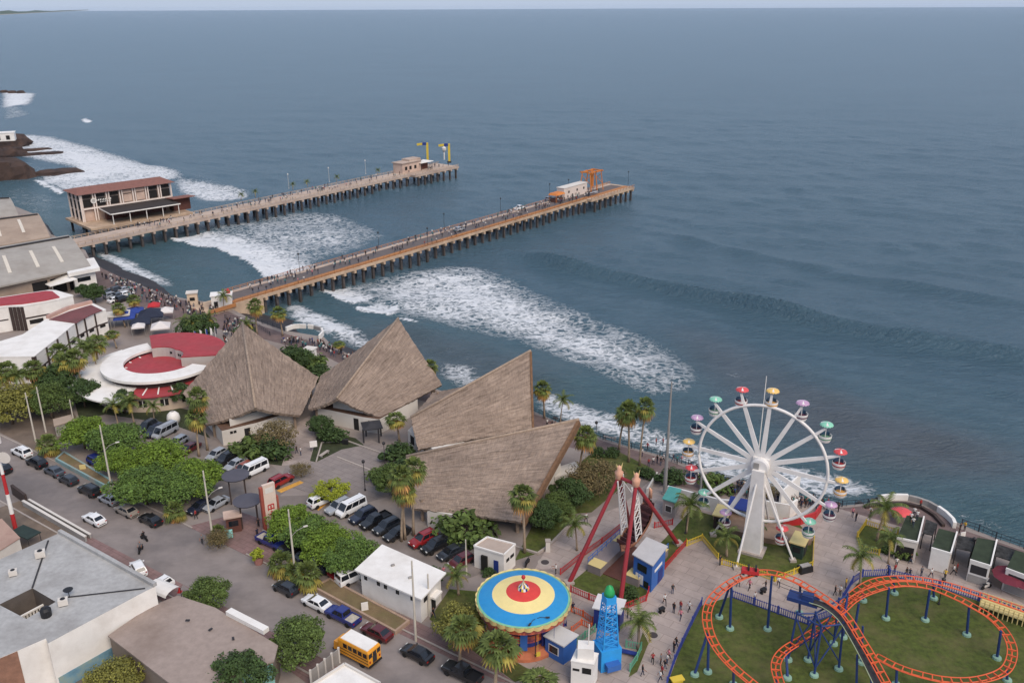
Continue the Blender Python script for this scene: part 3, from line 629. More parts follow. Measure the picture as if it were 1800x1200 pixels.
def coco_palm(seed, h, scale=1., nf=15):
    r = random.Random(seed); root = thing('coconut_palm', 'x', 'palm tree'); t = MB(); a = r.uniform(0, 6.28); lx, ly = math.cos(a)*h*.09, math.sin(a)*h*.09
    P = [Vector((lx*(i/6)**1.6, ly*(i/6)**1.6, h*i/6)) for i in range(7)]; t.path(P, [.2, .15, .13, .12, .115, .11, .12], 8); t.build('trunk', M_ptr, root, True); top = P[-1]; b = MB()
    for i in range(nf):
        az = i*2.4+r.uniform(-.2, .2); el = R(70-95*i/nf); L_ = 2.5*scale*r.uniform(.85, 1.1); pts = []
        for k in range(8):
            s = k/7; e2 = el-1.25*s*s; pts.append((pts[-1] if pts else top)+(Vector((math.cos(az)*math.cos(e2), math.sin(az)*math.cos(e2), math.sin(e2)))*L_/7 if k else Vector((0, 0, 0))))
        mi = 0 if i < nf*.75 else 1
        for p, q in zip(pts[:-1], pts[1:]):
            d = (q-p).normalized(); sd = d.cross(Vector((0, 0, 1))).normalized(); b.slab(p, q, .04, .02, mi=mi)
            for f in (.25, .75):
                o_ = p.lerp(q, f); s = pts.index(p)/7; wl = .62*scale*(1-.55*abs(s-.35)*1.3)
                for sg in (-1, 1):
                    tip = o_+sd*sg*wl+d*.22*scale-Vector((0, 0, .2*scale)); b.add([o_-d*.08*scale, tip, o_+d*.10*scale], [(0, 1, 2)], mi)
    b.build('crown', [L_pg, L_py], root); return root
# ---- street poles and lamps
M_pole = mat('concrete_pole', lin(190, 182, 168), .9, .1, .6)
def utility_pole(h, arm=1, name='utility_pole'):
    root = thing(name, 'x', 'utility pole'); b = MB(); b.tube((0, 0, 0), (0, 0, h), .17, .10, 10); b.build('shaft', M_pole, root)
    if arm:
        b = MB(); b.path([(0, 0, h*.62), (.8, 0, h*.68), (1.9, 0, h*.71)], .04, 6); b.build('lamp_arm', M_grey, root)
        b = MB(); b.box((2.1, 0, h*.71), (.6, .24, .12)); b.build('lamp_head', M_offwhite, root)
    b = MB(); b.box((0, 0, h*.9), (.08, 1.3, .08)); b.build('cross_arm', M_grey, root)
    return root
def lamp_post(h, heads=1, label='x', m=None):
    m = m or M_dark; root = thing('lamp_post', label, 'lamp post'); b = MB(); b.lathe([(.16, 0), (.16, .3), (.07, .5), (.05, h)], n=10); b.build('post', m, root)
    if heads == 1: b = MB(); b.lathe([(.05, h), (.24, h+.1), (.28, h+.45), (.1, h+.62), (0, h+.7)], n=10); b.build('lamp_head', M_offwhite if m is not M_dark else m, root)
    else:
        for i in range(heads):
            a = i*2*math.pi/heads; c, s = math.cos(a), math.sin(a); b = MB(); b.path([(0, 0, h), (c*.6, s*.6, h+.25), (c*1.2, s*1.2, h+.2)], .035, 6); b.build('arm', m, root)
            b = MB(); b.box((c*1.45, s*1.45, h+.2), (.5, .22, .1), a); b.build('lamp_head', m, root)
    return root
# =================== BUILDINGS AND PIERS
M_redroof = mat('red_roof', lin(158, 58, 64), .75, .16, .8, dirt=lin(132, 66, 66), dscale=.2, damt=.6)
M_maroon = mat('maroon_roof', lin(112, 66, 66), .8, .12, .5, dirt=lin(92, 62, 58), dscale=.2, damt=.5)
M_rooftile = mat('clay_roof', lin(126, 86, 76), .85, .15, 1., streak=(1, 1, 1), bump=.2)
M_shed = mat('shed_sheet', lin(156, 150, 142), .7, .08, .4, dirt=lin(126, 116, 106), dscale=.12, damt=.6)
M_shed2 = mat('shed_sheet_beige', lin(158, 140, 124), .8, .1, .4, dirt=lin(128, 110, 96), dscale=.12, damt=.6)
M_flat = mat('flat_roof_grey', lin(164, 163, 161), .85, .14, 1.6, detail=8., dirt=lin(134, 131, 128), dscale=.14, damt=1.)
M_brownroof = mat('flat_roof_brown', lin(150, 135, 126), .92, .12, 1.3, detail=8., dirt=lin(126, 110, 100), dscale=.12, damt=1.)
M_slat = mat('brown_slats', lin(62, 50, 46), .8, .2, 2.)
M_turq = mat('turquoise_paint', lin(130, 184, 176), .75, .1, .8, dirt=lin(150, 160, 150), dscale=.4)
M_bluep = mat('blue_paint', lin(48, 98, 170), .55, .08, .8, dirt=lin(70, 100, 150), dscale=.4, damt=.5)
M_navy = mat('navy_paint', lin(34, 52, 120), .55, .1, .8)
M_yel = mat('yellow_paint', lin(206, 178, 60), .6, .1, 1., dirt=lin(170, 150, 70), dscale=.5, damt=.5)
M_cream = mat('cream_paint', lin(208, 188, 128), .7, .1, .8, dirt=lin(180, 160, 110), dscale=.4)
M_red = mat('red_paint', lin(178, 42, 46), .55, .1, .8, dirt=lin(150, 54, 50), dscale=.4, damt=.5)
M_orange = mat('orange_paint', lin(200, 122, 54), .65, .15, .8, dirt=lin(170, 100, 60), dscale=.3, damt=.7)
M_stone = mat('pier_concrete', lin(184, 160, 136), .9, .12, .5, dirt=lin(126, 104, 90), dscale=.12, damt=.7)
M_pierpink = mat('pier_paving', lin(178, 160, 146), .9, .1, .5, dirt=lin(140, 118, 106), dscale=.1, damt=.7)
M_pile = mat('pile_concrete', lin(74, 68, 66), .95, .3, .8)
M_asph = mat('pier_asphalt', lin(98, 90, 88), .9, .12, .5)
M_owalk = mat('ochre_walkway', lin(170, 116, 72), .9, .18, .6, dirt=lin(140, 104, 80), dscale=.15, damt=.7)
M_terr = mat('terrace_green', lin(46, 56, 40), .95, .25, .8, .3, 6.)
M_brown = mat('brown_board', lin(92, 58, 50), .85, .15, 1.)
def cen(P): return Vector((sum(p[0] for p in P)/len(P), sum(p[1] for p in P)/len(P), 0))
def wallbox(root, name, m, A, B, u0, u1, z0, z1, dep=.06, out=.03):
    """a shallow panel on the wall running from A to B (outward = right of A->B seen from above)"""
    A, B = Vector(A), Vector(B); d = (B-A); d.z = 0; l = d.length; d.normalize(); n = Vector((d.y, -d.x, 0)); b = MB(root.location)
    c = Vector((A.x, A.y, 0))+d*((u0+u1)/2*l)+n*(out-dep/2+.02); c.z = (z0+z1)/2
    b.box(c, ((u1-u0)*l, dep, z1-z0), math.atan2(d.y, d.x)); return b.build(name, m, root)
def block(name, label, cat, P, z0, z1, wm, rm, over=.25, thick=.25, parapet=0., group=None, roofname='roof'):
    """walls + roof slab over the ground polygon P (world points)"""
    P = [Vector((p[0], p[1], 0)) for p in P]; c = cen(P); c.z = z0; root = thing(name, label, cat, c, 0, group)
    A = sum(P[i].x*P[(i+1) % len(P)].y-P[(i+1) % len(P)].x*P[i].y for i in range(len(P)))
    if A < 0: P = P[::-1]
    b = MB(c); b.prism([(p.x, p.y) for p in P], z0, z1); b.build('wall', wm, root)
    n = len(P); Q = []
    for i in range(n):
        d0 = (P[i]-P[i-1]).normalized(); d1 = (P[(i+1) % n]-P[i]).normalized(); n0 = Vector((d0.y, -d0.x, 0)); n1 = Vector((d1.y, -d1.x, 0)); k = (n0+n1); k = k/max(.3, k.dot(n0)) ; Q.append(P[i]+k*over)
    b = MB(c)
    if parapet:
        b.prism([(p.x, p.y) for p in P], z1+.01, z1+.06); r_ = b.build(roofname, rm, root); b = MB(c)
        for i in range(n):
            a, e = P[i], P[(i+1) % n]; d = (e-a).normalized(); b.slab((a.x, a.y, z1+parapet/2), (e.x, e.y, z1+parapet/2), .22, parapet)
        b.build('parapet', wm, root)
    else: b.prism([(p.x, p.y) for p in Q], z1+.005, z1+thick); r_ = b.build(roofname, rm, root)
    root['_P'] = 0; return root, P
# ---- thatched pavilions
def thatch_mat():
    m = bpy.data.materials.new('thatch'); m.use_nodes = True; nt = m.node_tree; L = nt.links.new; b = nt.nodes['Principled BSDF']; b.inputs['Roughness'].default_value = .95; b.inputs['Specular IOR Level'].default_value = .1
    uv = nd(nt, 'ShaderNodeUVMap'); geo = nd(nt, 'ShaderNodeNewGeometry')
    def nz(sc, det, dist=0., src=uv.outputs['UV'], s=1.):
        mp = nd(nt, 'ShaderNodeMapping'); mp.inputs['Scale'].default_value = sc; L(src, mp.inputs['Vector']); n = nd(nt, 'ShaderNodeTexNoise'); n.inputs['Scale'].default_value = s; n.inputs['Detail'].default_value = det; n.inputs['Distortion'].default_value = dist; n.inputs['Roughness'].default_value = .65; L(mp.outputs[0], n.inputs['Vector']); return n.outputs['Fac']
    strand = nz((5, .8, 1), 5); course = nz((.30, 2.6, 1), 6, .9); blot = nz((.16, .16, .16), 5, 0, geo.outputs['Position'])
    cr = nd(nt, 'ShaderNodeValToRGB'); e = cr.color_ramp.elements; e[0].position = .30; e[0].color = (*lin(94, 82, 74), 1); e[1].position = .72; e[1].color = (*lin(178, 159, 144), 1)
    mm = nd(nt, 'ShaderNodeMath', operation='ADD'); a1 = nd(nt, 'ShaderNodeMath', operation='MULTIPLY'); a1.inputs[1].default_value = .36; a2 = nd(nt, 'ShaderNodeMath', operation='MULTIPLY'); a2.inputs[1].default_value = .64
    L(strand, a1.inputs[0]); L(course, a2.inputs[0]); L(a1.outputs[0], mm.inputs[0]); L(a2.outputs[0], mm.inputs[1]); L(mm.outputs[0], cr.inputs['Fac'])
    mx = nd(nt, 'ShaderNodeMix', data_type='RGBA', blend_type='MULTIPLY'); mx.inputs[0].default_value = .75; c2 = nd(nt, 'ShaderNodeValToRGB'); c2.color_ramp.elements[0].position = .35; c2.color_ramp.elements[1].position = .65; c2.color_ramp.elements[0].color = (.72, .70, .69, 1); c2.color_ramp.elements[1].color = (1.1, 1.08, 1.05, 1)
    L(blot, c2.inputs['Fac']); L(cr.outputs[0], mx.inputs[6]); L(c2.outputs[0], mx.inputs[7]); L(mx.outputs[2], b.inputs['Base Color'])
    bp = nd(nt, 'ShaderNodeBump'); bp.inputs['Strength'].default_value = .9; bp.inputs['Distance'].default_value = .25; L(mm.outputs[0], bp.inputs['Height']); L(bp.outputs['Normal'], b.inputs['Normal']); return m
M_thatch = thatch_mat()
def thatch_patch(root, ridge0, ridge1, eave0, eave1, thick=.55, nu=44, nv=30, seed=0, name='thatch_slope', sag=.28):
    r = random.Random(seed); R0, R1, E0, E1_ = map(Vector, (ridge0, ridge1, eave0, eave1)); n = (R1-R0).cross(E0-R0).normalized(); n = n if n.z > 0 else -n; o = root.location
    lu = ((R1-R0).length+(E1_-E0).length)/2; lv = ((E0-R0).length+(E1_-R1).length)/2; vs = []; uvs = []
    for j in range(nv+1):
        for i in range(nu+1):
            u, v = i/nu, j/nv; p = (R0*(1-u)+R1*u)*(1-v)+(E0*(1-u)+E1_*u)*v; p = p+n*(r.uniform(-.07, .07)+(.16 if (j*5 % nv) < 3 else 0)*.4)-Vector((0, 0, sag*4*v*(1-v)))
            if j == nv: p += (E0-R0).normalized()*r.uniform(-.12, .12)
            if i in (0, nu): p += (R1-R0).normalized()*r.uniform(-.08, .08)
            vs.append(p-o); uvs.append((u*lu, v*lv))
    K = (nu+1)*(nv+1); vs += [p-n*thick*.98 for p in vs[:K]]; uvs += uvs; W_ = nu+1; fs = []
    for j in range(nv):
        for i in range(nu): a = j*W_+i; fs.append((a, a+1, a+W_+1, a+W_)); fs.append((K+a, K+a+W_, K+a+W_+1, K+a+1))
    bd = [i for i in range(nu+1)]+[j*W_+nu for j in range(1, nv+1)]+[nv*W_+i for i in range(nu-1, -1, -1)]+[j*W_ for j in range(nv-1, 0, -1)]
    for a, b_ in zip(bd, bd[1:]+bd[:1]): fs.append((a, K+a, K+b_, b_))
    me = bpy.data.meshes.new(name); me.from_pydata([tuple(v) for v in vs], [], fs); uvl = me.uv_layers.new(name='UVMap')
    for lp in me.loops: uvl.data[lp.index].uv = uvs[lp.vertex_index]
    me.materials.append(M_thatch); ob = bpy.data.objects.new(name, me); COL.objects.link(ob); ob.parent = root; return ob
def pavilion(label, seed, N, P, left, right, wallp, front=None, tall=None, sgn=1):
    """N low front ridge end, P high seaward peak; left/right = (front eave, rear eave)"""
    c = cen([N, P, left[0], left[1], right[0], right[1]]); root = thing('thatched_pavilion', label, 'pavilion')
    root.location = c
    thatch_patch(root, N, P, left[0], left[1], seed=seed); thatch_patch(root, N, P, right[0], right[1], seed=seed+1)
    b = MB(c); b.path([Vector(N)+Vector((0, 0, .05)), Vector(N).lerp(Vector(P), .5)+Vector((0, 0, .05)), Vector(P)+Vector((0, 0, .02))], .26, 6); b.build('ridge_cap', mat('thatch_ridge', lin(150, 132, 116), .95, .25, 2., .5, 6.), root, True)
    b = MB(c); b.prism([(p[0], p[1]) for p in wallp], 0, 3.0); b.build('wall', M_offwhite, root)
    if tall: b = MB(c); b.prism([(p[0], p[1]) for p in tall], 3.01, 4.6); b.build('clerestory', M_offwhite, root); b = MB(c); b.prism([(p[0]*1.0, p[1]) for p in wallp], 3.02, 3.14); b.build('eave_beam', M_wood, root)
    for p in (left[0], right[0], left[1], right[1]):
        q = Vector(p).lerp(c, .14); b = MB(c); b.tube((q.x, q.y, 0), (q.x, q.y, p[2]+.8), .28, .24, 8); b.build('column', mat('stone_column', lin(142, 124, 108), .9, .2, 2.), root)
    return root
def w3(x, y, z): return G(x, y, z)
# near-sea left hut
N1, P1 = w3(449, 717, 7), w3(426, 567, 14.5); a, bq = w3(362, 746, 3.2), w3(321, 690, 3.6); c_, d_ = w3(529, 729, 3.2), w3(560, 663, 3.8)
wl = [w3(393, 783, 0), w3(455, 768, 0), w3(516, 748, 0), w3(520, 715, 0), w3(430, 690, 0), w3(355, 735, 0)]
h1 = pavilion('thatched pavilion with sail-shaped roof beside the round red and white building', 21, N1, P1, (a, bq), (c_, d_), wl, tall=[w3(408, 776, 0), w3(490, 752, 0), w3(480, 730, 0), w3(410, 745, 0)])
wallbox(h1, 'door', M_open, wl[0], wl[1], .62, .78, 0, 2.4); wallbox(h1, 'window', M_open, wl[0], wl[1], .22, .30, 2.0, 2.5); wallbox(h1, 'window', M_open, wl[0], wl[1], .32, .40, 2.0, 2.5)
N2, P2 = w3(592, 700, 7), w3(700, 559, 14.5); a, bq = w3(541, 719, 3.2), w3(564, 660, 3.8); c_, d_ = w3(669, 733, 3.2), w3(778, 676, 3.6)
wl = [w3(560, 742, 0), w3(580, 745, 0), w3(640, 758, 0), w3(668, 762, 0), w3(735, 725, 0), w3(660, 680, 0), w3(585, 700, 0)]
h2 = pavilion('thatched pavilion with tall peak and a black porch, between two other huts', 23, N2, P2, (a, bq), (c_, d_), wl, tall=[w3(588, 742, 0), w3(640, 752, 0), w3(650, 730, 0), w3(595, 725, 0)])
wallbox(h2, 'door', M_open, wl[1], wl[2], .72, .86, 0, 2.4); wallbox(h2, 'window', M_open, wl[2], wl[3], .3, .6, 1.2, 2.4)
N3, P3 = w3(722, 733, 6.6), w3(933, 616, 14.2); ea, eb = w3(735, 790, 3.), w3(937, 752, 3.4)
wl = [w3(718, 782, 0), w3(765, 818, 0), w3(900, 775, 0), w3(870, 720, 0), w3(760, 740, 0)]
h3 = pavilion('thatched pavilion with one long slope rising to a vertical gable edge behind the largest hut', 25, N3, P3, (w3(760, 690, 3.4), w3(880, 668, 3.8)), (ea, eb), wl)
for u in (.1, .35, .6): wallbox(h3, 'window', M_open, wl[0], wl[1], u, u+.14, .8, 2.5)
N4, P4 = w3(714, 802, 6.4), w3(1018, 737, 12.6); ea, eb = w3(722, 893, 3.0), w3(919, 917, 3.0)
wl = [w3(752, 925, 0), w3(800, 935, 0), w3(812, 900, 0), w3(930, 880, 0), w3(985, 842, 0), w3(900, 820, 0), w3(745, 880, 0)]
h4 = pavilion('largest thatched pavilion with broad slope facing the parked cars', 27, N4, P4, (w3(760, 790, 3.4), w3(985, 770, 4.)), (ea, eb), wl)
wallbox(h4, 'window', M_open, wl[0], wl[1], .45, .6, 1.9, 2.5); wallbox(h4, 'window', M_open, wl[0], wl[1], .62, .8, 1.9, 2.5)
b = MB(cen(wl)); b.prism([(p.x, p.y) for p in (w3(975, 850, 0), w3(1020, 838, 0), w3(1012, 822, 0), w3(970, 835, 0))], 0, 1.3); o = b.build('terrace_wall', M_offwhite, h4); o.location = cen(wl)-h4.location
b = MB(h4.location); b.slab(P4-Vector((0, 0, .55)), eb-Vector((0, 0, .5)), .5, 1.1); b.build('gable_trim', mat('thatch_edge', lin(112, 84, 62), .95, .25, 2., .5, 6.), h4)
b = MB(h3.location); b.slab(P3-Vector((0, 0, .4)), w3(937, 752, 3.4)-Vector((0, 0, .4)), .4, .8); b.build('gable_trim', MATS['thatch_edge'], h3)
# porch of the second hut
pc = G(655, 772); pr = thing('porch_canopy', 'black hipped porch canopy on posts in front of the tall-peak hut', 'canopy', pc)
b = MB(); b.box((0, 0, 2.9), (3.6, 3.6, .15), .3); b.box((0, 0, 3.2), (3.4, 3.4, .5), .3, tap=.25); b.build('roof', M_dark, pr)
for sx in (-1.4, 1.4):
    for sy in (-1.4, 1.4): b = MB(); b.box((sx, sy, 1.42), (.25, .25, 2.84)); b.build('post', M_dark, pr)
# ---- warehouses
def vault(label, A0, A1, B0, B1, z, rise, peak, m, ridgepx=None, strips=()):
    A0, A1, B0, B1 = G(*A0, z), G(*A1, z), G(*B0, z), G(*B1, z); c = cen([A0, A1, B0, B1]); root = thing('warehouse', label, 'warehouse', c); n = 12; b = MB(c); rows = []
    prof = lambda t: rise*(math.sin(math.pi/2*min(1, t/peak)) if t < peak else math.cos(math.pi/2*(t-peak)/(1-peak)))
    for i in range(n+1):
        t = i/n; rows.append((A0.lerp(B0, t)+Vector((0, 0, prof(t))), A1.lerp(B1, t)+Vector((0, 0, prof(t)))))
    for (p, q), (p2, q2) in zip(rows[:-1], rows[1:]): b.quad(p, q, q2, p2); dz = Vector((0, 0, .15)); b.quad(p-dz, p2-dz, q2-dz, q-dz); b.quad(q, q-dz, q2-dz, q2)
    p, q = rows[0]; b.quad(p, p-dz*3, q-dz*3, q); b.build('roof', m, root)
    b = MB(c); ins = .96; g_ = [Vector((r[1].x, r[1].y, r[1].z-.3)) for r in rows]; k = A0-A1; k.normalize(); g_ = [p+k*.8 for p in g_]
    b.add([(g_[0].x, g_[0].y, 0)]+g_+[(g_[-1].x, g_[-1].y, 0)], [tuple(range(len(g_)+2))]); b.build('gable_wall', M_offwhite, root)
    b = MB(c); w0, w1 = A0.lerp(B0, .04), A1.lerp(B1, .04)+k*.8; b.quad((w0.x, w0.y, 0), (w1.x, w1.y, 0), (w1.x, w1.y, z-.1), (w0.x, w0.y, z-.1)); b.build('wall', M_shed2, root)
    for u in (.62, .74, .86): wallbox(root, 'loading_bay', M_open, w0, w1, u, u+.10, 0, z-1.6)
    i = int(peak*n); p, q = rows[i]; b = MB(c); b.slab(p+Vector((0, 0, .25)), q+Vector((0, 0, .25))+k*.5, .5, .5); b.build('ridge_shadow_bar', M_dark, root)  # dark bar along the ridge, standing in for the roof gap's shadow line
    for s in strips:
        for j in range(1, 4): pass
        b = MB(c)
        for j in range(2, 6):
            (p, q), (p2, q2) = rows[j], rows[j+1]; a0, a1 = p.lerp(q, s), p2.lerp(q2, s); b.slab(a0+Vector((0, 0, .06)), a1+Vector((0, 0, .06)), .9, .06)
        b.build('skylight', mat('skylight', lin(206, 196, 180), .5, .06, 1.), root)
    return root
wh1 = vault('grey curved-roof warehouse nearest the white market office', (-130, 531), (160, 468), (-130, 462), (114, 421), 6, 3.4, .72, M_shed, strips=(.50, .68, .84))
wh2 = vault('beige curved-roof warehouse in the middle of three', (-130, 455), (88, 416), (-130, 398), (62, 379), 6, 3.2, .6, M_shed2, strips=(.60, .8))
wh3 = vault('grey warehouse end farthest along the shore', (-130, 395), (33, 379), (-130, 355), (14, 352), 6, 3., .6, M_shed)
P = [G(134, 513), G(172, 505), G(164, 490), G(124, 497)]
r_, P = block('market_office', 'white flat-roofed market office with long dark window at the warehouse corner', 'building', P, 0, 5.0, M_white, M_white, 1.3, 1.0)
A_, B_ = P[0], P[1]; wallbox(r_, 'window', M_glass, A_, B_, .15, .75, 2.6, 3.8); wallbox(r_, 'window', M_open, A_, B_, .42, .52, 1.0, 1.6)
P = [G(70, 508), G(90, 513), G(135, 503), G(114, 497)]
cn = cen(P); can = thing('loading_canopy', 'white sloping loading canopy between warehouse and market office', 'canopy', cn); b = MB(cn); q = [G(68, 494, 3.6), G(88, 503, 3.4), G(136, 490, 4.6), G(112, 481, 5.0)]; b.add(q+[p-Vector((0, 0, .2)) for p in q], [(0, 1, 2, 3), (7, 6, 5, 4), (0, 4, 5, 1), (1, 5, 6, 2), (2, 6, 7, 3), (3, 7, 4, 0)]); b.build('roof', M_white, can)
for p in (q[1], q[0]): b = MB(cn); b.tube((p.x+.4, p.y+.4, 0), (p.x+.4, p.y+.4, 3.3), .12); b.build('post', M_grey, can)
# ---- white building with red roof
rp = [(-70, 552), (14, 538), (41, 537.5), (83, 530), (104, 526), (128, 519.5), (98, 511), (86, 510.5), (-70, 534)]
P = [G(x, y, 6.4) for x, y in rp]; r_, _ = block('office_building', 'two-storey white building with bright red roof and brown slatted stair tower', 'building', P, 0, 6.2, M_white, M_white, .1, .35)
c = r_.location; b = MB(c); q = [G(x, y, 6.6) for x, y in [(-70, 537), (40, 533), (78, 528.5), (100, 522), (87, 512.5), (-70, 535.5)]]; b.prism([(p.x, p.y) for p in [G(x, y, 6.6) for x, y in [(-70, 546), (10, 536.5), (40, 534.5), (80, 528.5), (105, 523), (92, 513), (80, 512.5), (-70, 535.5)]]], 6.56, 6.85); b.build('roof_deck', M_redroof, r_)
A_, B_ = P[2], P[3]; wallbox(r_, 'floor_band', M_slat, A_, B_, 0, 1, 2.9, 3.3); wallbox(r_, 'window', M_open, A_, B_, .12, .7, 1.4, 2.5); A2, B2 = P[3], P[5]; wallbox(r_, 'window', M_open, A2, B2, .05, .55, 3.4, 5.6)
for i in range(4): wallbox(r_, 'slat', M_slat, P[1], P[2], .05+.25*i, .05+.25*i+.19, 0, 6.1, .35, .3)
wallbox(r_, 'window', M_open, P[0], P[1], .3, .5, .8, 2.4); wallbox(r_, 'floor_band', M_slat, P[0], P[1], 0, .95, 2.9, 3.2)
# ---- long curved white building
rp = [(-60, 628), (60, 626), (80, 610), (99, 595.5), (116, 581), (132, 568), (147, 559.5), (165, 551), (186, 544), (161, 532), (120, 543), (84, 559), (40, 588), (-60, 640-22)]
P = [G(x, y, 6.2) for x, y in rp]; r_, _ = block('curved_building', 'long curved white building with dark posts and a maroon roof end', 'building', P, 0, 6.0, M_white, M_white, .05, .25)
c = r_.location; b = MB(c); b.prism([(p.x, p.y) for p in [G(x, y, 6.5) for x, y in [(86, 560.5), (134, 567), (148, 558.5), (166, 549.5), (180, 544.5), (160, 535), (122, 546)]]], 6.27, 6.42); b.build('roof_deck', M_maroon, r_)
b = MB(c); q = [G(x, y, 6.4) for x, y in [(84, 559), (120, 543), (161, 532)]]; b.slab(q[0]+Vector((0, 0, .25)), q[1]+Vector((0, 0, .25)), .9, .8); b.slab(q[1]+Vector((0, 0, .252)), q[2]+Vector((0, 0, .252)), .88, .8); b.build('parapet', mat('pink_render', lin(176, 142, 130), .85, .1, .6), r_)
for i in range(1, 8):
    A_, B_ = P[i], P[i+1]; wallbox(r_, 'post', M_slat, A_, B_, -.02, .06, 0, 6.1, .3, .26); wallbox(r_, 'floor_band', M_slat, A_, B_, .06, .98, 2.75, 3.1); wallbox(r_, 'window', M_open, A_, B_, .3, .75, 2.1, 2.74, .05, .02)
wallbox(r_, 'post', M_slat, P[0], P[1], .965, 1.0, 0, 6.1, .3, .26); wallbox(r_, 'floor_band', M_slat, P[0], P[1], 0, .96, 2.75, 3.1)
# ---- round building with C-shaped roof
rc = G(287, 646, 4.); rcx = Vector((rc.x, rc.y, 0)); rt = thing('round_building', 'round building with white C-shaped roof over red roof sectors', 'building', rcx)
RR = 13.4; aA = dirang(rcx, G(356, 643, 5.6)); aB = dirang(rcx, G(256, 601, 5.6)); aB = aB if aB > aA else aB+2*math.pi
b = MB(); b.lathe([(RR+.3, 0), (RR+.3, 3.4)], n=48); b.build('wall', mat('beige_render', lin(190, 172, 154), .85, .08, .5, dirt=lin(160, 140, 124), dscale=.2), rt)
b = MB(); b.lathe([(RR+1.2, 3.4), (RR+1.2, 3.65), (RR-4.6, 4.05)], n=60); b.build('lower_roof', M_redroof, rt)
b = MB(); b.lathe([(RR+4.2, 3.42), (RR+4.2, 3.72), (RR-4.2, 4.2)], n=30, a0=R(140), a1=R(262)); b.build('white_lower_roof', M_white, rt)
RO = 12.0
b = MB(); b.lathe([(RO-1.2, 4.0), (RO-1.2, 5.4)], n=50, a0=aB, a1=aA+2*math.pi); b.build('drum_wall', M_slat, rt)
b = MB(); b.lathe([(7.6, 5.3), (RO, 5.3), (RO, 5.85), (7.6, 5.85), (7.6, 5.3)], n=60, a0=aB, a1=aA+2*math.pi)
for aa in (aB, aA): b.add([(math.cos(aa)*r, math.sin(aa)*r, z) for r, z in ((7.6, 5.3), (RO, 5.3), (RO, 5.85), (7.6, 5.85))], [(0, 1, 2, 3)])
b.build('ring_roof', M_white, rt)
b = MB(); b.lathe([(7.7, 4.9), (2.9, 3.7), (0, 3.5)], n=40); b.build('inner_roof', M_redroof, rt)
s0, s1 = aA+R(16), aB-R(4); sect = [(RO+.9, s0+(s1-s0)*k/14) for k in range(15)]+[(3.4+1.6*abs(k-7)/7, s0-R(18)+(s1-s0+R(30))*k/14) for k in range(14, -1, -1)]; sect = [(r*math.cos(a), r*math.sin(a)) for r, a in sect]
b = MB(); b.prism(sect, 2.9, 6.9); b.build('core', mat('grey_core', lin(172, 164, 158), .85, .06, .6), rt)
b = MB(); b.prism([(x*1.015, y*1.015) for x, y in sect], 6.91, 7.12); b.build('raised_roof', M_redroof, rt)
for k in (5.2, 6.0, 9.2): aa = s0-R(18)+(s1-s0+R(30))*k/14; q = 3.4+1.6*abs(k-7)/7; b = MB(); b.box((q*math.cos(aa), q*math.sin(aa), 5.9), (.12, .7, .5), aa); b.build('window', M_open, rt)
for i in range(9):
    aa = R(205)+i*R(17); b = MB(); b.box(((RR+.34)*math.cos(aa), (RR+.34)*math.sin(aa), 1.9), (.12, 1.5, 1.3), aa); w = b.build('window', M_open, rt); b = MB(); b.box(((RR+.42)*math.cos(aa), (RR+.42)*math.sin(aa), 1.9), (.08, .12, 1.36), aa); b.build('mullion', M_white, w)
for i in range(6):
    aa = R(150)+i*R(24); b = MB(); b.slab((3.4*math.cos(aa), 3.4*math.sin(aa), 3.9), (7.4*math.cos(aa), 7.4*math.sin(aa), 4.95), .34, .16); b.build('rib', M_white, rt)
for i in range(5):
    aa = R(262)+i*R(12); b = MB(); b.slab(((RR-3)*math.cos(aa), (RR-3)*math.sin(aa), 4.06), ((RR+.4)*math.cos(aa), (RR+.4)*math.sin(aa), 3.8), .26, .12); b.build('rib', M_white, rt)
# ---- utility building, kiosk, booths
P = [G(637, 1046), G(741, 1094), G(764, 1072), G(676, 1006)]; P[2] = P[1]+(G(676, 1008)-G(637, 1046))*.95; P[3] = P[0]+(G(676, 1008)-G(637, 1046))
r_, Pq = block('utility_building', 'plain white utility building with slanted flat roof beside the planter strip', 'building', P, 0, 4.1, M_white, M_white, .6, .22)
for u in (.06, .28, .40, .60, .84):
    for k in range(2): wallbox(r_, 'window', M_open, P[0], P[1], u+k*.028, u+k*.028+.022, 2.9, 3.5)
wallbox(r_, 'window', M_open, P[1], P[2], .15, .3, 2.6, 3.3); wallbox(r_, 'door_hood', M_white, P[1], P[2], .45, .8, 2.2, 2.5, .9, .8); wallbox(r_, 'door', M_open, P[1], P[2], .5, .7, 0, 2.1)
for u, v in ((.35, .55), (.7, .4)):
    p = P[0].lerp(P[1], u).lerp(P[3].lerp(P[2], u), v); b = MB(r_.location); b.box((p.x, p.y, 4.45), (.5, .25, .25), .5); b.build('roof_vent', M_grey, r_)
P = [G(834, 996), G(886, 1012), G(906, 993), G(857, 980)]; r_, Pq = block('transformer_hut', 'small white flat-roofed hut with dark arch and blue door behind the swing ride', 'hut', P, 0, 3.4, M_white, mat('dusty_roof', lin(168, 152, 140), .9, .1, .6), .0, .2, parapet=.25)
wallbox(r_, 'door', M_navy, P[0], P[1], .66, .82, 0, 2.2); wallbox(r_, 'arch_vent', M_open, P[0], P[1], .26, .46, 0, 2.5, .3, .28); wallbox(r_, 'vent', M_open, P[1], P[2], .2, .45, 1.9, 2.4); wallbox(r_, 'vent', M_open, P[1], P[2], .55, .85, 1.9, 2.4)
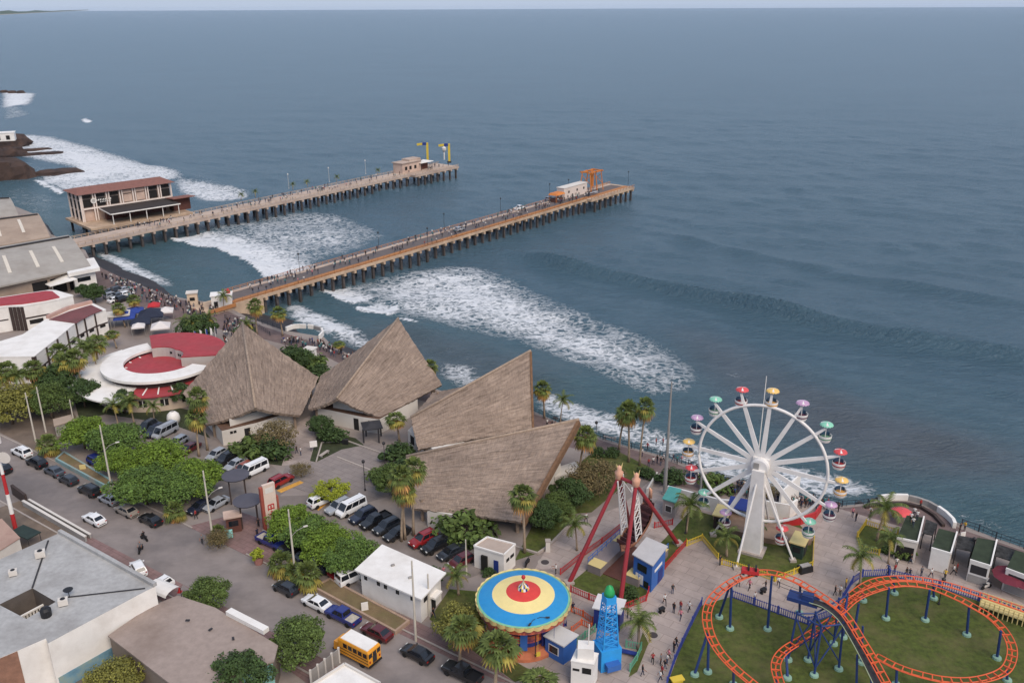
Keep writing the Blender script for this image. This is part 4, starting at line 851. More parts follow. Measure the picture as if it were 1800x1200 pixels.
def booth(name, label, g, h, wm, rm, win=True, slope=.3):
    P = [G(*p) for p in g]; c = cen(P); root = thing(name, label, 'booth', c); b = MB(c); b.prism([(p.x, p.y) for p in P], 0, h); b.build('wall', wm, root)
    q = []
    for i, p in enumerate(P): k = (p-c)*1.13; q.append(Vector((c.x+k.x, c.y+k.y, h+.06+(slope if i in (2, 3) else 0))))
    b = MB(c); b.add(q+[p+Vector((0, 0, .16)) for p in q], [(3, 2, 1, 0), (4, 5, 6, 7), (0, 1, 5, 4), (1, 2, 6, 5), (2, 3, 7, 6), (3, 0, 4, 7)]); b.build('roof', rm, root)
    if win: w = wallbox(root, 'window', M_white, P[0], P[1], .2, .75, .9, 2.1); wallbox(root, 'pane', M_glass, P[0], P[1], .25, .7, 1.0, 2.0, .06, .06).parent = w
    return root, P
r_, P = booth('ticket_booth', 'tall blue ticket booth with grey roof beside the pirate ship ride', [(1112, 1022), (1144, 1041), (1167, 1012), (1134, 997)], 4.4, M_bluep, mat('booth_roof', lin(178, 176, 176), .7, .06, .8), False)
wallbox(r_, 'window', M_glass, P[0], P[1], .22, .72, 2.5, 3.6); wallbox(r_, 'hatch', M_white, P[0], P[1], .15, .55, .4, 1.9); wallbox(r_, 'window', M_glass, P[0], P[1], .6, .85, .3, 1.3); wallbox(r_, 'door', M_navy, P[1], P[2], .5, .85, 0, 2.1); wallbox(r_, 'sign', M_white, P[1], P[2], .2, .75, 2.7, 3.1)
booth('ticket_booth', 'low blue ticket booth with white roof below the swing ride', [(958, 1150), (990, 1168), (1013, 1152), (982, 1136)], 2.7, M_bluep, mat('white_sheet_roof', lin(200, 198, 196), .6, .05, .8))
booth('ticket_booth', 'blue booth with white roof standing behind the blue drop tower', [(1043, 1102), (1088, 1112), (1096, 1092), (1052, 1082)], 2.9, M_navy, MATS['white_sheet_roof'])
booth('stall_kiosk', 'small kiosk with sea-green roof in front of the white wall', [(1164, 905), (1185, 912), (1194, 893), (1175, 888)], 2.9, mat('kiosk_wall', lin(150, 140, 136), .8, .1, 1.), mat('seagreen_roof', lin(88, 164, 152), .6, .1, .8), True)
# white stepped pylon building at the bottom edge
P = [G(1003, 1205), G(1042, 1212), G(1050, 1192), G(1012, 1184)]; r_, P = block('white_gatehouse', 'white stepped gatehouse with slit windows at the foot of the blue drop tower', 'building', P, 0, 3.6, M_white, M_white, .05, .15)
c = r_.location; b = MB(c); q = G(1028, 1196); b.box((q.x, q.y, 4.5), (1.9, 1.5, 1.6), -.1); b.build('upper_block', M_white, r_); wallbox(r_, 'window', M_open, P[0], P[1], .5, .9, 2.2, 3.0); wallbox(r_, 'window', M_open, P[0], P[1], .08, .38, 2.4, 2.7)
b = MB(c); b.tube((q.x+.3, q.y, 5.3), (q.x+.3, q.y, 8.2), .06); b.build('flag_pole', M_white, r_)
# ---- lower-left: grey roofed courtyard building
z1 = 7.0; rp = [(-40, 1000), (105, 936), (273, 1030), (256, 1038), (84, 1130), (81, 1121), (30, 1143), (-40, 1172)]
P = [G(x, y, z1) for x, y in rp]; c = cen(P); cb = thing('courtyard_building', 'large white building with grey flat roof and a sunken courtyard opening', 'building', c)
hole = [G(x, y, z1) for x, y in [(-2, 1062), (57, 1033), (98, 1057), (46, 1087)]]; bm = bmesh.new()
def fillring(outer, inner, z, name, m, parent):
    """flat roof with a hole: two polygons bridged around the opening"""
    b = MB(parent.location); O_ = [Vector((p.x, p.y, z)) for p in outer]; I_ = [Vector((p.x, p.y, z)) for p in inner]
    j = [min(range(len(O_)), key=lambda k: (O_[k]-q).length) for q in I_]; n = len(O_)
    for a in range(len(I_)):
        e = (a+1) % len(I_); k0, k1 = j[a], j[e]; seq = [k0]
        while seq[-1] != k1: seq.append((seq[-1]+1) % n)
        b.add([I_[a]]+[O_[k] for k in seq]+[I_[e]], [tuple(range(len(seq)+2))])
    return b.build(name, m, parent)
fillring([P[0], P[1], P[2], P[3], P[4], P[5], P[6], P[7]], [hole[0], hole[1], hole[2], hole[3]], z1, 'roof', M_flat, cb)
b = MB(c); n = len(P)
for i in range(n): a_, e_ = P[i], P[(i+1) % n]; b.quad((a_.x, a_.y, 0), (e_.x, e_.y, 0), (e_.x, e_.y, z1-.01), (a_.x, a_.y, z1-.01))
b.build('wall', M_white, cb)
b = MB(c)
for i in range(4): a_, e_ = hole[i], hole[(i+1) % 4]; b.quad((a_.x, a_.y, 2.), (e_.x, e_.y, 2.), (e_.x, e_.y, z1-.01), (a_.x, a_.y, z1-.01))
b.add([(p.x, p.y, 2.) for p in hole], [(0, 1, 2, 3)]); b.build('courtyard', mat('courtyard_wall', lin(92, 84, 78), .9, .2, .6), cb)
b = MB(c)
for i in range(9):
    p = hole[0].lerp(hole[1], .08+.1*i).lerp(hole[3].lerp(hole[2], .08+.1*i), .35); b.box((p.x, p.y, 4.6), (.18, .18, 1.2))
a_, e_ = hole[0].lerp(hole[3], .35), hole[1].lerp(hole[2], .35); b.slab((a_.x, a_.y, 5.2), (e_.x, e_.y, 5.2), .25, .2); b.build('balustrade', M_white, cb)
b = MB(c); a_, e_ = P[1], P[2]; b.slab((a_.x, a_.y, z1+.25), (e_.x, e_.y, z1+.25), .5, .5); b.build('parapet', M_flat, cb)
b = MB(c); q = [hole[1], G(85, 950, z1)]; b.slab(q[0]+Vector((0, 0, .05)), q[1]+Vector((0, 0, .05)), .2, .1); q = [G(115, 1050, z1), G(255, 1034, z1)]; b.slab(q[0]+Vector((0, 0, .05)), q[1]+Vector((0, 0, .05)), .18, .1); b.build('roof_seam', M_dark, cb)
# mural band low on the long wall
M_mural = mat('mural_blue', lin(110, 150, 170), .8, .35, .5, dirt=lin(150, 150, 110), dscale=.5, damt=.9); wallbox(cb, 'mural', M_mural, P[4], P[3], .02, .62, .0, 1.9, .05, .03); wallbox(cb, 'mural', mat('mural_green', lin(70, 140, 92), .8, .3, .6, dirt=lin(190, 170, 110), dscale=.4, damt=.9), P[4], P[3], .62, .9, .0, 1.5, .05, .03)
wallbox(cb, 'brick_end', mat('brick_brown', lin(140, 104, 86), .95, .2, 1.5, bump=.3, dirt=lin(110, 82, 70), dscale=.5), P[7], P[6], .3, 1.0, 0, z1-.05, .08, .05); wallbox(cb, 'window', M_open, P[2], P[1], .05, .1, 1, 3)
def rooftop(name, label, cat, px, z, parts, rz=.4):
    r = thing(name, label, cat, G(*px, z), rz)
    for nm, m, fn in parts: b = MB(); fn(b); b.build(nm, m, r)
    return r
for lb, px, s in (('white air conditioner on the grey roof close to the ridge seam', (72, 978), 1.1), ('white square air conditioner at the edge of the grey roof', (24, 1010), .9), ('white air conditioner beside the courtyard opening', (112, 1062), 1.0)):
    rooftop('air_conditioner', lb, 'air conditioner', px, z1, [('casing', M_offwhite, lambda b: b.box((0, 0, .45*s), (1.1*s, .8*s, .8*s))), ('fan_grille', M_black, lambda b: b.lathe([(.3*s, .86*s), (.3*s, .9*s), (.05, .9*s)], n=12)), ('foot', M_dark, lambda b: b.box((0, 0, .025), (.9*s, .9*s, .05)))])
rooftop('water_tank', 'dark round water tank near the courtyard on the grey roof', 'water tank', (82, 1082), z1, [('tank', M_black, lambda b: b.lathe([(.6, 0), (.65, .9), (.45, 1.2), (.1, 1.3)], n=14)), ('lid', M_dark, lambda b: b.lathe([(.2, 1.28), (.2, 1.36), (0, 1.38)], n=10))])
rooftop('satellite_dish', 'black satellite dish on the grey roof', 'satellite dish', (122, 1048), z1, [('mast', M_dark, lambda b: b.tube((0, 0, 0), (0, 0, .7), .05)), ('dish', M_black, lambda b: b.lathe([(.0, .75), (.4, .85), (.6, 1.05)], n=14))])
# ---- brown flat-roof building
z2 = 4.3; rp = [(264, 1066), (312, 1047), (377, 1068), (487, 1134), (480, 1160), (330, 1222), (192, 1116)]; P = [G(x, y, z2) for x, y in rp]
r_, Pq = block('brown_building', 'single-storey building with wide dusty brown flat roof and turquoise wall end', 'building', P, 0, 4.1, mat('weathered_wall', lin(128, 116, 104), .95, .2, .6, dirt=lin(80, 70, 62), dscale=.3), M_brownroof, .12, .2)
wallbox(r_, 'painted_wall', M_turq, P[5], P[4], .62, .99, .4, 3.9, .06, .04); b = MB(r_.location); q = [G(402, 1074, z2+.3), G(468, 1108, z2+.3)]; b.slab(q[0], q[1], .9, .6); b.build('parapet', M_white, r_)
for k in range(3): p = G(330+40*k, 1090+16*k, z2+.2); b = MB(r_.location); b.box((p.x, p.y, p.z+.06), (.5, .25, .12), k); b.build('roof_vent', M_dark, r_)
# ---- bottom white roof and panel fence
P = [G(606, 1166, 3.4), G(668, 1200, 3.4), G(640, 1240, 3.4), G(530, 1215, 3.4)]; r_, _ = block('corner_shop', 'white roofed corner shop cut off at the bottom edge beside the school bus', 'shop', P, 0, 3.2, M_offwhite, M_white, .1, .1, parapet=.35)
A_, B_ = G(548, 1204), G(597, 1164); fn = thing('panel_fence', 'grey concrete panel fence next to the yellow school bus', 'fence', A_)
for i in range(4): a_, e_ = A_.lerp(B_, i/4), A_.lerp(B_, (i+1)/4); b = MB(A_); b.slab((a_.x, a_.y, 1.05), (e_.x, e_.y, 1.05), .12, 2.1); b.build('panel', M_grey, fn)
for i in range(5): p = A_.lerp(B_, i/4); b = MB(A_); b.box((p.x, p.y, 1.15), (.24, .24, 2.3)); b.build('post', M_offwhite, fn)
# ---- far lower-left lot
P = [G(-30, 985, 3), G(34, 945, 3), G(2, 912, 3), G(-40, 930, 3)]; block('low_building', 'low building with pinkish flat roof below the red and white mast', 'building', P, 0, 2.9, M_offwhite, mat('pink_roof', lin(170, 142, 128), .9, .12, .6, dirt=lin(130, 100, 90), dscale=.3, damt=.9), .1, .15)
c = G(50, 958); aw = thing('scaffold_canopy', 'dark green canvas canopy on a metal frame beside the grey roof', 'canopy', c, -.5); b = MB(); b.box((0, 0, 2.3), (4.2, 2.2, .15)); b.build('roof', mat('dark_canvas', lin(38, 52, 48), .8, .2, 1.), aw)
for sx in (-1.9, 1.9):
    for sy in (-.95, .95): b = MB(); b.tube((sx, sy, 0), (sx, sy, 2.2), .05); b.build('post', M_dark, aw)
def lowwall(name, label, cat, pts, h, w, m, cap=None, group=None):
    Q = [G(*p) for p in pts]; root = thing(name, label, cat, Q[0], 0, group); b = MB(Q[0])
    for a_, e_ in zip(Q[:-1], Q[1:]): b.slab((a_.x, a_.y, h/2), (e_.x, e_.y, h/2), w, h)
    b.build('wall', m, root)
    if cap:
        b = MB(Q[0])
        for a_, e_ in zip(Q[:-1], Q[1:]): b.slab((a_.x, a_.y, h+.055), (e_.x, e_.y, h+.055), w+.12, .1)
        b.build('coping', cap, root)
    return root
lowwall('boundary_wall', 'low double boundary wall between the bare lot and the road', 'wall', [(42, 888), (152, 952)], .9, .3, M_grey, M_offwhite)
lowwall('boundary_wall', 'inner low wall with pale coping along the bare lot', 'wall', [(52, 884), (160, 946)], .7, .25, M_grey, M_offwhite)
lowwall('boundary_wall', 'short dark wall end beside the red and white mast', 'wall', [(24, 868), (48, 886)], 1.8, .4, M_slat)
c = G(290, 1056); sa = thing('shade_awning', 'pale curved awning sheltering the white cars at the building corner', 'awning', c, -.5); b = MB()
for i in range(6): a0, a1 = R(30*i), R(30*(i+1)); b.quad((-2, 1.3*math.cos(a0), 2+.6*math.sin(a0)), (2, 1.3*math.cos(a0), 2+.6*math.sin(a0)), (2, 1.3*math.cos(a1), 2+.6*math.sin(a1)), (-2, 1.3*math.cos(a1), 2+.6*math.sin(a1)))
b.build('roof', M_white, sa)
for sx in (-1.9, 1.9):
    for sy in (-1.25, 1.25): b = MB(); b.tube((sx, sy, 0), (sx, sy, 2), .05); b.build('post', M_dark, sa)
# ---- planters along the street
def planter(label, px, h, m, soil):
    Q = [G(*p) for p in px]; c = cen(Q); root = thing('planter', label, 'planter', c); b = MB(c)
    for i in range(len(Q)): a_, e_ = Q[i], Q[(i+1) % len(Q)]; d = (e_-a_).normalized()*.13; b.slab((a_.x-d.x, a_.y-d.y, h/2), (e_.x+d.x, e_.y+d.y, h/2-.003*i), .3, h)
    b.build('rim', m, root); b = MB(c); b.prism([(p.x, p.y) for p in Q], .02, h-.12); b.build('soil', soil, root); return root
planter('long turquoise-faced planter behind the row of dark parked cars', [(100, 812), (188, 860), (196, 850), (114, 800)], .8, mat('turquoise_wash', lin(126, 158, 160), .85, .2, .8, dirt=lin(150, 140, 128), dscale=.4, damt=.8), M_dry)
planter('long grass planter between the road and the white utility building', [(552, 1036), (695, 1114), (718, 1096), (580, 1022)], .6, mat('tan_kerb', lin(160, 136, 118), .9, .15, .8), M_dry)
lowwall('boundary_wall', 'low kerb wall fencing the street trees from the pavement', 'wall', [(462, 935), (560, 985), (640, 1030)], .5, .25, M_kerb)
# ================= PIERS
def pier(label, near0, near1, head0, head1, wid, zd, edge, deckm, walk, headout, n_bent, road=None):
    A, B = G(*near0, zd), G(*near1, zd); H0, H1 = G(*head0, zd), G(*head1, zd); d = (H1-A); d.z = 0; d.normalize(); n = Vector((-d.y, d.x, 0)); L_ = (H1-A).dot(d); Lh = (B-A).dot(d); c = Vector((A.x, A.y, SEA)); root = thing('pier', label, 'pier', c)
    T = lambda s, w, z=zd: Vector((A.x, A.y, 0))+d*s+n*w+Vector((0, 0, z))
    b = MB(c); b.prism([(p.x, p.y) for p in (T(-6, 0), T(Lh, 0), T(Lh, wid), T(-6, wid))], zd-.9, zd); b.prism([(p.x, p.y) for p in (T(Lh, -headout), T(L_, -headout), T(L_, wid+2), T(Lh, wid+2))], zd-.95, zd+.01); b.build('deck', deckm, root)
    if road:
        b = MB(c); b.prism([(p.x, p.y) for p in (T(-6, 2.1), T(L_-2, 2.1), T(L_-2, wid-1.9), T(-6, wid-1.9))], zd+.015, zd+.03, bottom=False); b.build('roadway', road, root)
        for w0, w1, mm in ((.25, 2.08, walk), (wid-1.88, wid-.2, M_pierpink)): b = MB(c); b.prism([(p.x, p.y) for p in (T(-6, w0), T(L_-1, w0), T(L_-1, w1), T(-6, w1))], zd+.02, zd+.16, bottom=False); b.build('walkway', mm, root)
    for w, s0, s1 in ((.08, -6, Lh), (wid-.08, -2, L_), (-headout+.08, Lh, L_)):
        b = MB(c); b.slab(T(s0, w, zd+.95), T(s1, w, zd+.95), .16, .12); b.slab(T(s0, w, zd+.5), T(s1, w, zd+.5), .1, .08)
        k = s0
        while k < s1: p = T(k, w, zd+.5); b.box(p, (.14, .14, 1.0)); k += 2.5
        b.build('railing', edge, root)
    for j in range(n_bent):
        s = 4+(L_-5.5)*j/(n_bent-1); w0 = -headout if s > Lh else 0.; b = MB(c); b.slab(T(s, w0-.3, zd-1.3), T(s, wid+.3, zd-1.3), .8, .75); b.build('cap_beam', deckm, root)
        for w in (w0+.9, wid-1.2):
            p = T(s, w, 0); b = MB(c); b.box((p.x, p.y, (zd-1.7+SEA-2)/2), (.75, .75, zd-1.7-SEA+2), math.atan2(d.y, d.x)); b.build('pile', M_pile, root)
    return root, T, L_, Lh, math.atan2(d.y, d.x)
pa, TA, LA, LHA, angA = pier('pale concrete pier carrying the restaurant, with small palms along its walkway', (143, 430), (716, 306.5), (722, 305), (798, 291), 10., 1.5, M_stone, M_pierpink, M_pierpink, 3.2, 42)
pb, TB, LB, LHB, angB = pier('working pier with ochre walkway, dark roadway and orange gantry at its end', (446, 523), (1032, 350), (1036, 351), (1107, 327.5), 10.2, 1.5, M_owalk, M_stone, M_owalk, 2.4, 48, M_asph)
# abutment of the working pier
P = [G(402, 543), G(446, 527), G(452, 552), G(430, 560)]; r = thing('pier_abutment', 'pale stone ramp carrying the working pier onto the land', 'abutment', cen(P)); b = MB(cen(P)); q = [TB(-14, 0, 0), TB(3, 0, 0), TB(3, 10, 0), TB(-14, 10, 0)]; b.prism([(p.x, p.y) for p in q], -5, .58); b.build('base', M_stone, r); b = MB(cen(P)); b.slab(TB(-14, -.2, 1.1), TB(-6, -.2, 1.1), .3, 1.0); b.build('parapet', M_owalk, r)
# ---- restaurant on the pale pier
zd = 1.5; FL, BLp = G(148, 391, zd), G(117, 386, zd); FR = G(300, 321, 11.6); FR.z = zd; rx = (FR-FL).normalized(); ry = Vector((-rx.y, rx.x, 0)); W_ = (FR-FL).length; D_ = 12.5; c = FL+Vector((0, 0, 0)); an = math.atan2(rx.y, rx.x); re_ = thing('pier_restaurant', 'two-storey restaurant with long brown roof on the pale pier', 'restaurant', (FL.x, FL.y, zd), an); HH = 10.2
b = MB(); b.box((W_/2, D_/2-5.5, -.45), (W_+4, D_+13, .8)); b.build('platform', M_stone, re_)
for i in range(10):
    for y in (-1, D_+1): b = MB(); b.box((W_*i/9, y, -4.2), (.7, .7, 6.4)); b.build('pile', M_pile, re_)
b = MB(); b.box((W_/2, D_/2+.4, HH/2), (W_-1, D_-1, HH)); b.build('wall', mat('pinkish_wall', lin(196, 172, 156), .85, .08, .6, dirt=lin(150, 122, 110), dscale=.2), re_)
b = MB(); o_ = 1.3; zr = HH+.05; V = [(-o_, -o_, zr), (W_+o_, -o_, zr), (W_+o_, D_+o_, zr), (-o_, D_+o_, zr), (1.5, D_/2, zr+1.6), (W_-1.5, D_/2, zr+1.6)]; b.add(V, [(0, 1, 5, 4), (1, 2, 5), (2, 3, 4, 5), (3, 0, 4), (3, 2, 1, 0)]); b.build('roof', M_rooftile, re_)
nb_ = 7
for i in range(nb_+1):
    x = W_*i/nb_
    for dx in (-.45, .45): b = MB(); b.box((min(max(x+dx, .3), W_-.3), -.02, HH/2), (.38, .5, HH)); b.build('pilaster', mat('pilaster_white', lin(224, 210, 200), .8, .06, 1.), re_)
    if i < nb_:
        for z0, z1_ in ((5.3, 8.0), (8.5, 9.6)): b = MB(); b.box((x+W_/nb_/2, .34, (z0+z1_)/2), (W_/nb_-1.8, .5, z1_-z0)); b.build('window', M_open if i not in (3, 4) else MATS['pinkish_wall'], re_)
b = MB(); b.box((W_/2, .1, 4.7), (W_-.6, .7, .5)); b.build('floor_band', MATS['pilaster_white'], re_)
for i in range(4):
    b = MB(); b.box((.02, D_*(i+.0)/3*.94+.3, HH/2), (.5, .4, HH)); b.build('pilaster', MATS['pilaster_white'], re_)
    if i < 3:
        for z0, z1_ in ((.8, 3.4), (4.2, 7.2), (7.9, 9.6)): b = MB(); b.box((.36, D_*(i+.5)/3*.94+.3, (z0+z1_)/2), (.5, D_/3-1.6, z1_-z0)); b.build('window', M_open, re_)
b = MB(); b.lathe([(.75, -.1), (1.0, -.1), (1.0, .1), (.75, .1), (.75, -.1)], n=20); b.v = [Vector((v.x+W_*.13, v.z-.35, v.y+7.4)) for v in b.v]; b.build('emblem_ring', M_white, re_)
b = MB()
for k in range(9): b.box((W_*.165+k*.62, -.42, 7.5+.0), (.34 if k % 3 else .2, .08, .6))
for k in range(7): b.box((W_*.20+k*.6, -.42, 6.7), (.3, .08, .34))
b.build('lettering', M_white, re_)
b = MB(); b.box((W_*.55, -6.2, 4.2), (W_*.76, 11.0, .18), rot=(Matrix.Rotation(.06, 3, 'X'))); b.build('terrace_roof', mat('black_terrace_roof', lin(54, 48, 46), .8, .1, .5), re_)
b = MB(); b.slab((W_*.17, -11.75, 3.85), (W_*.93, -11.75, 3.85), .12, .4); b.slab((W_*.165, -11.7, 3.85), (W_*.165, -1, 4.5), .12, .4); b.build('terrace_fascia', M_white, re_)
for i in range(5): b = MB(); b.tube((W_*(.19+.18*i), -11.2, 0), (W_*(.19+.18*i), -11.2, 3.7), .16); b.build('post', M_white, re_)
b = MB(); b.box((W_*1.03, -4.5, 4.9), (W_*.26, 7, .3), rot=Matrix.Rotation(-.08, 3, 'X')); b.build('side_roof', M_rooftile, re_); b = MB(); b.box((W_*1.03, -3.2, 2.2), (W_*.2, 4, 4.4)); b.build('side_wall', M_brown, re_); b = MB(); b.box((W_*.55, -1.4, 1.7), (W_*.66, 1.6, 3.2)); b.build('bar_counter', M_brown, re_)
# ---- house and cranes at the head of the pale pier
p = TA(LHA+6, 7.5); r = thing('pier_house', 'pinkish flat-roofed house with white canopy at the pale pier head', 'house', (p.x, p.y, 1.51), angA); b = MB(); b.box((0, 0, 2.3), (13, 6, 4.6)); b.build('wall', MATS['pinkish_wall'], r); b = MB(); b.box((0, 0, 4.75), (14, 7, .3)); b.box((3.5, .5, 5.35), (8, 5, .9)); b.build('roof', M_pierpink, r); b = MB(); b.box((9.5, -1.2, 3.5), (9, 6.5, .25)); b.build('canopy', M_white, r); b = MB(); b.box((9.2, 0, 1.5), (7, 3.5, 3)); b.build('bar', M_brown, r)
for sx in (5.5, 13.3): b = MB(); b.tube((sx, -4, 0), (sx, -4, 3.4), .12); b.build('post', M_dark, r)
wm_ = [(-4, -3.05), (-1, -3.05), (2.4, -3.05)]
for x, y in wm_: b = MB(); b.box((x, y, 2.2), (1.4, .2, 1.6)); b.build('window', M_open, r)
for lab, px, s in (('yellow slewing crane with blue jib root nearer the pier house', (752, 284), 1), ('yellow slewing crane at the outermost corner of the pale pier', (790, 286), 1)):
    p = G(*px, 1.5); r = thing('pier_crane', lab, 'crane', p, 0); b = MB(); b.box((0, 0, 4.7), (1.05, 1.05, 9.4)); b.build('mast', M_yel, r); b = MB(); b.box((-1.4, 0, 8.9), (2.0, 1.1, 1.3)); b.build('jib_root', M_navy, r); b = MB(); b.slab((-2.3, 0, 8.9), (-5.2, 0, 8.5), .9, 1.0); b.build('jib', M_yel, r); b = MB(); b.box((0, 0, .4), (2, 2, .8)); b.build('base', M_dark, r)
p = G(781, 281, 1.5); r = thing('navigation_light', 'white navigation light with fat head between the yellow cranes', 'beacon', p); b = MB(); b.tube((0, 0, 0), (0, 0, 4), .35); b.build('mast', M_white, r); b = MB(); b.lathe([(.5, 4), (1.1, 5), (1.2, 6), (.6, 6.6), (0, 6.8)], n=12); b.build('lamp_head', M_offwhite, r)
# ---- head of the working pier
p = TB(LHB+2, 8.6); r = thing('pier_shed', 'long white shed with small square windows on the working pier head', 'shed', (p.x, p.y, 1.52), angB); b = MB(); b.box((0, 0, 2.2), (17, 3.6, 4.4)); b.build('wall', mat('shed_cream', lin(214, 200, 190), .8, .08, .8, dirt=lin(170, 150, 136), dscale=.4), r); b = MB(); b.box((0, 0, 4.5), (17.4, 4.0, .2)); b.build('roof', M_offwhite, r)
for x in (-5, 1, 6): b = MB(); b.box((x, -1.82, 2.6), (.9, .12, .9)); b.build('window', M_open, r)
p = TB(LHB-11, 7.2); r = thing('pier_stall', 'orange-roofed stall in front of the white pier shed', 'stall', (p.x, p.y, 1.52), angB); b = MB(); b.box((0, 0, 3.2), (6.5, 4, .7), tap=.8); b.build('roof', M_orange, r); b = MB(); b.box((0, 0, .6), (5, 2.6, 1.2)); b.build('counter', M_brown, r)
for sx in (-2.9, 2.9):
    for sy in (-1.7, 1.7): b = MB(); b.tube((sx, sy, 0), (sx, sy, 2.9), .09); b.build('post', M_orange, r)
p = TB(LHB+16, 8.2); r = thing('gantry_crane', 'orange steel gantry crane over the working pier head', 'crane', (p.x, p.y, 1.52), angB)
for sx in (-4.2, 0, 4.2):
    for sy in (-2.6, 2.6): b = MB(); b.slab((sx*1.12, sy*1.15, 0), (sx, sy*.75, 8), .34, .34); b.build('leg', M_orange, r)
b = MB()
for sy in (-2, 2): b.slab((-5, sy, 8.2), (5, sy, 8.2), .45, .6)
for sx in (-4.2, 0, 4.2): b.slab((sx, -3, 8.25), (sx, 3, 8.25), .45, .5)
b.build('top_frame', M_orange, r); b = MB(); b.box((-.3, -.5, 5.0), (1.0, 1.0, 6.0)); b.build('hoist', M_orange, r)
b = MB()
for sx in (-4.2, 4.2): b.slab((sx, -2.7, 3), (sx, 2.2, 7), .18, .18); b.slab((sx*1.001, 2.7, 3), (sx, -2.2, 7), .17, .17)
b.build('bracing', M_orange, r)
p = TB(LHB+8, 2.2); r = thing('grey_boat', 'small grey boat resting on the working pier by the shed', 'boat', (p.x, p.y, 1.52), angB); b = MB(); ring = []
for x, w, z in ((-3.6, .9, .9), (-2, 1.15, .95), (0, 1.2, 1.0), (2, 1.0, 1.1), (3.4, .45, 1.3), (4.1, .05, 1.45)): ring.append([(x, -w, z), (x, -w*.6, .3), (x, 0, .12), (x, w*.6, .3), (x, w, z)])
b.add([q for rr in ring for q in rr], [(i*5+k, i*5+k+1, (i+1)*5+k+1, (i+1)*5+k) for i in range(5) for k in range(4)]+[(0, 1, 2, 3, 4)]); b.build('hull', mat('boat_grey', lin(150, 152, 158), .6, .1, 1.), r); b = MB(); b.box((-.6, 0, .75), (4.6, 1.5, .1)); b.build('deck', M_dark, r)
# ---- gate buildings at the pier root
def gbox(name, label, cat, px, size, h, wm, rm, rz, z0=0.):
    c = G(*px, z0); r = thing(name, label, cat, c, rz); b = MB(); b.box((0, 0, h/2), (size[0], size[1], h)); b.build('wall', wm, r); b = MB(); b.box((0, 0, h+.13), (size[0]+.5, size[1]+.5, .22)); b.build('roof', rm, r); return r
r = gbox('pier_gatehouse', 'white gatehouse with red finial at the start of the working pier', 'gatehouse', (392, 541), (5.2, 3.4), 3.8, M_white, M_white, .25); b = MB(); b.lathe([(.5, 3.9), (.6, 4.6), (0, 5.4)], c=(1.8, 0, 0), n=8); b.build('finial', M_red, r); b = MB(); b.box((-1.5, -1.72, 1.2), (1.0, .1, 2.4)); b.build('door', M_open, r)
r = gbox('ticket_kiosk', 'cream square ticket kiosk left of the pier gatehouse', 'kiosk', (340, 534), (2.6, 2.2), 3.2, mat('cream_wall', lin(206, 184, 160), .8, .08, 1.), M_offwhite, .25); b = MB(); b.box((0, -1.12, 1.7), (1.3, .1, .9)); b.build('window', M_open, r)
r = gbox('beach_kiosk', 'low white kiosk beside the seating circle under the bushes', 'kiosk', (546, 632), (2.2, 2.0), 2.6, M_white, M_offwhite, -.3); b = MB(); b.box((0, -1.03, 1.4), (1.2, .1, .8)); b.build('window', M_open, r)
# ---- market tents
def tent(label, px, s, m, h=2.6, rz=.3):
    r = thing('market_tent', label, 'tent', G(*px), rz); b = MB(); e = s/2; b.add([(-e, -e, h), (e, -e, h), (e, e, h), (-e, e, h), (0, 0, h+s*.28)], [(0, 1, 4), (1, 2, 4), (2, 3, 4), (3, 0, 4)]); b.add([(-e, -e, h-.3), (e, -e, h-.3), (e, e, h-.3), (-e, e, h-.3), (-e, -e, h), (e, -e, h), (e, e, h), (-e, e, h)], [(0, 1, 5, 4), (1, 2, 6, 5), (2, 3, 7, 6), (3, 0, 4, 7)]); b.build('canopy', m, r)
    for sx in (-e, e):
        for sy in (-e, e): b = MB(); b.tube((sx*.97, sy*.97, 0), (sx*.97, sy*.97, h-.28), .04); b.build('pole', M_grey, r)
M_cblue = mat('canvas_blue', lin(44, 66, 140), .8, .1, 1.); M_cnavy = mat('canvas_navy', lin(34, 40, 58), .8, .1, 1.); M_cwhite = mat('canvas_white', lin(206, 200, 196), .8, .06, 1.); M_cred = mat('canvas_red', lin(176, 46, 52), .8, .1, 1.)
for a_ in (('bright blue market tent beside the palms', (222, 572), 5.0, M_cblue), ('second blue market tent, half behind the first', (240, 562), 4.0, M_cblue), ('wide navy market tent near the red umbrella', (268, 568), 6.0, M_cnavy), ('dark navy tent behind the white round table top', (250, 582), 4.5, M_cnavy), ('small white peaked tent next to the red one', (294, 562), 3.6, M_cwhite), ('small red peaked tent among the market stalls', (273, 552), 3.0, M_cred), ('white domed tent closest to the dense feather palms', (285, 590), 4.4, M_cwhite), ('white flat-topped tent between two fan palms', (246, 590), 3.0, M_cwhite)): tent(*a_)
r = gbox('long_canopy', 'long pale canopy roof behind the curved building', 'canopy', (193, 555), (9, 4), .2, M_grey, M_offwhite, .35, 3.); 
for x in (-4, 0, 4): b = MB(); b.tube((x, -1.6, -3), (x, -1.6, 0), .1); b.build('post', M_grey, r)
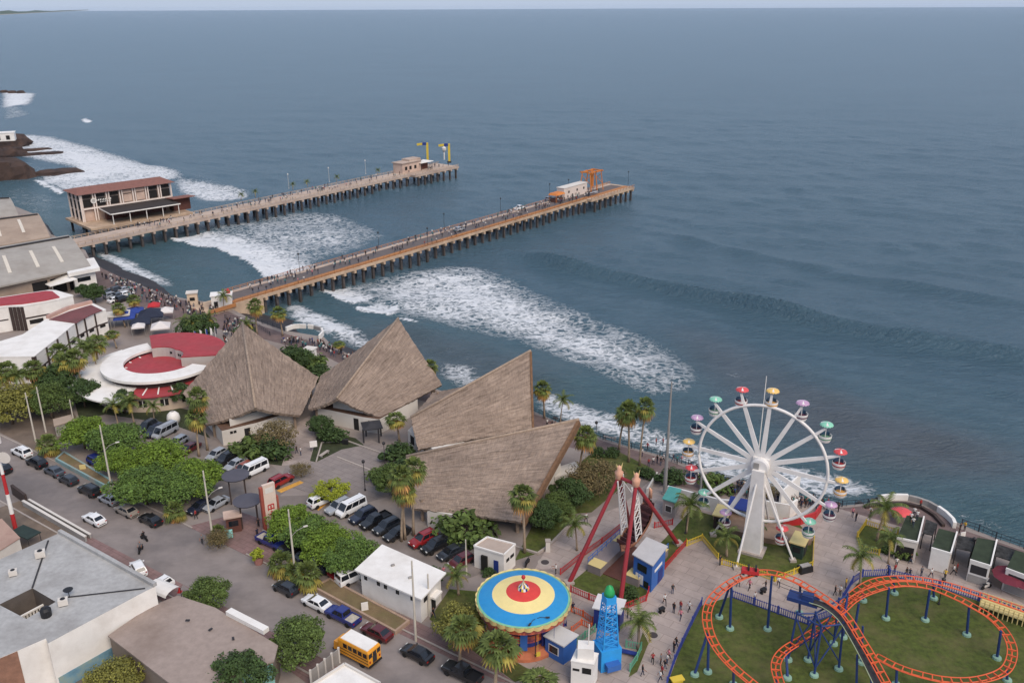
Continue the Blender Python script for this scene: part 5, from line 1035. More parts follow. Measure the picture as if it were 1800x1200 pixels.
# ---- islet, cliff and rocks on the far left
M_rock = mat('dark_rock', lin(58, 48, 46), .95, .35, .4, .6, 1.2, dirt=lin(92, 70, 58), dscale=.15, damt=.7)
def rock(label, px, size, h, seed, name='sea_rock', flat=False, m=None):
    c = G(*px, SEA); r = random.Random(seed); b = MB(); n = 18; rings = []
    for j, (k, z) in enumerate(((1.05, -1.), (1.0, .25*h), (.9, .7*h), (.72, .95*h), (.35, h))):
        rings.append([(math.cos(2*math.pi*i/n)*size[0]*k*r.uniform(.84, 1.12), math.sin(2*math.pi*i/n)*size[1]*k*r.uniform(.84, 1.12), z*r.uniform(.85, 1.08)) for i in range(n)])
    b.add([p for q in rings for p in q], [(j*n+i, j*n+(i+1) % n, (j+1)*n+(i+1) % n, (j+1)*n+i) for j in range(4) for i in range(n)]+[tuple(range(4*n, 5*n))]); o = b.build(name, m or M_rock, None, False, c); o.rotation_euler[2] = .5; return tag(o, label, 'rock')
rock('brown headland cliff rising from the surf beyond the warehouses', (-6, 313), (17, 12), 9, 3, 'headland_cliff', m=mat('brown_cliff', lin(66, 52, 46), .95, .4, .3, .6, .8, dirt=lin(60, 48, 44), dscale=.12, damt=.9))
rock('dark rock islet carrying the small white house', (10, 257), (14, 10), 7, 4)
rock('long flat dark rock awash in front of the headland', (103, 305), (12, 4.5), 2.2, 5); rock('thin dark reef rock, upper of two long strips', (52, 266), (13, 2.5), 1.5, 6); rock('thin dark reef rock, lower of two long strips', (50, 273), (14, 2.5), 1.3, 7); rock('small broken reef rock at the seaward tip', (90, 270), (7, 3), 1.0, 8); rock('low dark rock beside the headland foot', (10, 275), (12, 5), 5, 9)
for k, px in enumerate(((8, 163), (22, 164), (37, 164))): rock(('dark rock tip in the far breaker, first of three', 'dark rock tip in the far breaker, middle of three', 'dark rock tip in the far breaker, outermost of three')[k], px, (4, 3), 2.5, 20+k)
c = G(10, 250, 3); r = gbox('islet_house', 'small white house with dark windows on the rock islet', 'house', (8, 247), (12, 8), 4.5, M_white, M_white, .4, 2.6)
for x in (-2.5, 2.5): b = MB(); b.box((x, -4.05, 2), (2, .2, 2.4)); b.build('window', M_open, r)
# =================== RIDES, FENCES, SHOPS
M_wheelw = mat('wheel_white', lin(222, 218, 214), .45, .04, .8, dirt=lin(190, 184, 176), dscale=.5, damt=.4)
UMB = [mat('canopy_red', lin(206, 78, 80), .6, .12, 1.), mat('canopy_yellow', lin(222, 182, 104), .6, .08, 1.), mat('canopy_lilac', lin(184, 148, 178), .6, .12, 1.), mat('canopy_green', lin(130, 192, 166), .6, .08, 1.)]
STR = [mat('stripe_red', lin(150, 50, 52), .5, .1, 1.), mat('stripe_yellow', lin(200, 150, 80), .5, .1, 1.), mat('stripe_purple', lin(86, 50, 70), .5, .1, 1.), mat('stripe_green', lin(104, 140, 118), .5, .1, 1.)]
M_seat = mat('seat_blue', lin(60, 88, 112), .6, .1, 1.)
# ---- Ferris wheel
hh = 14.4; Lp, Rp = G(1230, 790, hh), G(1455, 840, hh); C = (Lp+Rp)/2; eW = (Rp-Lp).normalized(); RW = (Rp-Lp).length/2; nW = Vector((eW.y, -eW.x, 0))      # nW points at the camera side
base = Vector((C.x, C.y, 0)); fw = thing('ferris_wheel', 'white ferris wheel with sixteen umbrella-topped gondolas on a single tall post', 'ferris wheel', base)
loc_ = lambda r, th, off=0., dz=0.: Vector((0, 0, hh+dz))+eW*r*math.cos(th)+Vector((0, 0, r*math.sin(th)))+nW*off
b = MB(); b.path([loc_(RW, 2*math.pi*i/72,   .25) for i in range(72)], .22, 8, closed=True); b.build('rim', M_wheelw, fw, True)
TH0 = R(88); RG = RW*1.2
for i in range(16):
    th = TH0-i*R(22.5); b = MB(); d = eW*math.cos(th)+Vector((0, 0, math.sin(th))); t = eW*-math.sin(th)+Vector((0, 0, math.cos(th)))
    def beam(r0, r1, w0, w1, o0, o1):
        p, q = loc_(r0, th, o0), loc_(r1, th, o1); b.add([p-t*w0+nW*.14, p+t*w0+nW*.14, p+t*w0-nW*.14, p-t*w0-nW*.14, q-t*w1+nW*.1, q+t*w1+nW*.1, q+t*w1-nW*.1, q-t*w1-nW*.1], [(0, 1, 2, 3), (7, 6, 5, 4), (0, 4, 5, 1), (1, 5, 6, 2), (2, 6, 7, 3), (3, 7, 4, 0)])
    beam(.9, RW-.02, .36, .25, .3, .25); beam(RW+.02, RG, .2, .14, .25, .1); b.build('spoke', M_wheelw, fw)
    g0 = loc_(RG, th, -.35); k = i % 4; k = [1, 2, 3, 0][k]; gd = bpy.data.objects.new('gondola', None); COL.objects.link(gd); gd.parent = fw; gd.location = g0; gd.scale = (.9, .9, .95)
    b = MB(); b.path([Vector((0, 0, 0))+nW*.35, Vector((0, 0, .25))+nW*.2, Vector((0, 0, .2))], .13, 6); b.build('hanger', M_wheelw, gd)
    b = MB(); b.lathe([(.98, .42), (.88, .56), (.48, .72), (.08, .80)], n=16); b.lathe([(.98, .42), (.1, .62)], n=16)
    for j in range(16):
        a0, a1 = 2*math.pi*j/16, 2*math.pi*(j+1)/16; am = (a0+a1)/2; b.add([(.98*math.cos(a0), .98*math.sin(a0), .42), (.98*math.cos(a1), .98*math.sin(a1), .42), (1.03*math.cos(am), 1.03*math.sin(am), .3)], [(0, 1, 2)])
    b.m = [1 if (f < 48 and f % 16 in (1, 6, 11) and 16 <= f) else 0 for f in range(len(b.f))]
    b.build('canopy', [UMB[k], M_wheelw], gd)
    b = MB(); b.tube((0, 0, -1.9), (0, 0, .66), .07); b.build('mast', M_wheelw, gd)
    b = MB(); b.lathe([(.1, -2.25), (.75, -2.2), (.92, -1.85), (.98, -1.2), (.93, -1.2), (.86, -1.8)], n=18); b.build('tub', M_wheelw, gd)
    b = MB(); b.lathe([(.945, -1.74), (.972, -1.54)], n=18); b.v = [Vector((v.x*1.012, v.y*1.012, v.z)) for v in b.v]; b.build('stripe', STR[k], gd)
    b = MB(); b.lathe([(.84, -1.55), (.0, -1.54)], n=12); b.lathe([(.8, -1.7), (.8, -.95), (.72, -.95), (.72, -1.7)], n=8, a0=R(20), a1=R(170)); b.build('seat', M_seat, gd)
b = MB(); b.box((0, 0, hh), (2.3, 1.5, 2.3), math.atan2(eW.y, eW.x)); q = b.v
b.lathe([(1.3, 0), (1.3, .6), (1.05, .75), (0, .76)], n=20); k = len(b.v)-80; b.v[8:] = [Vector((0, 0, hh))+eW*v.x+Vector((0, 0, v.y))+nW*(v.z+.6) for v in b.v[8:]]; b.build('hub', M_wheelw, fw)
b = MB(); p = Vector((0, 0, hh))+nW*1.5-eW*.45; b.box(p, (.75, .1, 1.3), math.atan2(eW.y, eW.x)); b.build('hub_hatch', M_grey, fw)
pb_ = G(1322, 968)-base+Vector((0, 0, 0)); pt = Vector((0, 0, hh-.3))+nW*1.3
b = MB(); q0, q1 = pb_+Vector((0, 0, .4)), pt; rr = []
for p, w, dp in ((q0, 1.35, 1.1), (q1, .85, .7)): rr += [p-eW*w-nW*dp, p+eW*w-nW*dp, p+eW*w+nW*dp, p-eW*w+nW*dp]
b.add(rr, [(3, 2, 1, 0), (4, 5, 6, 7), (0, 1, 5, 4), (1, 2, 6, 5), (2, 3, 7, 6), (3, 0, 4, 7)]); b.build('tower_post', M_wheelw, fw)
b = MB(); b.box(pb_+Vector((0, 0, .2)), (3.6, 3.0, .4), math.atan2(eW.y, eW.x)); b.build('plinth', M_kerb, fw)
for px in ((1253, 941), (1294, 999), (1393, 986), (1352, 925)):
    f = G(*px)-base; b = MB(); b.tube(f+Vector((0, 0, .3)), Vector((0, 0, hh-.6))+nW*(1.2 if px[1] > 945 or px[0] == 1253 else .9), .16, .16, 8); b.build('brace', M_wheelw, fw); b = MB(); b.box(f+Vector((0, 0, .2)), (.9, .9, .4)); b.build('footing', M_kerb, fw)
# platform and cabins under the wheel
P = [G(*p) for p in [(1253, 912), (1275, 935), (1320, 950), (1390, 962), (1425, 958), (1430, 945), (1385, 930), (1330, 925), (1290, 905), (1270, 897)]]
pl = thing('boarding_platform', 'curved brown boarding platform under the ferris wheel', 'platform', cen(P)); b = MB(cen(P)); b.prism([(p.x, p.y) for p in P], .05, .9); b.build('deck', mat('platform_tan', lin(150, 124, 104), .9, .15, .6, dirt=lin(104, 84, 74), dscale=.4, damt=.8), pl)
def cabin(label, px, s, h, rz, wm, rm, name='operator_cabin'):
    r = thing(name, label, 'cabin', G(*px), rz); b = MB(); b.box((0, 0, h/2), (s[0], s[1], h)); b.build('wall', wm, r); b = MB(); b.box((0, 0, h+.12), (s[0]+.5, s[1]+.5, .2)); b.build('roof', rm, r); b = MB(); b.box((0, -s[1]/2-.02, h*.6), (s[0]*.6, .08, h*.35)); b.build('window', M_open, r); b = MB(); b.box((s[0]/2+.02, 0, h*.42), (.08, s[1]*.35, h*.8)); b.build('door', M_dark, r); return r
cabin('pale-yellow-roofed cabin on the seaward side under the ferris wheel', (1268, 922), (1.9, 3.0), 2.3, -.45, M_slat, M_cream); cabin('pale-yellow-roofed cabin with green sides at the exit under the ferris wheel', (1403, 972), (1.8, 3.0), 2.4, -.55, mat('deep_green', lin(40, 58, 50), .7, .1, 1.), M_cream)
lowwall('curved_wall', 'tall white curved wall between ferris wheel and promenade', 'wall', [(1172, 878), (1195, 884), (1228, 893), (1262, 902), (1300, 905), (1345, 905), (1385, 912), (1398, 902)], 2.6, .35, M_white)
lowwall('pointed_wall', 'white raised panel with pointed ends behind the ferris wheel', 'wall', [(1368, 905), (1402, 872)], 4.2, .3, M_white)
lowwall('red_wall', 'bright red low wall curving behind the ferris wheel', 'wall', [(1375, 924), (1405, 922), (1432, 912), (1442, 898)], 1.3, .3, M_red); lowwall('ramp_wall', 'long white ramp parapet beside the tall grey lamp mast', 'wall', [(1137, 868), (1155, 838)], 1.0, .3, M_offwhite)
r = thing('blue_awning', 'navy sloping awning behind the ferris wheel post', 'awning', G(1308, 912), -.45); b = MB(); b.add([(-2.6, -1.2, 2.2), (2.6, -1.2, 2.2), (2.6, 1.2, 2.9), (-2.6, 1.2, 2.9), (-2.6, -1.2, 2.08), (2.6, -1.2, 2.08), (2.6, 1.2, 2.78), (-2.6, 1.2, 2.78)], [(0, 1, 2, 3), (7, 6, 5, 4), (0, 4, 5, 1), (1, 5, 6, 2), (2, 6, 7, 3), (3, 7, 4, 0)]); b.build('canopy', M_navy, r)
for sx in (-2.5, 2.5): b = MB(); b.tube((sx, -1.1, 0), (sx, -1.1, 2.1), .05); b.build('post', M_dark, r)
# ---- swing carousel
cc = G(920, 1118); rimz = HT(920, 1118, 1051); RC = 5.85; sw = thing('swing_carousel', 'swing carousel with blue, yellow and red ringed round roof', 'carousel', cc)
cone = lambda r: rimz+.1+1.5*(1-r)**.9
def ring(n_, r0, r1, m, nm, drop=0.): b = MB(); K = 6; b.lathe([(RC*(r0+(r1-r0)*j/K), cone(r0+(r1-r0)*j/K)) for j in range(K+1)], n=48, cap=False); b.build(nm, m, sw)
M_rb, M_ry, M_rr = mat('roof_blue', lin(38, 134, 190), .5, .07, 1.2, dirt=lin(60, 140, 180), dscale=.6), mat('roof_yellow', lin(226, 206, 140), .55, .05, 1.), mat('roof_red', lin(204, 62, 56), .55, .08, 1.)
ring(0, .02, .37, M_rr, 'roof_centre'); ring(0, .37, .67, M_ry, 'roof_middle_ring'); ring(0, .67, .96, M_rb, 'roof_outer_ring'); ring(0, .96, 1.0, mat('roof_green_edge', lin(120, 176, 140), .6, .1, 1.), 'roof_edge_band')
b = MB(); b.lathe([(.75, 0), (.62, .35), (.28, .75), (.1, 1.0), (.07, 1.5)], c=(0, 0, cone(.03)-.1), n=16)
for i, f in enumerate(b.f): b.m[i] = i % 3
b.build('finial', [M_wheelw, M_navy, M_yel], sw); b = MB(); b.lathe([(.0, 0), (.2, .1), (.27, .3), (.2, .5), (0, .6)], c=(0, 0, cone(.03)+1.3), n=12); b.build('finial_ball', M_red, sw, True)
b = MB(); n = 32
for i in range(n):
    a0, a1 = 2*math.pi*i/n, 2*math.pi*(i+1)/n
    for j in range(6):
        u0, u1 = a0+(a1-a0)*j/6, a0+(a1-a0)*(j+1)/6; s0, s1 = math.sin(math.pi*j/6), math.sin(math.pi*(j+1)/6); P_ = lambda a, r, z: (r*math.cos(a), r*math.sin(a), z)
        b.quad(P_(u0, RC+.02, rimz+.1), P_(u1, RC+.02, rimz+.1), P_(u1, RC+.06+.14*s1, rimz+.22), P_(u0, RC+.06+.14*s0, rimz+.22)); b.quad(P_(u0, RC+.06+.14*s0, rimz+.22), P_(u1, RC+.06+.14*s1, rimz+.22), P_(u1, RC+.06+.12*s1, rimz-.25-.16*s1), P_(u0, RC+.06+.12*s0, rimz-.25-.16*s0))
b.build('scalloped_edge', M_cream, sw)
M_swirl = mat('painted_panels', lin(186, 96, 66), .6, .6, 1.6, dirt=lin(60, 40, 90), dscale=.9, damt=1.)
b = MB(); b.lathe([(RC-.05, rimz-.95), (RC+.02, rimz+.08)], n=40, cap=False); b.build('painted_frieze', M_swirl, sw)
b = MB(); b.lathe([(3.2, .9), (3.0, 2.2), (3.4, 3.2), (4.6, rimz-.7)], n=30, cap=False); b.build('centre_drum', M_navy, sw); b = MB(); b.lathe([(3.45, 1.7), (3.42, 2.7)], n=24, cap=False); b.build('painted_band', M_swirl, sw)
b = MB(); b.lathe([(4.9, 0.05), (4.9, .5), (4.0, .8), (0, .8)], n=40); b.build('base', mat('carousel_base', lin(182, 108, 76), .7, .15, .8), sw)
for i in range(14):
    a = 2*math.pi*i/14+.1; c_, s_ = math.cos(a), math.sin(a); b = MB(); x, y = 5.3*c_, 5.3*s_; b.box((x, y, 1.35), (.45, .5, .08), a); b.box((x+.2*c_, y+.2*s_, 1.65), (.06, .5, .6), a)
    b.tube((x, y-.2, 1.4), (x, y-.2, rimz-.6), .02, n=4); b.tube((x, y+.2, 1.4), (x, y+.2, rimz-.6), .02, n=4); b.build('swing_seat', [M_navy, M_red, M_yel][i % 3], sw)
for i in range(8): a = 2*math.pi*i/8; b = MB(); b.box((3.7*math.cos(a), 3.7*math.sin(a), 2.4), (.25, .9, 2.9), a); b.build('drum_panel', [M_bluep, M_navy][i % 2], sw)
# ---- pirate ship ride
f1a, f1b, f2a = G(1090, 1062), G(1192, 956), G(1000, 1025); za = 14.2; a1, a2 = G(1118, 851, za), G(1088, 838, za); f2b = f2a+(f1b-f1a); cs = cen([f1a, f1b, f2a, f2b]); ps = thing('pirate_ship_ride', 'pirate ship swing ride hung between dark red A-frames', 'pirate ship ride', cs)
M_dred = mat('dark_red_steel', lin(140, 40, 48), .5, .1, .8, dirt=lin(120, 52, 52), dscale=.5)
for f, a in ((f1a, a1), (f1b, a1), (f2a, a2), (f2b, a2)): b = MB(cs); b.tube(f, a, .34, .26, 8); b.build('leg', M_dred, ps); b = MB(cs); b.box((f.x, f.y, .2), (1.2, 1.2, .4), .4); b.build('footing', M_kerb, ps)
b = MB(cs); b.tube(a1, a2, .26, .26, 8); b.build('top_beam', M_dred, ps)
for a, k in ((a1, 1), (a2, 2)):
    b = MB(cs); b.lathe([(.0, -.6), (.5, -.2), (.55, .4), (.62, .8), (.3, 1.1), (.36, 1.5), (.1, 1.8)], c=a, n=10); b.build('figurehead', mat('figure_pink', lin(206, 156, 130), .6, .15, 1.), ps, True); b = MB(cs); b.tube(a+Vector((.2, 0, 1.2)), a+Vector((.45, .1, 2.2)), .14, .02); b.tube(a+Vector((-.2, 0, 1.2)), a+Vector((-.4, .1, 2.0)), .14, .02); b.build('horn', M_cream, ps)
tS = (f1b-f1a); tS.z = 0; tS.normalize(); xS = (a2-a1); xS.z = 0; xS.normalize(); piv = (a1+a2)/2; ang = R(21); LP = 10.6
dn = tS*math.sin(ang)-Vector((0, 0, math.cos(ang))); al = tS*math.cos(ang)+Vector((0, 0, math.sin(ang))); bc = piv+dn*LP
SL, SWd = 4.7, 1.35
def hullpt(s, w, h): return bc+al*(s*SL)+xS*(w*SWd)-dn*(h+1.5*s*s*abs(s))
b = MB(cs); rings = []
for i in range(13):
    s = -1+2*i/12; wv = (1-abs(s)**3.2)**.6 if abs(s) < 1 else .06; wv = max(.08, wv); rings.append([hullpt(s, -wv, .8), hullpt(s, -wv*.95, .1), hullpt(s, -wv*.55, -.7), hullpt(s, 0, -.95), hullpt(s, wv*.55, -.7), hullpt(s, wv*.95, .1), hullpt(s, wv, .8)])
b.add([p for r_ in rings for p in r_], [(i*7+k, i*7+k+1, (i+1)*7+k+1, (i+1)*7+k) for i in range(12) for k in range(6)]); b.build('hull', mat('ship_hull', lin(178, 128, 104), .6, .35, 1.2, dirt=lin(112, 66, 54), dscale=.8, damt=.9), ps)
b = MB(cs)
for i in range(12): s0, s1 = -1+2*i/12, -1+2*(i+1)/12; w0 = max(.06, (1-abs(s0)**3.2)**.6 if abs(s0) < 1 else .06)*.93; w1 = max(.06, (1-abs(s1)**3.2)**.6 if abs(s1) < 1 else .06)*.93; b.quad(hullpt(s0, -w0, .1), hullpt(s1, -w1, .1), hullpt(s1, w1, .1), hullpt(s0, w0, .1))
b.build('deck', M_open, ps)
for i in range(9):
    s = -.78+1.56*i/8; b = MB(cs); p0, p1 = hullpt(s, -.75, .55), hullpt(s, .75, .55); b.slab(p0, p1, .55, .14); sg = 1 if s >= 0 else -1; q0, q1 = hullpt(s+.07*sg, -.75, .85), hullpt(s+.07*sg, .75, .85); b.slab(q0, q1, .1, .6); b.build('bench', mat('bench_brown', lin(74, 46, 48), .7, .2, 1.), ps)
b = MB(cs); b.path([hullpt(1, 0, .6), hullpt(1.08, 0, 1.4), hullpt(1.05, 0, 2.2)], [.3, .25, .12], 7); b.build('bow_figure', MATS['figure_pink'], ps, True)
for w in (-1, 1):
    e = piv+xS*w*min(1.25, (a2-a1).length/2-.25); b = MB(cs); E_ = []
    for s in (-.50, -.16): q = hullpt(s, w*.95, .8); e0 = e+al*(.75 if s > -.3 else -.75); b.tube(e0, q, .11, .11, 6); E_.append((e0, q))
    for k in range(1, 9): u = k/9; L0 = lambda v: E_[0][0].lerp(E_[0][1], min(1, v)); L1 = lambda v: E_[1][0].lerp(E_[1][1], min(1, v)); b.tube(L0(u), L1(u+.1), .05, n=5); b.tube(L0(u+.1), L1(u), .05, n=5)
    b.build('hanger_lattice', M_wheelw, ps); b = MB(cs); b.tube(e, hullpt(.72, w*.9, .8), .1, .1, 6); b.build('hanger_arm', M_wheelw, ps)
for cpx, ln, nm in (((1072, 982), 9, 'dock'), ((1137, 1000), 9, 'dock')):
    p = G(*cpx); an = math.atan2(tS.y, tS.x); b = MB(cs); b.box((p.x, p.y, .65), (ln, 2.1, 1.3), an); dk = b.build('dock', mat('dock_grey', lin(128, 118, 118), .85, .1, .6), ps)
    for sg in (-1, 1): q = p+tS*sg*(ln/2-.9); b = MB(cs); b.box((q.x, q.y, 1.33), (1.9, 2.16, .06), an); b.build('end_plate', M_cream, dk)
    b = MB(cs); n2 = Vector((-tS.y, tS.x, 0)); o2 = n2*(1.0 if cpx[0] < 1100 else -1.0)
    for z in (1.75, 2.3): b.slab(p+o2-tS*(ln/2)+Vector((0, 0, z)), p+o2+tS*(ln/2)+Vector((0, 0, z)), .07, .07)
    for k in range(8): q = p+o2+tS*(-ln/2+ln*k/7); b.tube((q.x, q.y, 1.3), (q.x, q.y, 2.3), .04, n=5)
    b.build('railing', M_bluep, dk)
pm_ = (G(1072, 982)+G(1137, 1000))/2; b = MB(cs); b.box((pm_.x, pm_.y, .1), (8.5, 3.6, .14), math.atan2(tS.y, tS.x)); b.build('pit_floor', M_brown, ps)
# ---- drop tower
p = G(1066, 1166); th_ = 10.8; dt = thing('drop_tower', 'bright blue lattice drop tower with green dome top', 'drop tower', p, .35); M_tb = mat('tower_blue', lin(48, 148, 214), .5, .08, 1.)
b = MB(); b.box((0, 0, 1.5), (2.7, 2.5, 3.0)); b.build('base', M_tb, dt)
for sx in (-1, 1):
    for sy in (-1, 1): b = MB(); b.tube((sx*1.0, sy*1.0, 3), (sx*.62, sy*.62, 9.2), .1, .09, 6); b.build('column', M_tb, dt)
b = MB(); N_ = 7
for i in range(N_):
    z0, z1 = 3+6.2*i/N_, 3+6.2*(i+1)/N_; w0, w1 = 1-.38*i/N_, 1-.38*(i+1)/N_
    for a, c in (((-1, -1), (1, -1)), ((1, -1), (1, 1)), ((1, 1), (-1, 1)), ((-1, 1), (-1, -1))):
        b.tube((a[0]*w0, a[1]*w0, z0), (c[0]*w1, c[1]*w1, z1), .045, n=5); b.tube((c[0]*w0, c[1]*w0, z0), (a[0]*w1, a[1]*w1, z1), .045, n=5); b.tube((a[0]*w1, a[1]*w1, z1), (c[0]*w1, c[1]*w1, z1), .045, n=5)
b.build('lattice', M_tb, dt); b = MB(); b.box((0, 0, 9.6), (1.3, 1.3, 1.0)); b.build('head', M_tb, dt); b = MB(); b.lathe([(.66, 10.1), (.62, 10.6), (.4, 11.2), (0, 11.5)], n=14); b.build('dome', mat('dome_green', lin(40, 150, 84), .5, .08, 1.), dt, True); b = MB(); b.box((0, -1.7, 1.0), (1.8, .9, .8)); b.build('seat_row', M_bluep, dt)
for px, lab in (((1100, 1150), 'long navy bench beside the blue drop tower'),): r = thing('bench', lab, 'bench', G(*px), -.35); b = MB(); b.box((0, 0, .5), (3.2, .6, .14)); b.build('seat', M_navy, r); b = MB(); b.box((-1.3, 0, .21), (.15, .5, .42)); b.box((1.3, 0, .21), (.15, .5, .42)); b.build('support', M_dark, r)
# ---- roller coaster
M_trk = mat('track_orange', lin(214, 92, 50), .55, .12, 1., dirt=lin(178, 84, 62), dscale=.5); M_sup = mat('support_blue', lin(32, 54, 104), .55, .1, 1.); M_foot = mat('footing_green', lin(128, 160, 142), .8, .1, 1.); M_belt = mat('lift_belt', lin(46, 46, 50), .85, .2, 2.)
rcen = G(1450, 1120); rc_ = thing('roller_coaster', 'orange tracked roller coaster on blue columns over the lawn', 'roller coaster', rcen)
def spline(P, per=9):
    out = []; P = [P[0]*2-P[1]]+P+[P[-1]*2-P[-2]]
    for i in range(1, len(P)-2):
        for k in range(per): t = k/per; a, b_, c, d = P[i-1], P[i], P[i+1], P[i+2]; out.append(.5*((2*b_)+(c-a)*t+(2*a-5*b_+4*c-d)*t*t+(3*b_-a-3*c+d)*t**3))
    return out+[P[-2]]
def track(pts, gauge=1.05, bank=0., mt=M_trk, r=.075, nm='track'):
    S = spline([G(*p) for p in pts]); L_, Rr = [], []
    sec = bpy.data.objects.new(nm, None); COL.objects.link(sec); sec.parent = rc_
    for i, p in enumerate(S): d = (S[min(i+1, len(S)-1)]-S[max(i-1, 0)]).normalized(); n = d.cross(Vector((0, 0, 1))).normalized(); L_.append(p-n*gauge/2); Rr.append(p+n*gauge/2)
    for Q in (L_, Rr): b = MB(rcen); b.path(Q, r, 6); b.build('rail', mt, sec, True)
    b = MB(rcen); acc = 0; b.path([p-Vector((0, 0, .28)) for p in S], .09, 6)
    for i in range(1, len(S)):
        acc += (S[i]-S[i-1]).length
        if acc > .95: acc = 0; b.slab(L_[i], Rr[i], .12, .08); m_ = S[i]-Vector((0, 0, .28)); b.slab(L_[i], m_, .06, .06); b.slab(Rr[i], m_, .06, .06)
    b.build('tie_lattice', mt, sec); return S
T1 = [(1335, 1210, 3.4), (1290, 1172, 4.2), (1262, 1140, 4.9), (1246, 1107, 5.5), (1243, 1075, 6.1), (1255, 1048, 6.7), (1285, 1023, 7.3), (1320, 1008, 7.7), (1357, 1006, 7.9), (1395, 1018, 8), (1422, 1033, 8), (1450, 1051, 7.9), (1475, 1069, 7.5), (1492, 1088, 6.9), (1512, 1120, 5.9), (1532, 1153, 4.9), (1560, 1204, 3.6)]
T2 = [(1478, 1073, 5.2), (1500, 1053, 5.), (1525, 1040, 4.9), (1565, 1028, 4.7), (1600, 1026, 4.6), (1637, 1032, 4.6), (1675, 1047, 4.5), (1707, 1063, 4.4), (1740, 1083, 4.), (1765, 1108, 3.6), (1779, 1138, 3.2), (1774, 1167, 3.), (1755, 1184, 2.8), (1712, 1195, 2.6), (1662, 1194, 2.5), (1612, 1183, 2.4), (1575, 1170, 2.4), (1540, 1152, 2.4)]
T3 = [(1472, 1078, 4.), (1485, 1059, 4.2), (1507, 1038, 4.4), (1535, 1022, 4.6), (1570, 1016, 4.6), (1612, 1017, 4.5), (1662, 1026, 4.3), (1712, 1041, 4.1), (1762, 1058, 3.8), (1840, 1085, 3.6)]
T4 = [(1478, 1080, 3.5), (1460, 1092, 3.2), (1437, 1107, 3), (1412, 1122, 2.8), (1382, 1140, 2.7), (1367, 1157, 2.6), (1364, 1176, 2.5), (1373, 1208, 2.3)]
for T in (T1, T2, T3, T4): track(T)
S = spline([G(*p) for p in [(1430, 1058, 7.4), (1455, 1067, 7.3), (1480, 1087, 6.6), (1500, 1117, 5.6), (1525, 1163, 4.2), (1548, 1210, 2.9)]]); b = MB(rcen)
for p, q in zip(S[:-1], S[1:]): b.slab(p, q, 1.05, .22)
b.build('lift_conveyor', M_belt, rc_); b = MB(rcen); b.path([p+Vector((-.62, -.2, .12)) for p in S], .06, 5); b.build('conveyor_rail', mat('rail_grey', lin(150, 160, 130), .6, .1, 1.), rc_)
def column(base, toppx, ztop=None, lean=None, r=.17):
    f = G(*base); z = ztop if ztop else HT(base[0], base[1], toppx[1]); t = G(toppx[0], toppx[1], z) if toppx else f; b = MB(rcen); b.tube((f.x, f.y, .2), (t.x, t.y, z-.2), r, r*.9, 8); o = b.build('support_column', M_sup, rc_); b = MB(rcen); b.lathe([(.55, .04), (.5, .3), (.25, .36)], c=(f.x, f.y, 0), n=12); b.build('footing', M_foot, o)
for a in (((1283, 1105), (1286, 1024)), ((1349, 1106), (1357, 1010)), ((1244, 1181), (1246, 1112), 5.1), ((1221, 1186), (1244, 1110), 5.2), ((1264, 1085), (1283, 1026), 7.), ((1289, 1204), (1290, 1172), 4.), ((1557, 1087), (1563, 1030)), ((1626, 1090), (1635, 1034)), ((1699, 1116), (1704, 1064)), ((1752, 1157), (1760, 1106)), ((1517, 1056), (1517, 1040)), ((1572, 1043), (1571, 1020)), ((1641, 1052), (1641, 1022)), ((1575, 1204), (1577, 1172), 2.3), ((1770, 1196), (1770, 1172), 2.8), ((1712, 1212), (1712, 1196), 2.4), ((1384, 1192), (1382, 1142), 2.6), ((1366, 1212), (1366, 1180), 2.4), ((1500, 1120), (1510, 1058), 4.8), ((1405, 1078), (1407, 1026), 7.6)): column(*a)
LT = [((1385, 1160), 7.), ((1431, 1187), 7.), ((1474, 1176), 6.6), ((1420, 1160), 7.), ((1465, 1132), 7.), ((1482, 1120), 6.8), ((1514, 1165), 5.2), ((1505, 1212), 4.4), ((1532, 1212), 3.8)]; Q = []
for bp_, z in LT:
    f = G(*bp_); c_ = G(1440, 1128); t = f.lerp(c_, .10); b = MB(rcen); b.tube((f.x, f.y, .2), (t.x, t.y, z), .15, .13, 8); o = b.build('support_column', M_sup, rc_); b = MB(rcen); b.lathe([(.55, .04), (.5, .3), (.25, .36)], c=(f.x, f.y, 0), n=12); b.build('footing', M_foot, o); Q.append((Vector((f.x, f.y, .5)), Vector((t.x, t.y, z-.3))))
b = MB(rcen)
for i, j in ((0, 3), (3, 4), (1, 2), (2, 5), (0, 1), (4, 5), (1, 3)): b.tube(Q[i][0].lerp(Q[i][1], .1), Q[j][0].lerp(Q[j][1], .9), .09, n=6); b.tube(Q[j][0].lerp(Q[j][1], .1), Q[i][0].lerp(Q[i][1], .9), .09, n=6); b.tube(Q[i][1], Q[j][1], .11, n=6)
b.build('brace_lattice', M_sup, rc_)
p = G(1412, 1052, 7.2); b = MB(rcen); b.box(p, (3.6, 1.7, .5), -.5); b.box(p+Vector((.4, -.3, .5)), (1.3, 1.1, .8), -.5); b.build('drive_platform', M_sup, rc_)
b = MB(rcen); q = [G(1372, 1040, 7.9), G(1402, 1052, 7.9), G(1438, 1060, 7.9)]
for z in (.5, 1.0):
    for u, v in zip(q[:-1], q[1:]): b.tube(u+Vector((0, .5, z)), v+Vector((0, .5, z)), .03, n=4)
b.build('platform_railing', M_dark, rc_)
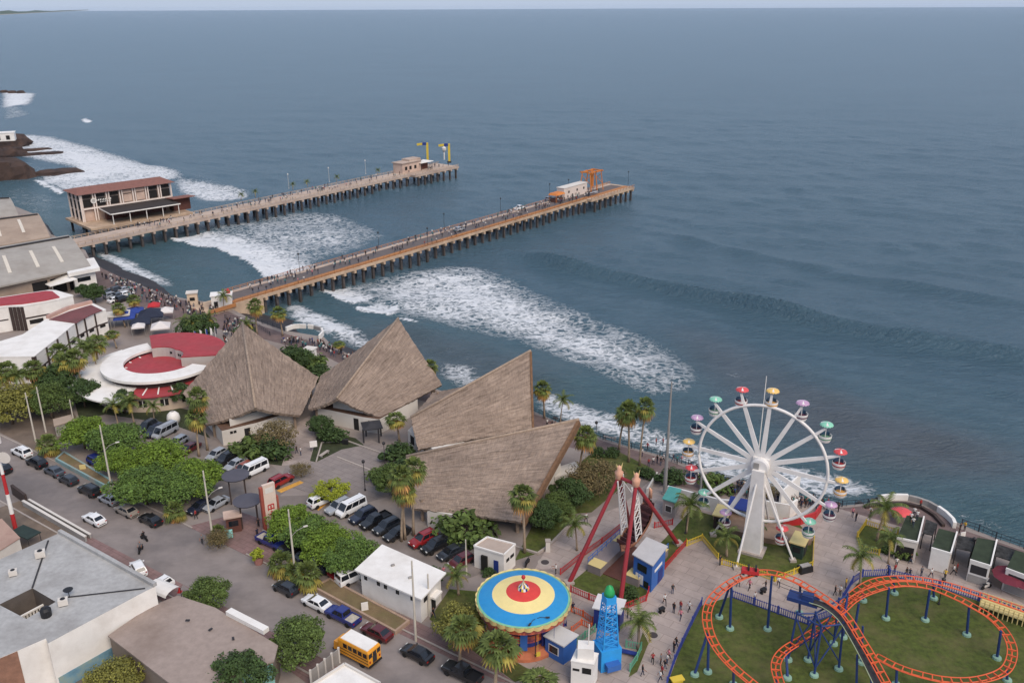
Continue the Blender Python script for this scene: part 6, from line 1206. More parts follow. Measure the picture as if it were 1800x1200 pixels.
p = G(1318, 1008, 7.75); ct = thing('coaster_car', 'dark red coaster car with riders rolling over the top of the orange track', 'coaster car', p, -.25); b = MB(); b.box((0, 0, .45), (2.2, 1.0, .5), tap=.92); b.build('body', M_red, ct); b = MB(); b.box((-.2, 0, .9), (.2, .9, .5)); b.box((.7, 0, .9), (.2, .9, .5)); b.build('seat_back', M_black, ct)
for sx in (-.8, .8): b = MB(); b.box((sx, 0, .15), (.3, 1.1, .22)); b.build('wheel_truck', M_dark, ct)
A_, B_ = G(1722, 1068), G(1815, 1100); d = (B_-A_).normalized(); stn = thing('station_walkway', 'beige railed station walkway beneath the far track of the coaster', 'walkway', A_); b = MB(A_); b.slab((A_.x, A_.y, 1.0), (B_.x, B_.y, 1.0), 2.0, .15); b.build('floor', M_cream, stn)
for s in (-.95, .95):
    n = Vector((-d.y, d.x, 0))*s; b = MB(A_)
    for z in (1.5, 1.9): b.slab(A_+n+Vector((0, 0, z)), B_+n+Vector((0, 0, z)), .06, .06)
    for k in range(12): q = A_.lerp(B_, k/11)+n; b.box((q.x, q.y, .95), (.1, .1, 1.9))
    b.build('railing', M_cream, stn)
# ---- fences
def fence(name, label, pts, h, m, step=.28, z0=0., rails=(.15, .85), sw_=.09, pm=None, group=None):
    Q = [G(*p) for p in pts]; root = thing(name, label, 'fence' if 'rail' not in name else 'railing', Q[0], 0, group); rl = MB(Q[0]); st = MB(Q[0])
    for a_, e_ in zip(Q[:-1], Q[1:]):
        for f in rails: rl.slab((a_.x, a_.y, z0+h*f), (e_.x, e_.y, z0+h*f), .06, .07)
        L_ = (e_-a_).length; n_ = max(2, int(L_/step)); an = dirang(a_, e_)
        for k in range(n_): q = a_.lerp(e_, (k+.5)/n_); st.box((q.x, q.y, z0+h*.5), (sw_, .04, h*.94), an)
    rl.build('rail', m, root); st.build('slat_panel', m, root)
    for q in Q: b = MB(Q[0]); b.box((q.x, q.y, z0+h*.53), (.13, .13, h*1.06)); b.build('post', pm or m, root)
    return root
fence('picket_fence', 'yellow picket fence on the near side of the ferris wheel lawn', [(1207, 960), (1234, 949), (1262, 983)], 1.1, M_yel); fence('picket_fence', 'long yellow picket fence curving below the ferris wheel towards the coaster track', [(1268, 992), (1295, 999), (1330, 1010), (1362, 1022), (1395, 1010), (1428, 996), (1430, 953)], 1.1, M_yel)
fence('picket_fence', 'yellow picket fence round the small lawn with a single palm', [(1578, 940), (1521, 923), (1506, 945), (1513, 968), (1545, 976)], 1.1, M_yel)
fence('picket_fence', 'red picket fence beside the blue ticket booth at the paving', [(1206, 958), (1188, 978), (1169, 1000)], 1.1, M_red); fence('picket_fence', 'red picket fence below the pirate ship lawn near the drop tower', [(1003, 1040), (1035, 1054), (1070, 1066), (1094, 1072), (1136, 1056), (1140, 1042)], 1.1, M_red); fence('picket_fence', 'long red picket fence along the path behind the pirate ship', [(985, 1010), (1020, 982), (1058, 955), (1092, 928)], 1.1, M_red); fence('picket_fence', 'short red picket fence at the seaward side of the pirate ship', [(1150, 928), (1182, 922)], 1.1, M_red)
fence('picket_fence', 'orange picket fence at the exit of the swing carousel', [(1004, 1075), (1025, 1084), (1042, 1096)], 1.1, mat('fence_orange', lin(216, 104, 62), .6, .1, 1.)); fence('picket_fence', 'orange picket fence between carousel and white-roofed booth', [(1004, 1112), (1022, 1098), (1040, 1106)], 1.0, MATS['fence_orange'])
M_gf = mat('fence_green', lin(96, 160, 130), .6, .1, 1.); fence('mesh_fence', 'green fence on the carousel side of the blue drop tower', [(1008, 1138), (1028, 1122), (1046, 1110)], 1.2, M_gf); fence('mesh_fence', 'green fence on the open side of the blue drop tower', [(1100, 1138), (1127, 1142), (1120, 1160), (1107, 1180)], 1.2, M_gf)
M_bf = mat('fence_blue', lin(52, 66, 140), .6, .12, 1.); fence('picket_fence', 'dark blue picket fence along the near lawn edge of the roller coaster', [(1172, 1205), (1185, 1166), (1198, 1136), (1216, 1098), (1233, 1064)], 1.3, M_bf); fence('picket_fence', 'dark blue picket fence behind the loop of the roller coaster', [(1286, 1050), (1325, 1064), (1367, 1079), (1420, 1098), (1468, 1080)], 1.3, M_bf); fence('picket_fence', 'blue picket fence from the lift hill round to the palm corner', [(1480, 1056), (1498, 1026), (1515, 1014), (1562, 1012)], 1.3, M_bf); fence('picket_fence', 'blue picket fence running behind the upper coaster track to the far side', [(1562, 1013), (1650, 1033), (1720, 1056), (1815, 1090)], 1.3, M_bf)
# ---- promenade railings and seating circles
M_rail = mat('railing_dark', lin(40, 46, 56), .6, .1, 1.); PR = dict(step=1.1, rails=(.5, .95), sw_=.05, pm=M_rail)
fence('promenade_railing', 'dark railing on the sea edge beside the thatched pavilions', [(937, 724), (1010, 756), (1060, 772), (1110, 788), (1160, 801), (1210, 818), (1270, 843)], 1.1, M_rail, **PR); fence('promenade_railing', 'dark railing on the sea edge behind the ferris wheel', [(1270, 843), (1330, 854), (1400, 870), (1480, 890), (1525, 887)], 1.1, M_rail, **PR); fence('promenade_railing', 'dark railing running from the white seating arc to the frame edge', [(1690, 924), (1720, 934), (1750, 947), (1800, 964), (1850, 984)], 1.2, M_rail, **PR)
fence('promenade_railing', 'dark railing above the black sand beside the working pier', [(461, 569), (480, 575), (500, 582)], 1.1, M_rail, **PR); fence('promenade_railing', 'thin railing along the queue ramp near the gatehouse', [(396, 560), (440, 566), (475, 590)], 1.1, M_rail, **PR)
def seatwall(name, label, pts, h, m, w=.5): return lowwall(name, label, 'bench wall', pts, h, w, m)
seatwall('seating_wall', 'white seating wall of the small beach circle, longest piece', [(503, 582), (515, 577.5), (527, 576.5), (538, 577)], 1.1, M_white); seatwall('seating_wall', 'short white seating wall beside the gap in the beach circle', [(542, 577), (551, 578)], 1.1, M_white); seatwall('seating_wall', 'curved white seating wall end at the beach circle', [(566, 583), (568, 589), (562, 596)], 1.1, M_white); seatwall('seating_wall', 'grey seating wall filling the beach circle back', [(553, 578), (564, 581)], .9, M_grey)
seatwall('seating_wall', 'white panelled seating wall along the top of the viewpoint arc', [(1545, 880), (1560, 878), (1578, 877.5), (1595, 878)], 1.0, M_white); seatwall('seating_wall', 'dark seating wall between the white panels of the viewpoint arc', [(1597, 878.5), (1612, 882), (1632, 889), (1646, 897)], .9, M_grey); seatwall('seating_wall', 'white panelled seating wall descending at the viewpoint arc end', [(1648, 898), (1662, 908), (1674, 920), (1677, 928)], 1.0, M_white); seatwall('dark_kerb', 'dark inner kerb following the viewpoint arc', [(1520, 893), (1550, 887), (1590, 887), (1620, 894), (1642, 908), (1658, 926)], .5, M_slat)
# ---- beach-side shops with green roofs
def shop(label, roofpx, h, fr, front):
    P = [G(x, y, h) for x, y in roofpx]; c = cen(P); r = thing('snack_shop', label, 'shop', c); b = MB(c); b.prism([(p.x, p.y) for p in P], 0, h-.12); b.build('wall', M_offwhite, r); b = MB(c); b.prism([(p.x, p.y) for p in P], h-.115, h); b.build('green_roof', M_terr, r)
    b = MB(c)
    for i in (1, 2): a_, e_ = P[i], P[(i+1) % 4]; b.slab((a_.x, a_.y, h+.12), (e_.x, e_.y, h+.12-.002*i), .2, .3)
    b.build('parapet', M_white, r); A_, B_ = P[3], P[2]
    if front == 'open': wallbox(r, 'opening', M_open, A_, B_, .06, .9, 0, h-1.0)
    if front == 'white': wallbox(r, 'sign_panel', M_white, A_, B_, .02, .98, .1, h+.2, .1, .06)
    if front == 'grille': wallbox(r, 'frame', M_white, A_, B_, .02, .98, h-2.0, h+.2, .1, .06); wallbox(r, 'grille', M_dark, A_, B_, .1, .9, h-1.7, h-.4, .1, .09); wallbox(r, 'shutter', M_grey, A_, B_, .05, .95, .1, h-2.1)
    return r
shop('green-roofed snack shop with open dark front beside the yellow-fenced lawn', [(1594, 905), (1624, 909), (1613, 954), (1576, 946)], 3.3, 0, 'open'); shop('green-roofed snack shop with plain white front panel', [(1650, 928), (1682, 936), (1671, 974), (1637, 964)], 3.3, 0, 'white'); shop('green-roofed snack shop with dark grille in a white frame', [(1718, 944), (1752, 950), (1741, 996), (1705, 985)], 3.3, 0, 'grille'); shop('green-roofed snack shop cut by the frame edge behind the red parasol', [(1785, 966), (1850, 985), (1835, 1025), (1768, 1000)], 3.3, 0, 'grille')
for k, (px, lb) in enumerate(((((1628, 912), (1648, 920), (1640, 940), (1622, 936)), 'dark netted pergola roof between the open-front shop and the white-front shop'), (((1684, 940), (1716, 946), (1708, 968), (1680, 962)), 'dark netted pergola roof between white-front shop and grille shop'), (((1752, 955), (1786, 966), (1778, 985), (1750, 976)), 'dark netted pergola roof next to the shop at the frame edge'))):
    P = [G(x, y, 2.8) for x, y in px]; c = cen(P); r = thing('pergola', lb, 'pergola', c); b = MB(c); b.prism([(p.x, p.y) for p in P], 2.66, 2.8); b.build('roof', mat('netted_roof', lin(48, 48, 48), .95, .7, 1.6, detail=2.), r)
    for p in P: q = p.lerp(c, .06); b = MB(c); b.tube((q.x, q.y, 0), (q.x, q.y, 2.65), .08); b.build('post', M_dark, r)
def parasol(label, px, rad, h, m):
    r = thing('parasol', label, 'parasol', G(*px)); b = MB(); b.lathe([(rad, h-.5), (rad*.6, h-.15), (.05, h)], n=10, cap=False); b.build('canopy', m, r); b = MB(); b.tube((0, 0, 0), (0, 0, h+.15), .05); b.build('pole', M_grey, r)
M_wine = mat('wine_canvas', lin(104, 36, 50), .8, .12, 1.); parasol('wide wine-red parasol in front of the last snack shop', (1775, 1036), 2.6, 2.7, M_wine); parasol('second wine-red parasol at the frame edge', (1802, 1046), 2.2, 2.6, M_wine); parasol('pink and pale parasol on the viewpoint paving', (1582, 918), 1.6, 2.4, UMB[0])
for lb, px, m in (('black ride carriage parked outside the yellow fence', (1414, 1004), M_black),): r = thing('parked_carriage', lb, 'carriage', G(*px), .35); b = MB(); b.box((0, 0, .55), (2.1, 1.2, .9), tap=.9); b.build('body', m, r); b = MB(); b.box((0, 0, 1.08), (1.5, .7, .16)); b.build('cushion', M_grey, r)
# =================== PLACEMENT: vehicles, plants, poles, people
HR = dirang((0, 0), (-E1.x, -E1.y))
def put_car(kind, paint, px, label, head=None, group=None):
    a = HR if head is None else dirang(G(px[0]-head[0]/2, px[1]-head[1]/2), G(px[0]+head[0]/2, px[1]+head[1]/2)); p = G(px[0], px[1], .7); z = .05
    return place(car(kind, paint), (p.x, p.y, z), a, label, group)
GS = 'cars parked along the street'
for a in (('suv', 'white', (38, 794), 'white suv with dark roof panels, first in the kerb row by the bushes'), ('suv', 'black', (64, 812), 'black suv parked between the white suv and a dark grey sedan'), ('sedan', 'grey', (95, 827), 'dark grey sedan at the far end of the turquoise planter'), ('hatch', 'charcoal', (120, 842), 'charcoal hatchback beside the middle of the turquoise planter'), ('suv', 'black', (157, 861), 'black suv at the near end of the turquoise planter'), ('hatch', 'silver', (191, 876), 'silver hatchback at the foot of the concrete pole'), ('sedan', 'beige', (222, 896), 'beige grey sedan parked under the street trees'), ('sedan', 'black', (264, 912), 'black sedan last in the row before the street corner'), ('hatch', 'charcoal', (502, 1032), 'dark hatchback parked below the bushy short palms'), ('sedan', 'white', (556, 1058), 'white sedan parked ahead of the blue flatbed truck'), ('sedan', 'maroon', (662, 1109), 'dark red sedan parked beside the yellow school bus'), ('sedan', 'black', (733, 1147), 'black sedan with pale rear window frame behind the school bus')): put_car(*a, group=GS)
put_car('sedan', 'white', (165, 911), 'white sedan driving along the open road'); put_car('pickup', 'black', (812, 1181), 'black pickup at the bottom of the street below the yellowing palms', group=GS); put_car('suv', 'black', (2, 822), 'black suv half hidden behind the red and white mast')
put_car('hatch', 'white', (243, 997), 'white hatchback parked at the wall of the grey-roofed building', (-14, -26)); put_car('suv', 'white', (276, 1034), 'white suv partly under the pale curved awning', (-30, 18))
o = put_car('pickup', 'blue', (602, 1081), 'blue flatbed pickup with a pale load bed parked at the planter', group=GS); b = MB(); b.box((-1.78, 0, .88), (1.5, 1.6, .04)); b.build('load_bed', mat('load_bed', lin(172, 164, 150), .9, .2, 2.), o)
LT_ = (-50, 25); GP = 'cars in the angled parking rows'
for a in (('suv', 'white', (565, 879), 'white boxy suv next to the round topiary tree', (50, -22)), ('suv', 'silver', (595, 890), 'silver suv with roof rack between white suv and white van', LT_), ('van', 'white', (617, 893), 'white minibus in the row under the largest pavilion', LT_), ('suv', 'navy', (638, 906), 'navy suv with silver roof beside the white minibus', LT_), ('pickup', 'black', (660, 914), 'black pickup third from the white minibus', LT_), ('suv', 'charcoal', (680, 925), 'charcoal suv parked before the palm trunks', LT_), ('sedan', 'black', (698, 936), 'black sedan tucked at the base of the three palms', LT_), ('suv', 'red', (744, 947), 'red suv parked under the eave of the largest pavilion', LT_), ('suv', 'black', (766, 958), 'black suv right after the red suv', LT_), ('sedan', 'charcoal', (793, 969), 'charcoal sedan between black suv and a red hatchback', LT_), ('hatch', 'maroon', (811, 984), 'maroon hatchback last in the row near the white hut', LT_)): put_car(a[0], a[1], a[2], a[3], a[4], GP)
for a in (('suv', 'charcoal', (258, 750), 'charcoal suv at the far end of the lot by the white dome', (-46, 26)), ('suv', 'navy', (272, 757), 'navy suv beside the long silver van', (-46, 26)), ('van', 'silver', (290, 759), 'long silver van in the far parking row', (-50, 26)), ('hatch', 'silver', (313, 775), 'silver hatchback behind the tall palm pair', (-46, 26)), ('sedan', 'maroon', (333, 787), 'maroon sedan parked between two palm trunks', (-46, 26)), ('hatch', 'silver', (380, 798), 'silver hatchback first in the short row below the left pavilion', (-46, 25)), ('suv', 'black', (397, 806), 'black suv in the short row below the left pavilion', (-46, 25)), ('sedan', 'silver', (414, 815), 'silver sedan between the black suv and an orange-red car', (-46, 25)), ('hatch', 'orange', (428, 822), 'orange-red hatchback mostly hidden by the white van', (-46, 25)), ('van', 'white', (446, 826), 'white high-roof van at the end of the short row', (-52, 24)), ('suv', 'red', (494, 844), 'red suv parked alone beside the yellow line and totem sign', (46, -24)), ('suv', 'blue', (172, 812), 'blue suv in shade under the street trees', (40, 20)), ('sedan', 'navy', (352, 889), 'navy sedan under the last street tree crown', (-44, 24)), ('sedan', 'silver', (380, 884), 'silver sedan beside the gateway canopies', (-44, 24)), ('pickup', 'blue', (477, 951), 'blue pickup in shade behind the flower pot', (40, 18)), ('suv', 'black', (515, 965), 'black suv under the second tree group, nearest the gateway', (44, -20)), ('sedan', 'charcoal', (540, 975), 'charcoal sedan under the middle of the second tree group', (44, -20)), ('hatch', 'silver', (566, 979), 'silver hatchback peeking out below the tree crowns', (44, -20)), ('suv', 'navy', (583, 992), 'navy suv beside the tree trunk at the kerb wall', (44, -20)), ('sedan', 'red', (604, 1001), 'red sedan under the last tree of the group', (44, -20)), ('van', 'white', (622, 1012), 'white van squeezed against the utility building', (44, -20))): put_car(a[0], a[1], a[2], a[3], a[4], GP)
ab = math.degrees(angB)
def on_b(s, w): p = TB(s, w, 1.55); return p
for kd, pt, px, lb in (('pickup', 'white', (913, 367), 'white pickup driving on the working pier'), ('hatch', 'silver', (808, 404), 'small pale car halfway along the working pier'), ('suv', 'silver', (966, 351), 'silver suv near the crowd at the working pier head'), ('sedan', 'charcoal', (995, 345), 'dark sedan beside the orange-roofed pier stall')):
    p = G(px[0], px[1], 1.9); o = place(car(kd, pt), (p.x, p.y, 1.56), angB, lb)
for k, (px, pt) in enumerate(((196, 505), ) if False else ()): pass
for k, (px, kd, pt) in enumerate((((196, 511), 'sedan', 'black'), ((208, 509), 'suv', 'charcoal'), ((220, 508), 'sedan', 'silver'), ((197, 519), 'suv', 'silver'), ((210, 518), 'sedan', 'grey'), ((223, 516), 'hatch', 'white'), ((203, 526), 'sedan', 'white'), ((217, 525), 'suv', 'black'))): put_car(kd, pt, px, '%s %s in the small market car lot behind the long canopy, %s row' % (pt, 'suv' if kd == 'suv' else 'car', ('seaward' if k < 3 else 'middle' if k < 6 else 'canopy-side')), (14, -4), 'cars in the market lot')
# school bus
M_bus = mat('bus_yellow', lin(222, 152, 44), .45, .06, .8, coat=.3, dirt=lin(190, 130, 50), dscale=.5, damt=.4); p = G(628, 1141, 1.2); bus = thing('school_bus', 'yellow school bus with white roof panel stopped on the street', 'bus', (p.x, p.y, .03), HR)
b = MB(); b.box((-.4, 0, 1.55), (5.0, 2.2, 1.9)); b.box((-.4, 0, 2.62), (5.0, 2.2, .26), tap=.93); b.box((2.6, 0, 1.15), (1.1, 1.9, 1.1), tap=.9); b.build('body', M_bus, bus)
b = MB(); b.box((-.45, 0, 2.80), (4.4, 1.9, .1)); b.build('roof_panel', M_white, bus)
for sy in (-1, 1):
    for k in range(5): b = MB(); b.box((-2.35+.82*k, sy*1.1, 2.05), (.62, .04, .62)); b.build('window', M_glass, bus)
    b = MB(); b.box((-.4, sy*1.105, 1.45), (4.9, .03, .09)); b.box((-.4, sy*1.105, 1.0), (4.9, .03, .09)); b.build('rub_rail', M_black, bus)
    for sx in (2.3, -1.7): wheel_parts(bus, sx, sy*.98, .45)
    b = MB(); b.box((3.12, sy*.7, 1.15), (.06, .28, .22)); b.build('headlight', M_lampw, bus); b = MB(); b.box((-2.92, sy*.85, 1.2), (.05, .2, .3)); b.build('taillight', M_lampr, bus)
for y in (-.72, 0, .72): b = MB(); b.box((-2.91, y, 2.05), (.04, .56, .62)); b.build('rear_window', M_glass, bus)
b = MB(); b.box((-2.91, 0, 1.3), (.04, .7, 1.0)); b.build('rear_door', M_dark, bus); b = MB(); b.box((2.12, 0, 2.1), (.06, 1.8, .75)); b.build('windscreen', M_glass, bus); b = MB(); b.box((-2.98, 0, .62), (.16, 2.2, .22)); b.box((3.2, 0, .6), (.14, 2.0, .24)); b.build('bumper', M_black, bus)
# motorcycles
def motorcycle(label, px, ang, cm):
    r = thing('motorcycle', label, 'motorcycle', G(px[0], px[1], .03), ang)
    for sx in (.65, -.62): b = MB(); b.lathe([(.2, -.05), (.3, -.06), (.3, .06), (.2, .05)], n=12); b.v = [Vector((v.x+sx, v.z, v.y+.3)) for v in b.v]; b.build('wheel', M_tyre, r)
    b = MB(); b.box((-.05, 0, .55), (.9, .28, .35)); b.box((.15, 0, .8), (.5, .26, .2)); b.build('body', cm, r); b = MB(); b.box((-.35, 0, .82), (.7, .28, .1)); b.build('seat', M_black, r); b = MB(); b.tube((.5, -.35, 1.05), (.5, .35, 1.05), .025); b.tube((.5, 0, 1.05), (.65, 0, .35), .04); b.build('handlebar', M_dark, r); return r
for lb, px, sh in (('black motorcycle riding on the road behind the white sedan', (254, 949), 'black'), ('motorcycle with a grey-clad rider close to the near kerb', (248, 969), 'grey')):
    r = motorcycle(lb, px, HR+(2.2 if sh == 'grey' else 0), M_black); q = Vector(r.location); person((q.x, q.y, .06), r.rotation_euler[2], 'person in %s jacket riding the motorcycle %s' % (sh, 'behind the white sedan' if sh == 'black' else 'near the kerb'), None, sh, 'black', 9)
r = motorcycle('pale motorcycle parked in front of the grille-fronted shop', (1733, 1034), .4, M_offwhite); motorcycle('dark motorcycle parked beside the small white hut', (927, 992), 1.2, M_black)
# ---- trees
def T(kind, px, label, s=1., group=None, rz=None): return place(tree(kind), G(*px), rz if rz is not None else (px[0]*1.7) % 6.28, label, group, s)
GT = 'broad street trees along the parking lot'
for k, a in enumerate((('almond', (150, 788), 'broad green street tree closest to the white shed wall', .85), ('almond_wide', (205, 800), 'broad green street tree at the seaward edge of the row', .92), ('almond', (212, 835), 'broad street tree overhanging the turquoise planter pole', .72), ('almond_wide', (258, 886), 'large street tree over the beige and silver kerb cars', .98), ('almond', (285, 835), 'broad street tree in the middle of the first group', .95), ('almond_wide', (326, 882), 'broad street tree over the last black kerb sedan', .9), ('almond', (350, 870), 'broad street tree at the gateway end of the first group', .88), ('almond', (512, 945), 'street tree at the totem sign end of the second group', .72), ('almond_wide', (545, 965), 'street tree over the middle of the second parking row', .76), ('almond', (580, 985), 'street tree behind the long white pole of the second group', .78), ('almond_wide', (612, 1005), 'street tree touching the utility building roof', .78))): T(a[0], a[1], a[2], a[3], GT)
T('topiary', (583, 880), 'lime green clipped topiary tree standing in the parking plaza', (1.0, 1.0, .82))
for a in (('round', (368, 1078), 'round green tree at the corner of the brown flat roof', .66), ('round', (527, 1165), 'dense round tree between the road and the turquoise wall', .78), ('dark', (424, 1232), 'dark green tree cut by the bottom edge beside the brown roof', .82), ('yellow', (205, 1228), 'yellowish tree at the bottom edge below the mural wall', .72), ('dark', (168, 532), 'dark tree behind the red-roofed white building', .72), ('dark', (148, 522), 'smaller dark tree at the orange stall by the market office', .5), ('yellow', (60, 722), 'olive tree among the left palms behind two concrete poles', .8), ('dark', (105, 700), 'dark tree at the foot of the tall palm by the curved building', 1.0), ('yellow', (22, 745), 'olive tree at the very edge behind the bare lot', 1.1), ('round', (92, 735), 'green tree between the two left concrete poles', .9), ('dark', (150, 715), 'dark tree under the white lower roof of the round building', .8), ('dark', (220, 725), 'dark tree by the beige wall of the round building', .65), ('dark', (322, 712), 'dark tree where the round building meets the thatch', .65), ('brown', (484, 792), 'sparse brown-leaved tree in front of the left pavilion', .85), ('bush_mid', (448, 800), 'large green bush below the left pavilion door', 2.0), ('bush', (478, 805), 'dark bush beside the entrance path of the left pavilion', 1.7), ('dark', (566, 765), 'small dark tree between the two peaked pavilions', .55), ('bush', (585, 775), 'low bush at the white wall of the tall-peak pavilion', 1.3), ('brown', (1052, 866), 'large brown-green flowering tree beside the largest pavilion', .88), ('brown', (1022, 872), 'brown-green tree closer to the pavilion gable edge', .75), ('dark', (1000, 895), 'dark tree at the corner of the pavilion lawn', .72), ('round', (975, 915), 'green tree leaning over the path to the carousel', .6), ('dark', (955, 930), 'dark low tree behind the front lawn palm', .65), ('bush_mid', (812, 945), 'spreading bush at the pavilion wall behind the dark parked cars', 2.2), ('bush', (716, 842), 'dark bush at the palm foot near the sign lamp', 1.6), ('bush', (700, 808), 'dark bush beside the white window wall of the rear pavilion', 1.5), ('bush_mid', (668, 845), 'low green bush by the plaza lamp post', 1.2), ('round', (690, 870), 'green tree behind the tree palms at the largest pavilion', .7), ('bush', (512, 640), 'green bush on the sea side of the left pavilion', 2.0), ('dark', (528, 655), 'dark tree on the sea side of the left pavilion', .75), ('bush_mid', (545, 650), 'bushy green shrub beside the low white kiosk', 2.0), ('bush', (560, 668), 'bush in the gap between the two peaked pavilions', 1.6), ('bush', (860, 1010+0), 'round bush beside the white hut corner', .5), ('dark', (352, 605), 'dense green tree behind the flagpoles', 1.0), ('bush', (1107, 1052), 'shrub at the red fence below the ticket booth', .8), ('bush', (1135, 838), 'dark shrub on the lawn near the palms', .8), ('bush', (1180, 850), 'low dark shrub bed under the promenade railing', 1.3), ('bush_mid', (1255, 860), 'green shrub bed behind the white curved wall', 1.4), ('brown', (1340, 880), 'brownish shrub tree behind the ferris wheel post', .5), ('bush_mid', (1582, 975), 'bush in front of the open-front snack shop', 1.0), ('bush', (430, 590), 'dark shrub beside the queue ramp', 1.3), ('brown', (530, 838), 'small bare ornamental tree standing in the parking plaza', .4), ('brown', (385, 962), 'dusty shrub beside the corner concrete pole', .42), ('bush', (1075, 800), 'clipped dark ball shrub on the promenade paving', .7), ('bush', (1052, 800), 'second clipped ball shrub on the promenade paving', .7), ('yellow', (810, 1128), 'autumn-coloured tree between the palms and the carousel', .75), ('bush', (760, 1020), 'low shrub behind the utility building', .9)): T(*a)
# ---- palms
PALMS = {}
def palm(px, top, label, var=0, s=1., dead=1.):
    s *= 1.14
    h = HT(px[0], px[1], top); hk = min((6.5, 8.5, 10.5), key=lambda q: abs(q-h/ s)); k = (hk, var, dead > .6)
    if k not in PALMS: PALMS[k] = fan_palm(int(hk*10)+var, hk, .5+.25*var, 1., dead)
    o = place(PALMS[k], G(*px), (px[0]*.9) % 6.28, label); zz = h/hk; o.scale = (s, s, zz); return o
for a in (((18, 712), 652, 'fan palm at the left edge, seaward of the bare lot', 0, 1.25), ((62, 704), 648, 'fan palm in the left grove below the curved building wall', 1, 1.25), ((128, 692), 634, 'bushy fan palm between curved building and round building', 0, 1.2), ((176, 660), 606, 'yellowish fan palm at the inner side of the round building', 1, 1.3), ((365, 791), 700, 'tall fan palm in front of the left pavilion, taller of the pair'), ((350, 802), 738, 'fan palm in front of the left pavilion, shorter of the pair', 1), ((110, 673), 620, 'fan palm at the corner of the curved white building', 0, 1.2), ((149, 696), 632, 'fan palm rising through the white lower roof of the round building', 1, 1.25, 1.), ((452, 588), 536, 'fan palm at the seawall beside the working pier', 1), ((497, 590), 549, 'fan palm above the black sand near the beach circle', 0), ((702, 776), 733, 'fan palm beside the porch of the tall-peak pavilion', 1), ((1105, 812), 722, 'tall fan palm on the promenade lawn, middle of three', 0), ((1088, 790), 728, 'fan palm on the promenade lawn, closest to the pavilions', 1), ((1124, 818), 716, 'fan palm on the promenade lawn, closest to the grey mast', 0, .9), ((1018, 837), 766, 'fan palm at the pointed tip of the largest pavilion', 1, 1.05), ((922, 971), 876, 'fan palm on the front lawn before the largest pavilion', 0, 1.05), ((727, 941), 826, 'fan palm against the largest thatch, straight trunk near the wall', 0), ((712, 948), 832, 'fan palm against the largest thatch, middle trunk', 1), ((706, 951), 862, 'fan palm leaning away from the largest thatch', 1, .95), ((957, 735), 683, 'fan palm behind the vertical gable edge', 0, .9), ((764, 690), 643, 'fan palm showing behind the tall-peak pavilion', 1, .85), ((596, 622), 604, 'short fan palm on the black beach edge', 0, .75), ((220, 575), 540, 'fan palm behind the blue market tents', 1, .9), ((240, 560), 526, 'olive fan palm nearest the parked market cars', 0, .9), ((205, 612), 588, 'short fan palm between curved and round buildings', 1, .9), ((808, 1170), 1098, 'yellowing fan palm beside the utility building corner', 1, 1.1), ((870, 1215), 1140, 'large yellowing fan palm in front of the carousel base', 0, 1.25), ((935, 1240), 1200, 'yellowing fan palm cut by the bottom edge', 1, 1.1)): palm(*a)
SP = fan_palm(77, 1.6, .1, 1.0, .4); 
for px, lb, s in (((497, 1010), 'short bushy palm on the verge beside the dark hatchback, nearer the flower pot', 1.15), ((541, 1032), 'short bushy palm on the verge behind the white sedan', 1.2), ((308, 915), 'short palm on the kerb after the last black sedan', 1.), ((385, 950), 'short dry palm at the gateway corner', .8), ((86, 800), 'short bushy palm behind the first black suv', 1.2), ((520, 1022), 'small palm bush at the foot of the long white pole', .9)): place(SP, G(*px), px[0] % 6, lb, None, s)
CP = {k: coco_palm(90+k, h, s) for k, (h, s) in enumerate(((4.5, 1.), (6.5, 1.15), (2.6, .75)))}
for k, px, lb, s in ((0, (1014, 967), 'feather palm beside the path behind the red fence', 1.), (0, (1206, 937), 'feather palm on the ferris wheel lawn by the green-roofed kiosk', 1.2), (2, (1277, 978), 'drooping yellow-green palm on the lawn below the ferris wheel', 1.3), (0, (1541, 951), 'lone feather palm inside the yellow-fenced lawn', 1.3), (0, (1511, 1030), 'feather palm at the blue fence corner above the coaster', 1.1), (0, (1561, 990), 'feather palm in front of the open snack shop', .9), (2, (1122, 1140), 'feather palm on the strip beside the green fence', 1.5), (2, (806, 1045), 'small feather palm between utility building and carousel', 1.2), (1, (22, 715), 'coconut palm at the left edge with dark crown', 1.), (1, (48, 712), 'coconut palm behind the left concrete poles', 1.05), (1, (160, 665), 'coconut palm leaning by the round building roof', 1.2), (1, (176, 668), 'second coconut palm leaning by the round building roof', 1.15), (0, (208, 748), 'coconut palm in front of the round building wall', 1.), (0, (236, 745), 'coconut palm hiding the red lower roof', 1.1), (0, (272, 745), 'small coconut palm at the beige wall windows', .9), (1, (345, 608), 'feather palm clump behind the red roof, taller stem', .95), (1, (368, 598), 'feather palm clump behind the red roof, seaward stem', .9), (0, (325, 600), 'feather palm clump behind the red roof, lowest stem', 1.1), (0, (394, 548), 'feather palm against the white pier gatehouse', 1.), (0, (440, 596), 'small palm beside the pavilion peak', .9), (1, (985, 745), 'leaning feather palm on the railing behind the gable edge', .8), (0, (1330, 955), 'feather palm beside the boarding platform', .7), (0, (420, 1195+20), 'x', 0)): 
    if s: place(CP[k], G(*px), px[0]*.7 % 6, lb, None, s)
for px, lb in (((424, 352), 'first small palm on the pale pier walkway from the restaurant'), ((449, 347), 'second small palm on the pale pier walkway'), ((515, 334), 'small palm by the first white pier lamp'), ((541, 329), 'small palm just past the first white pier lamp'), ((592, 320), 'small palm past the second white pier lamp'), ((664, 308), 'small palm near the third white pier lamp')): p = G(*px, 1.5); place(CP[2], p, px[0] % 6, lb, None, .95)
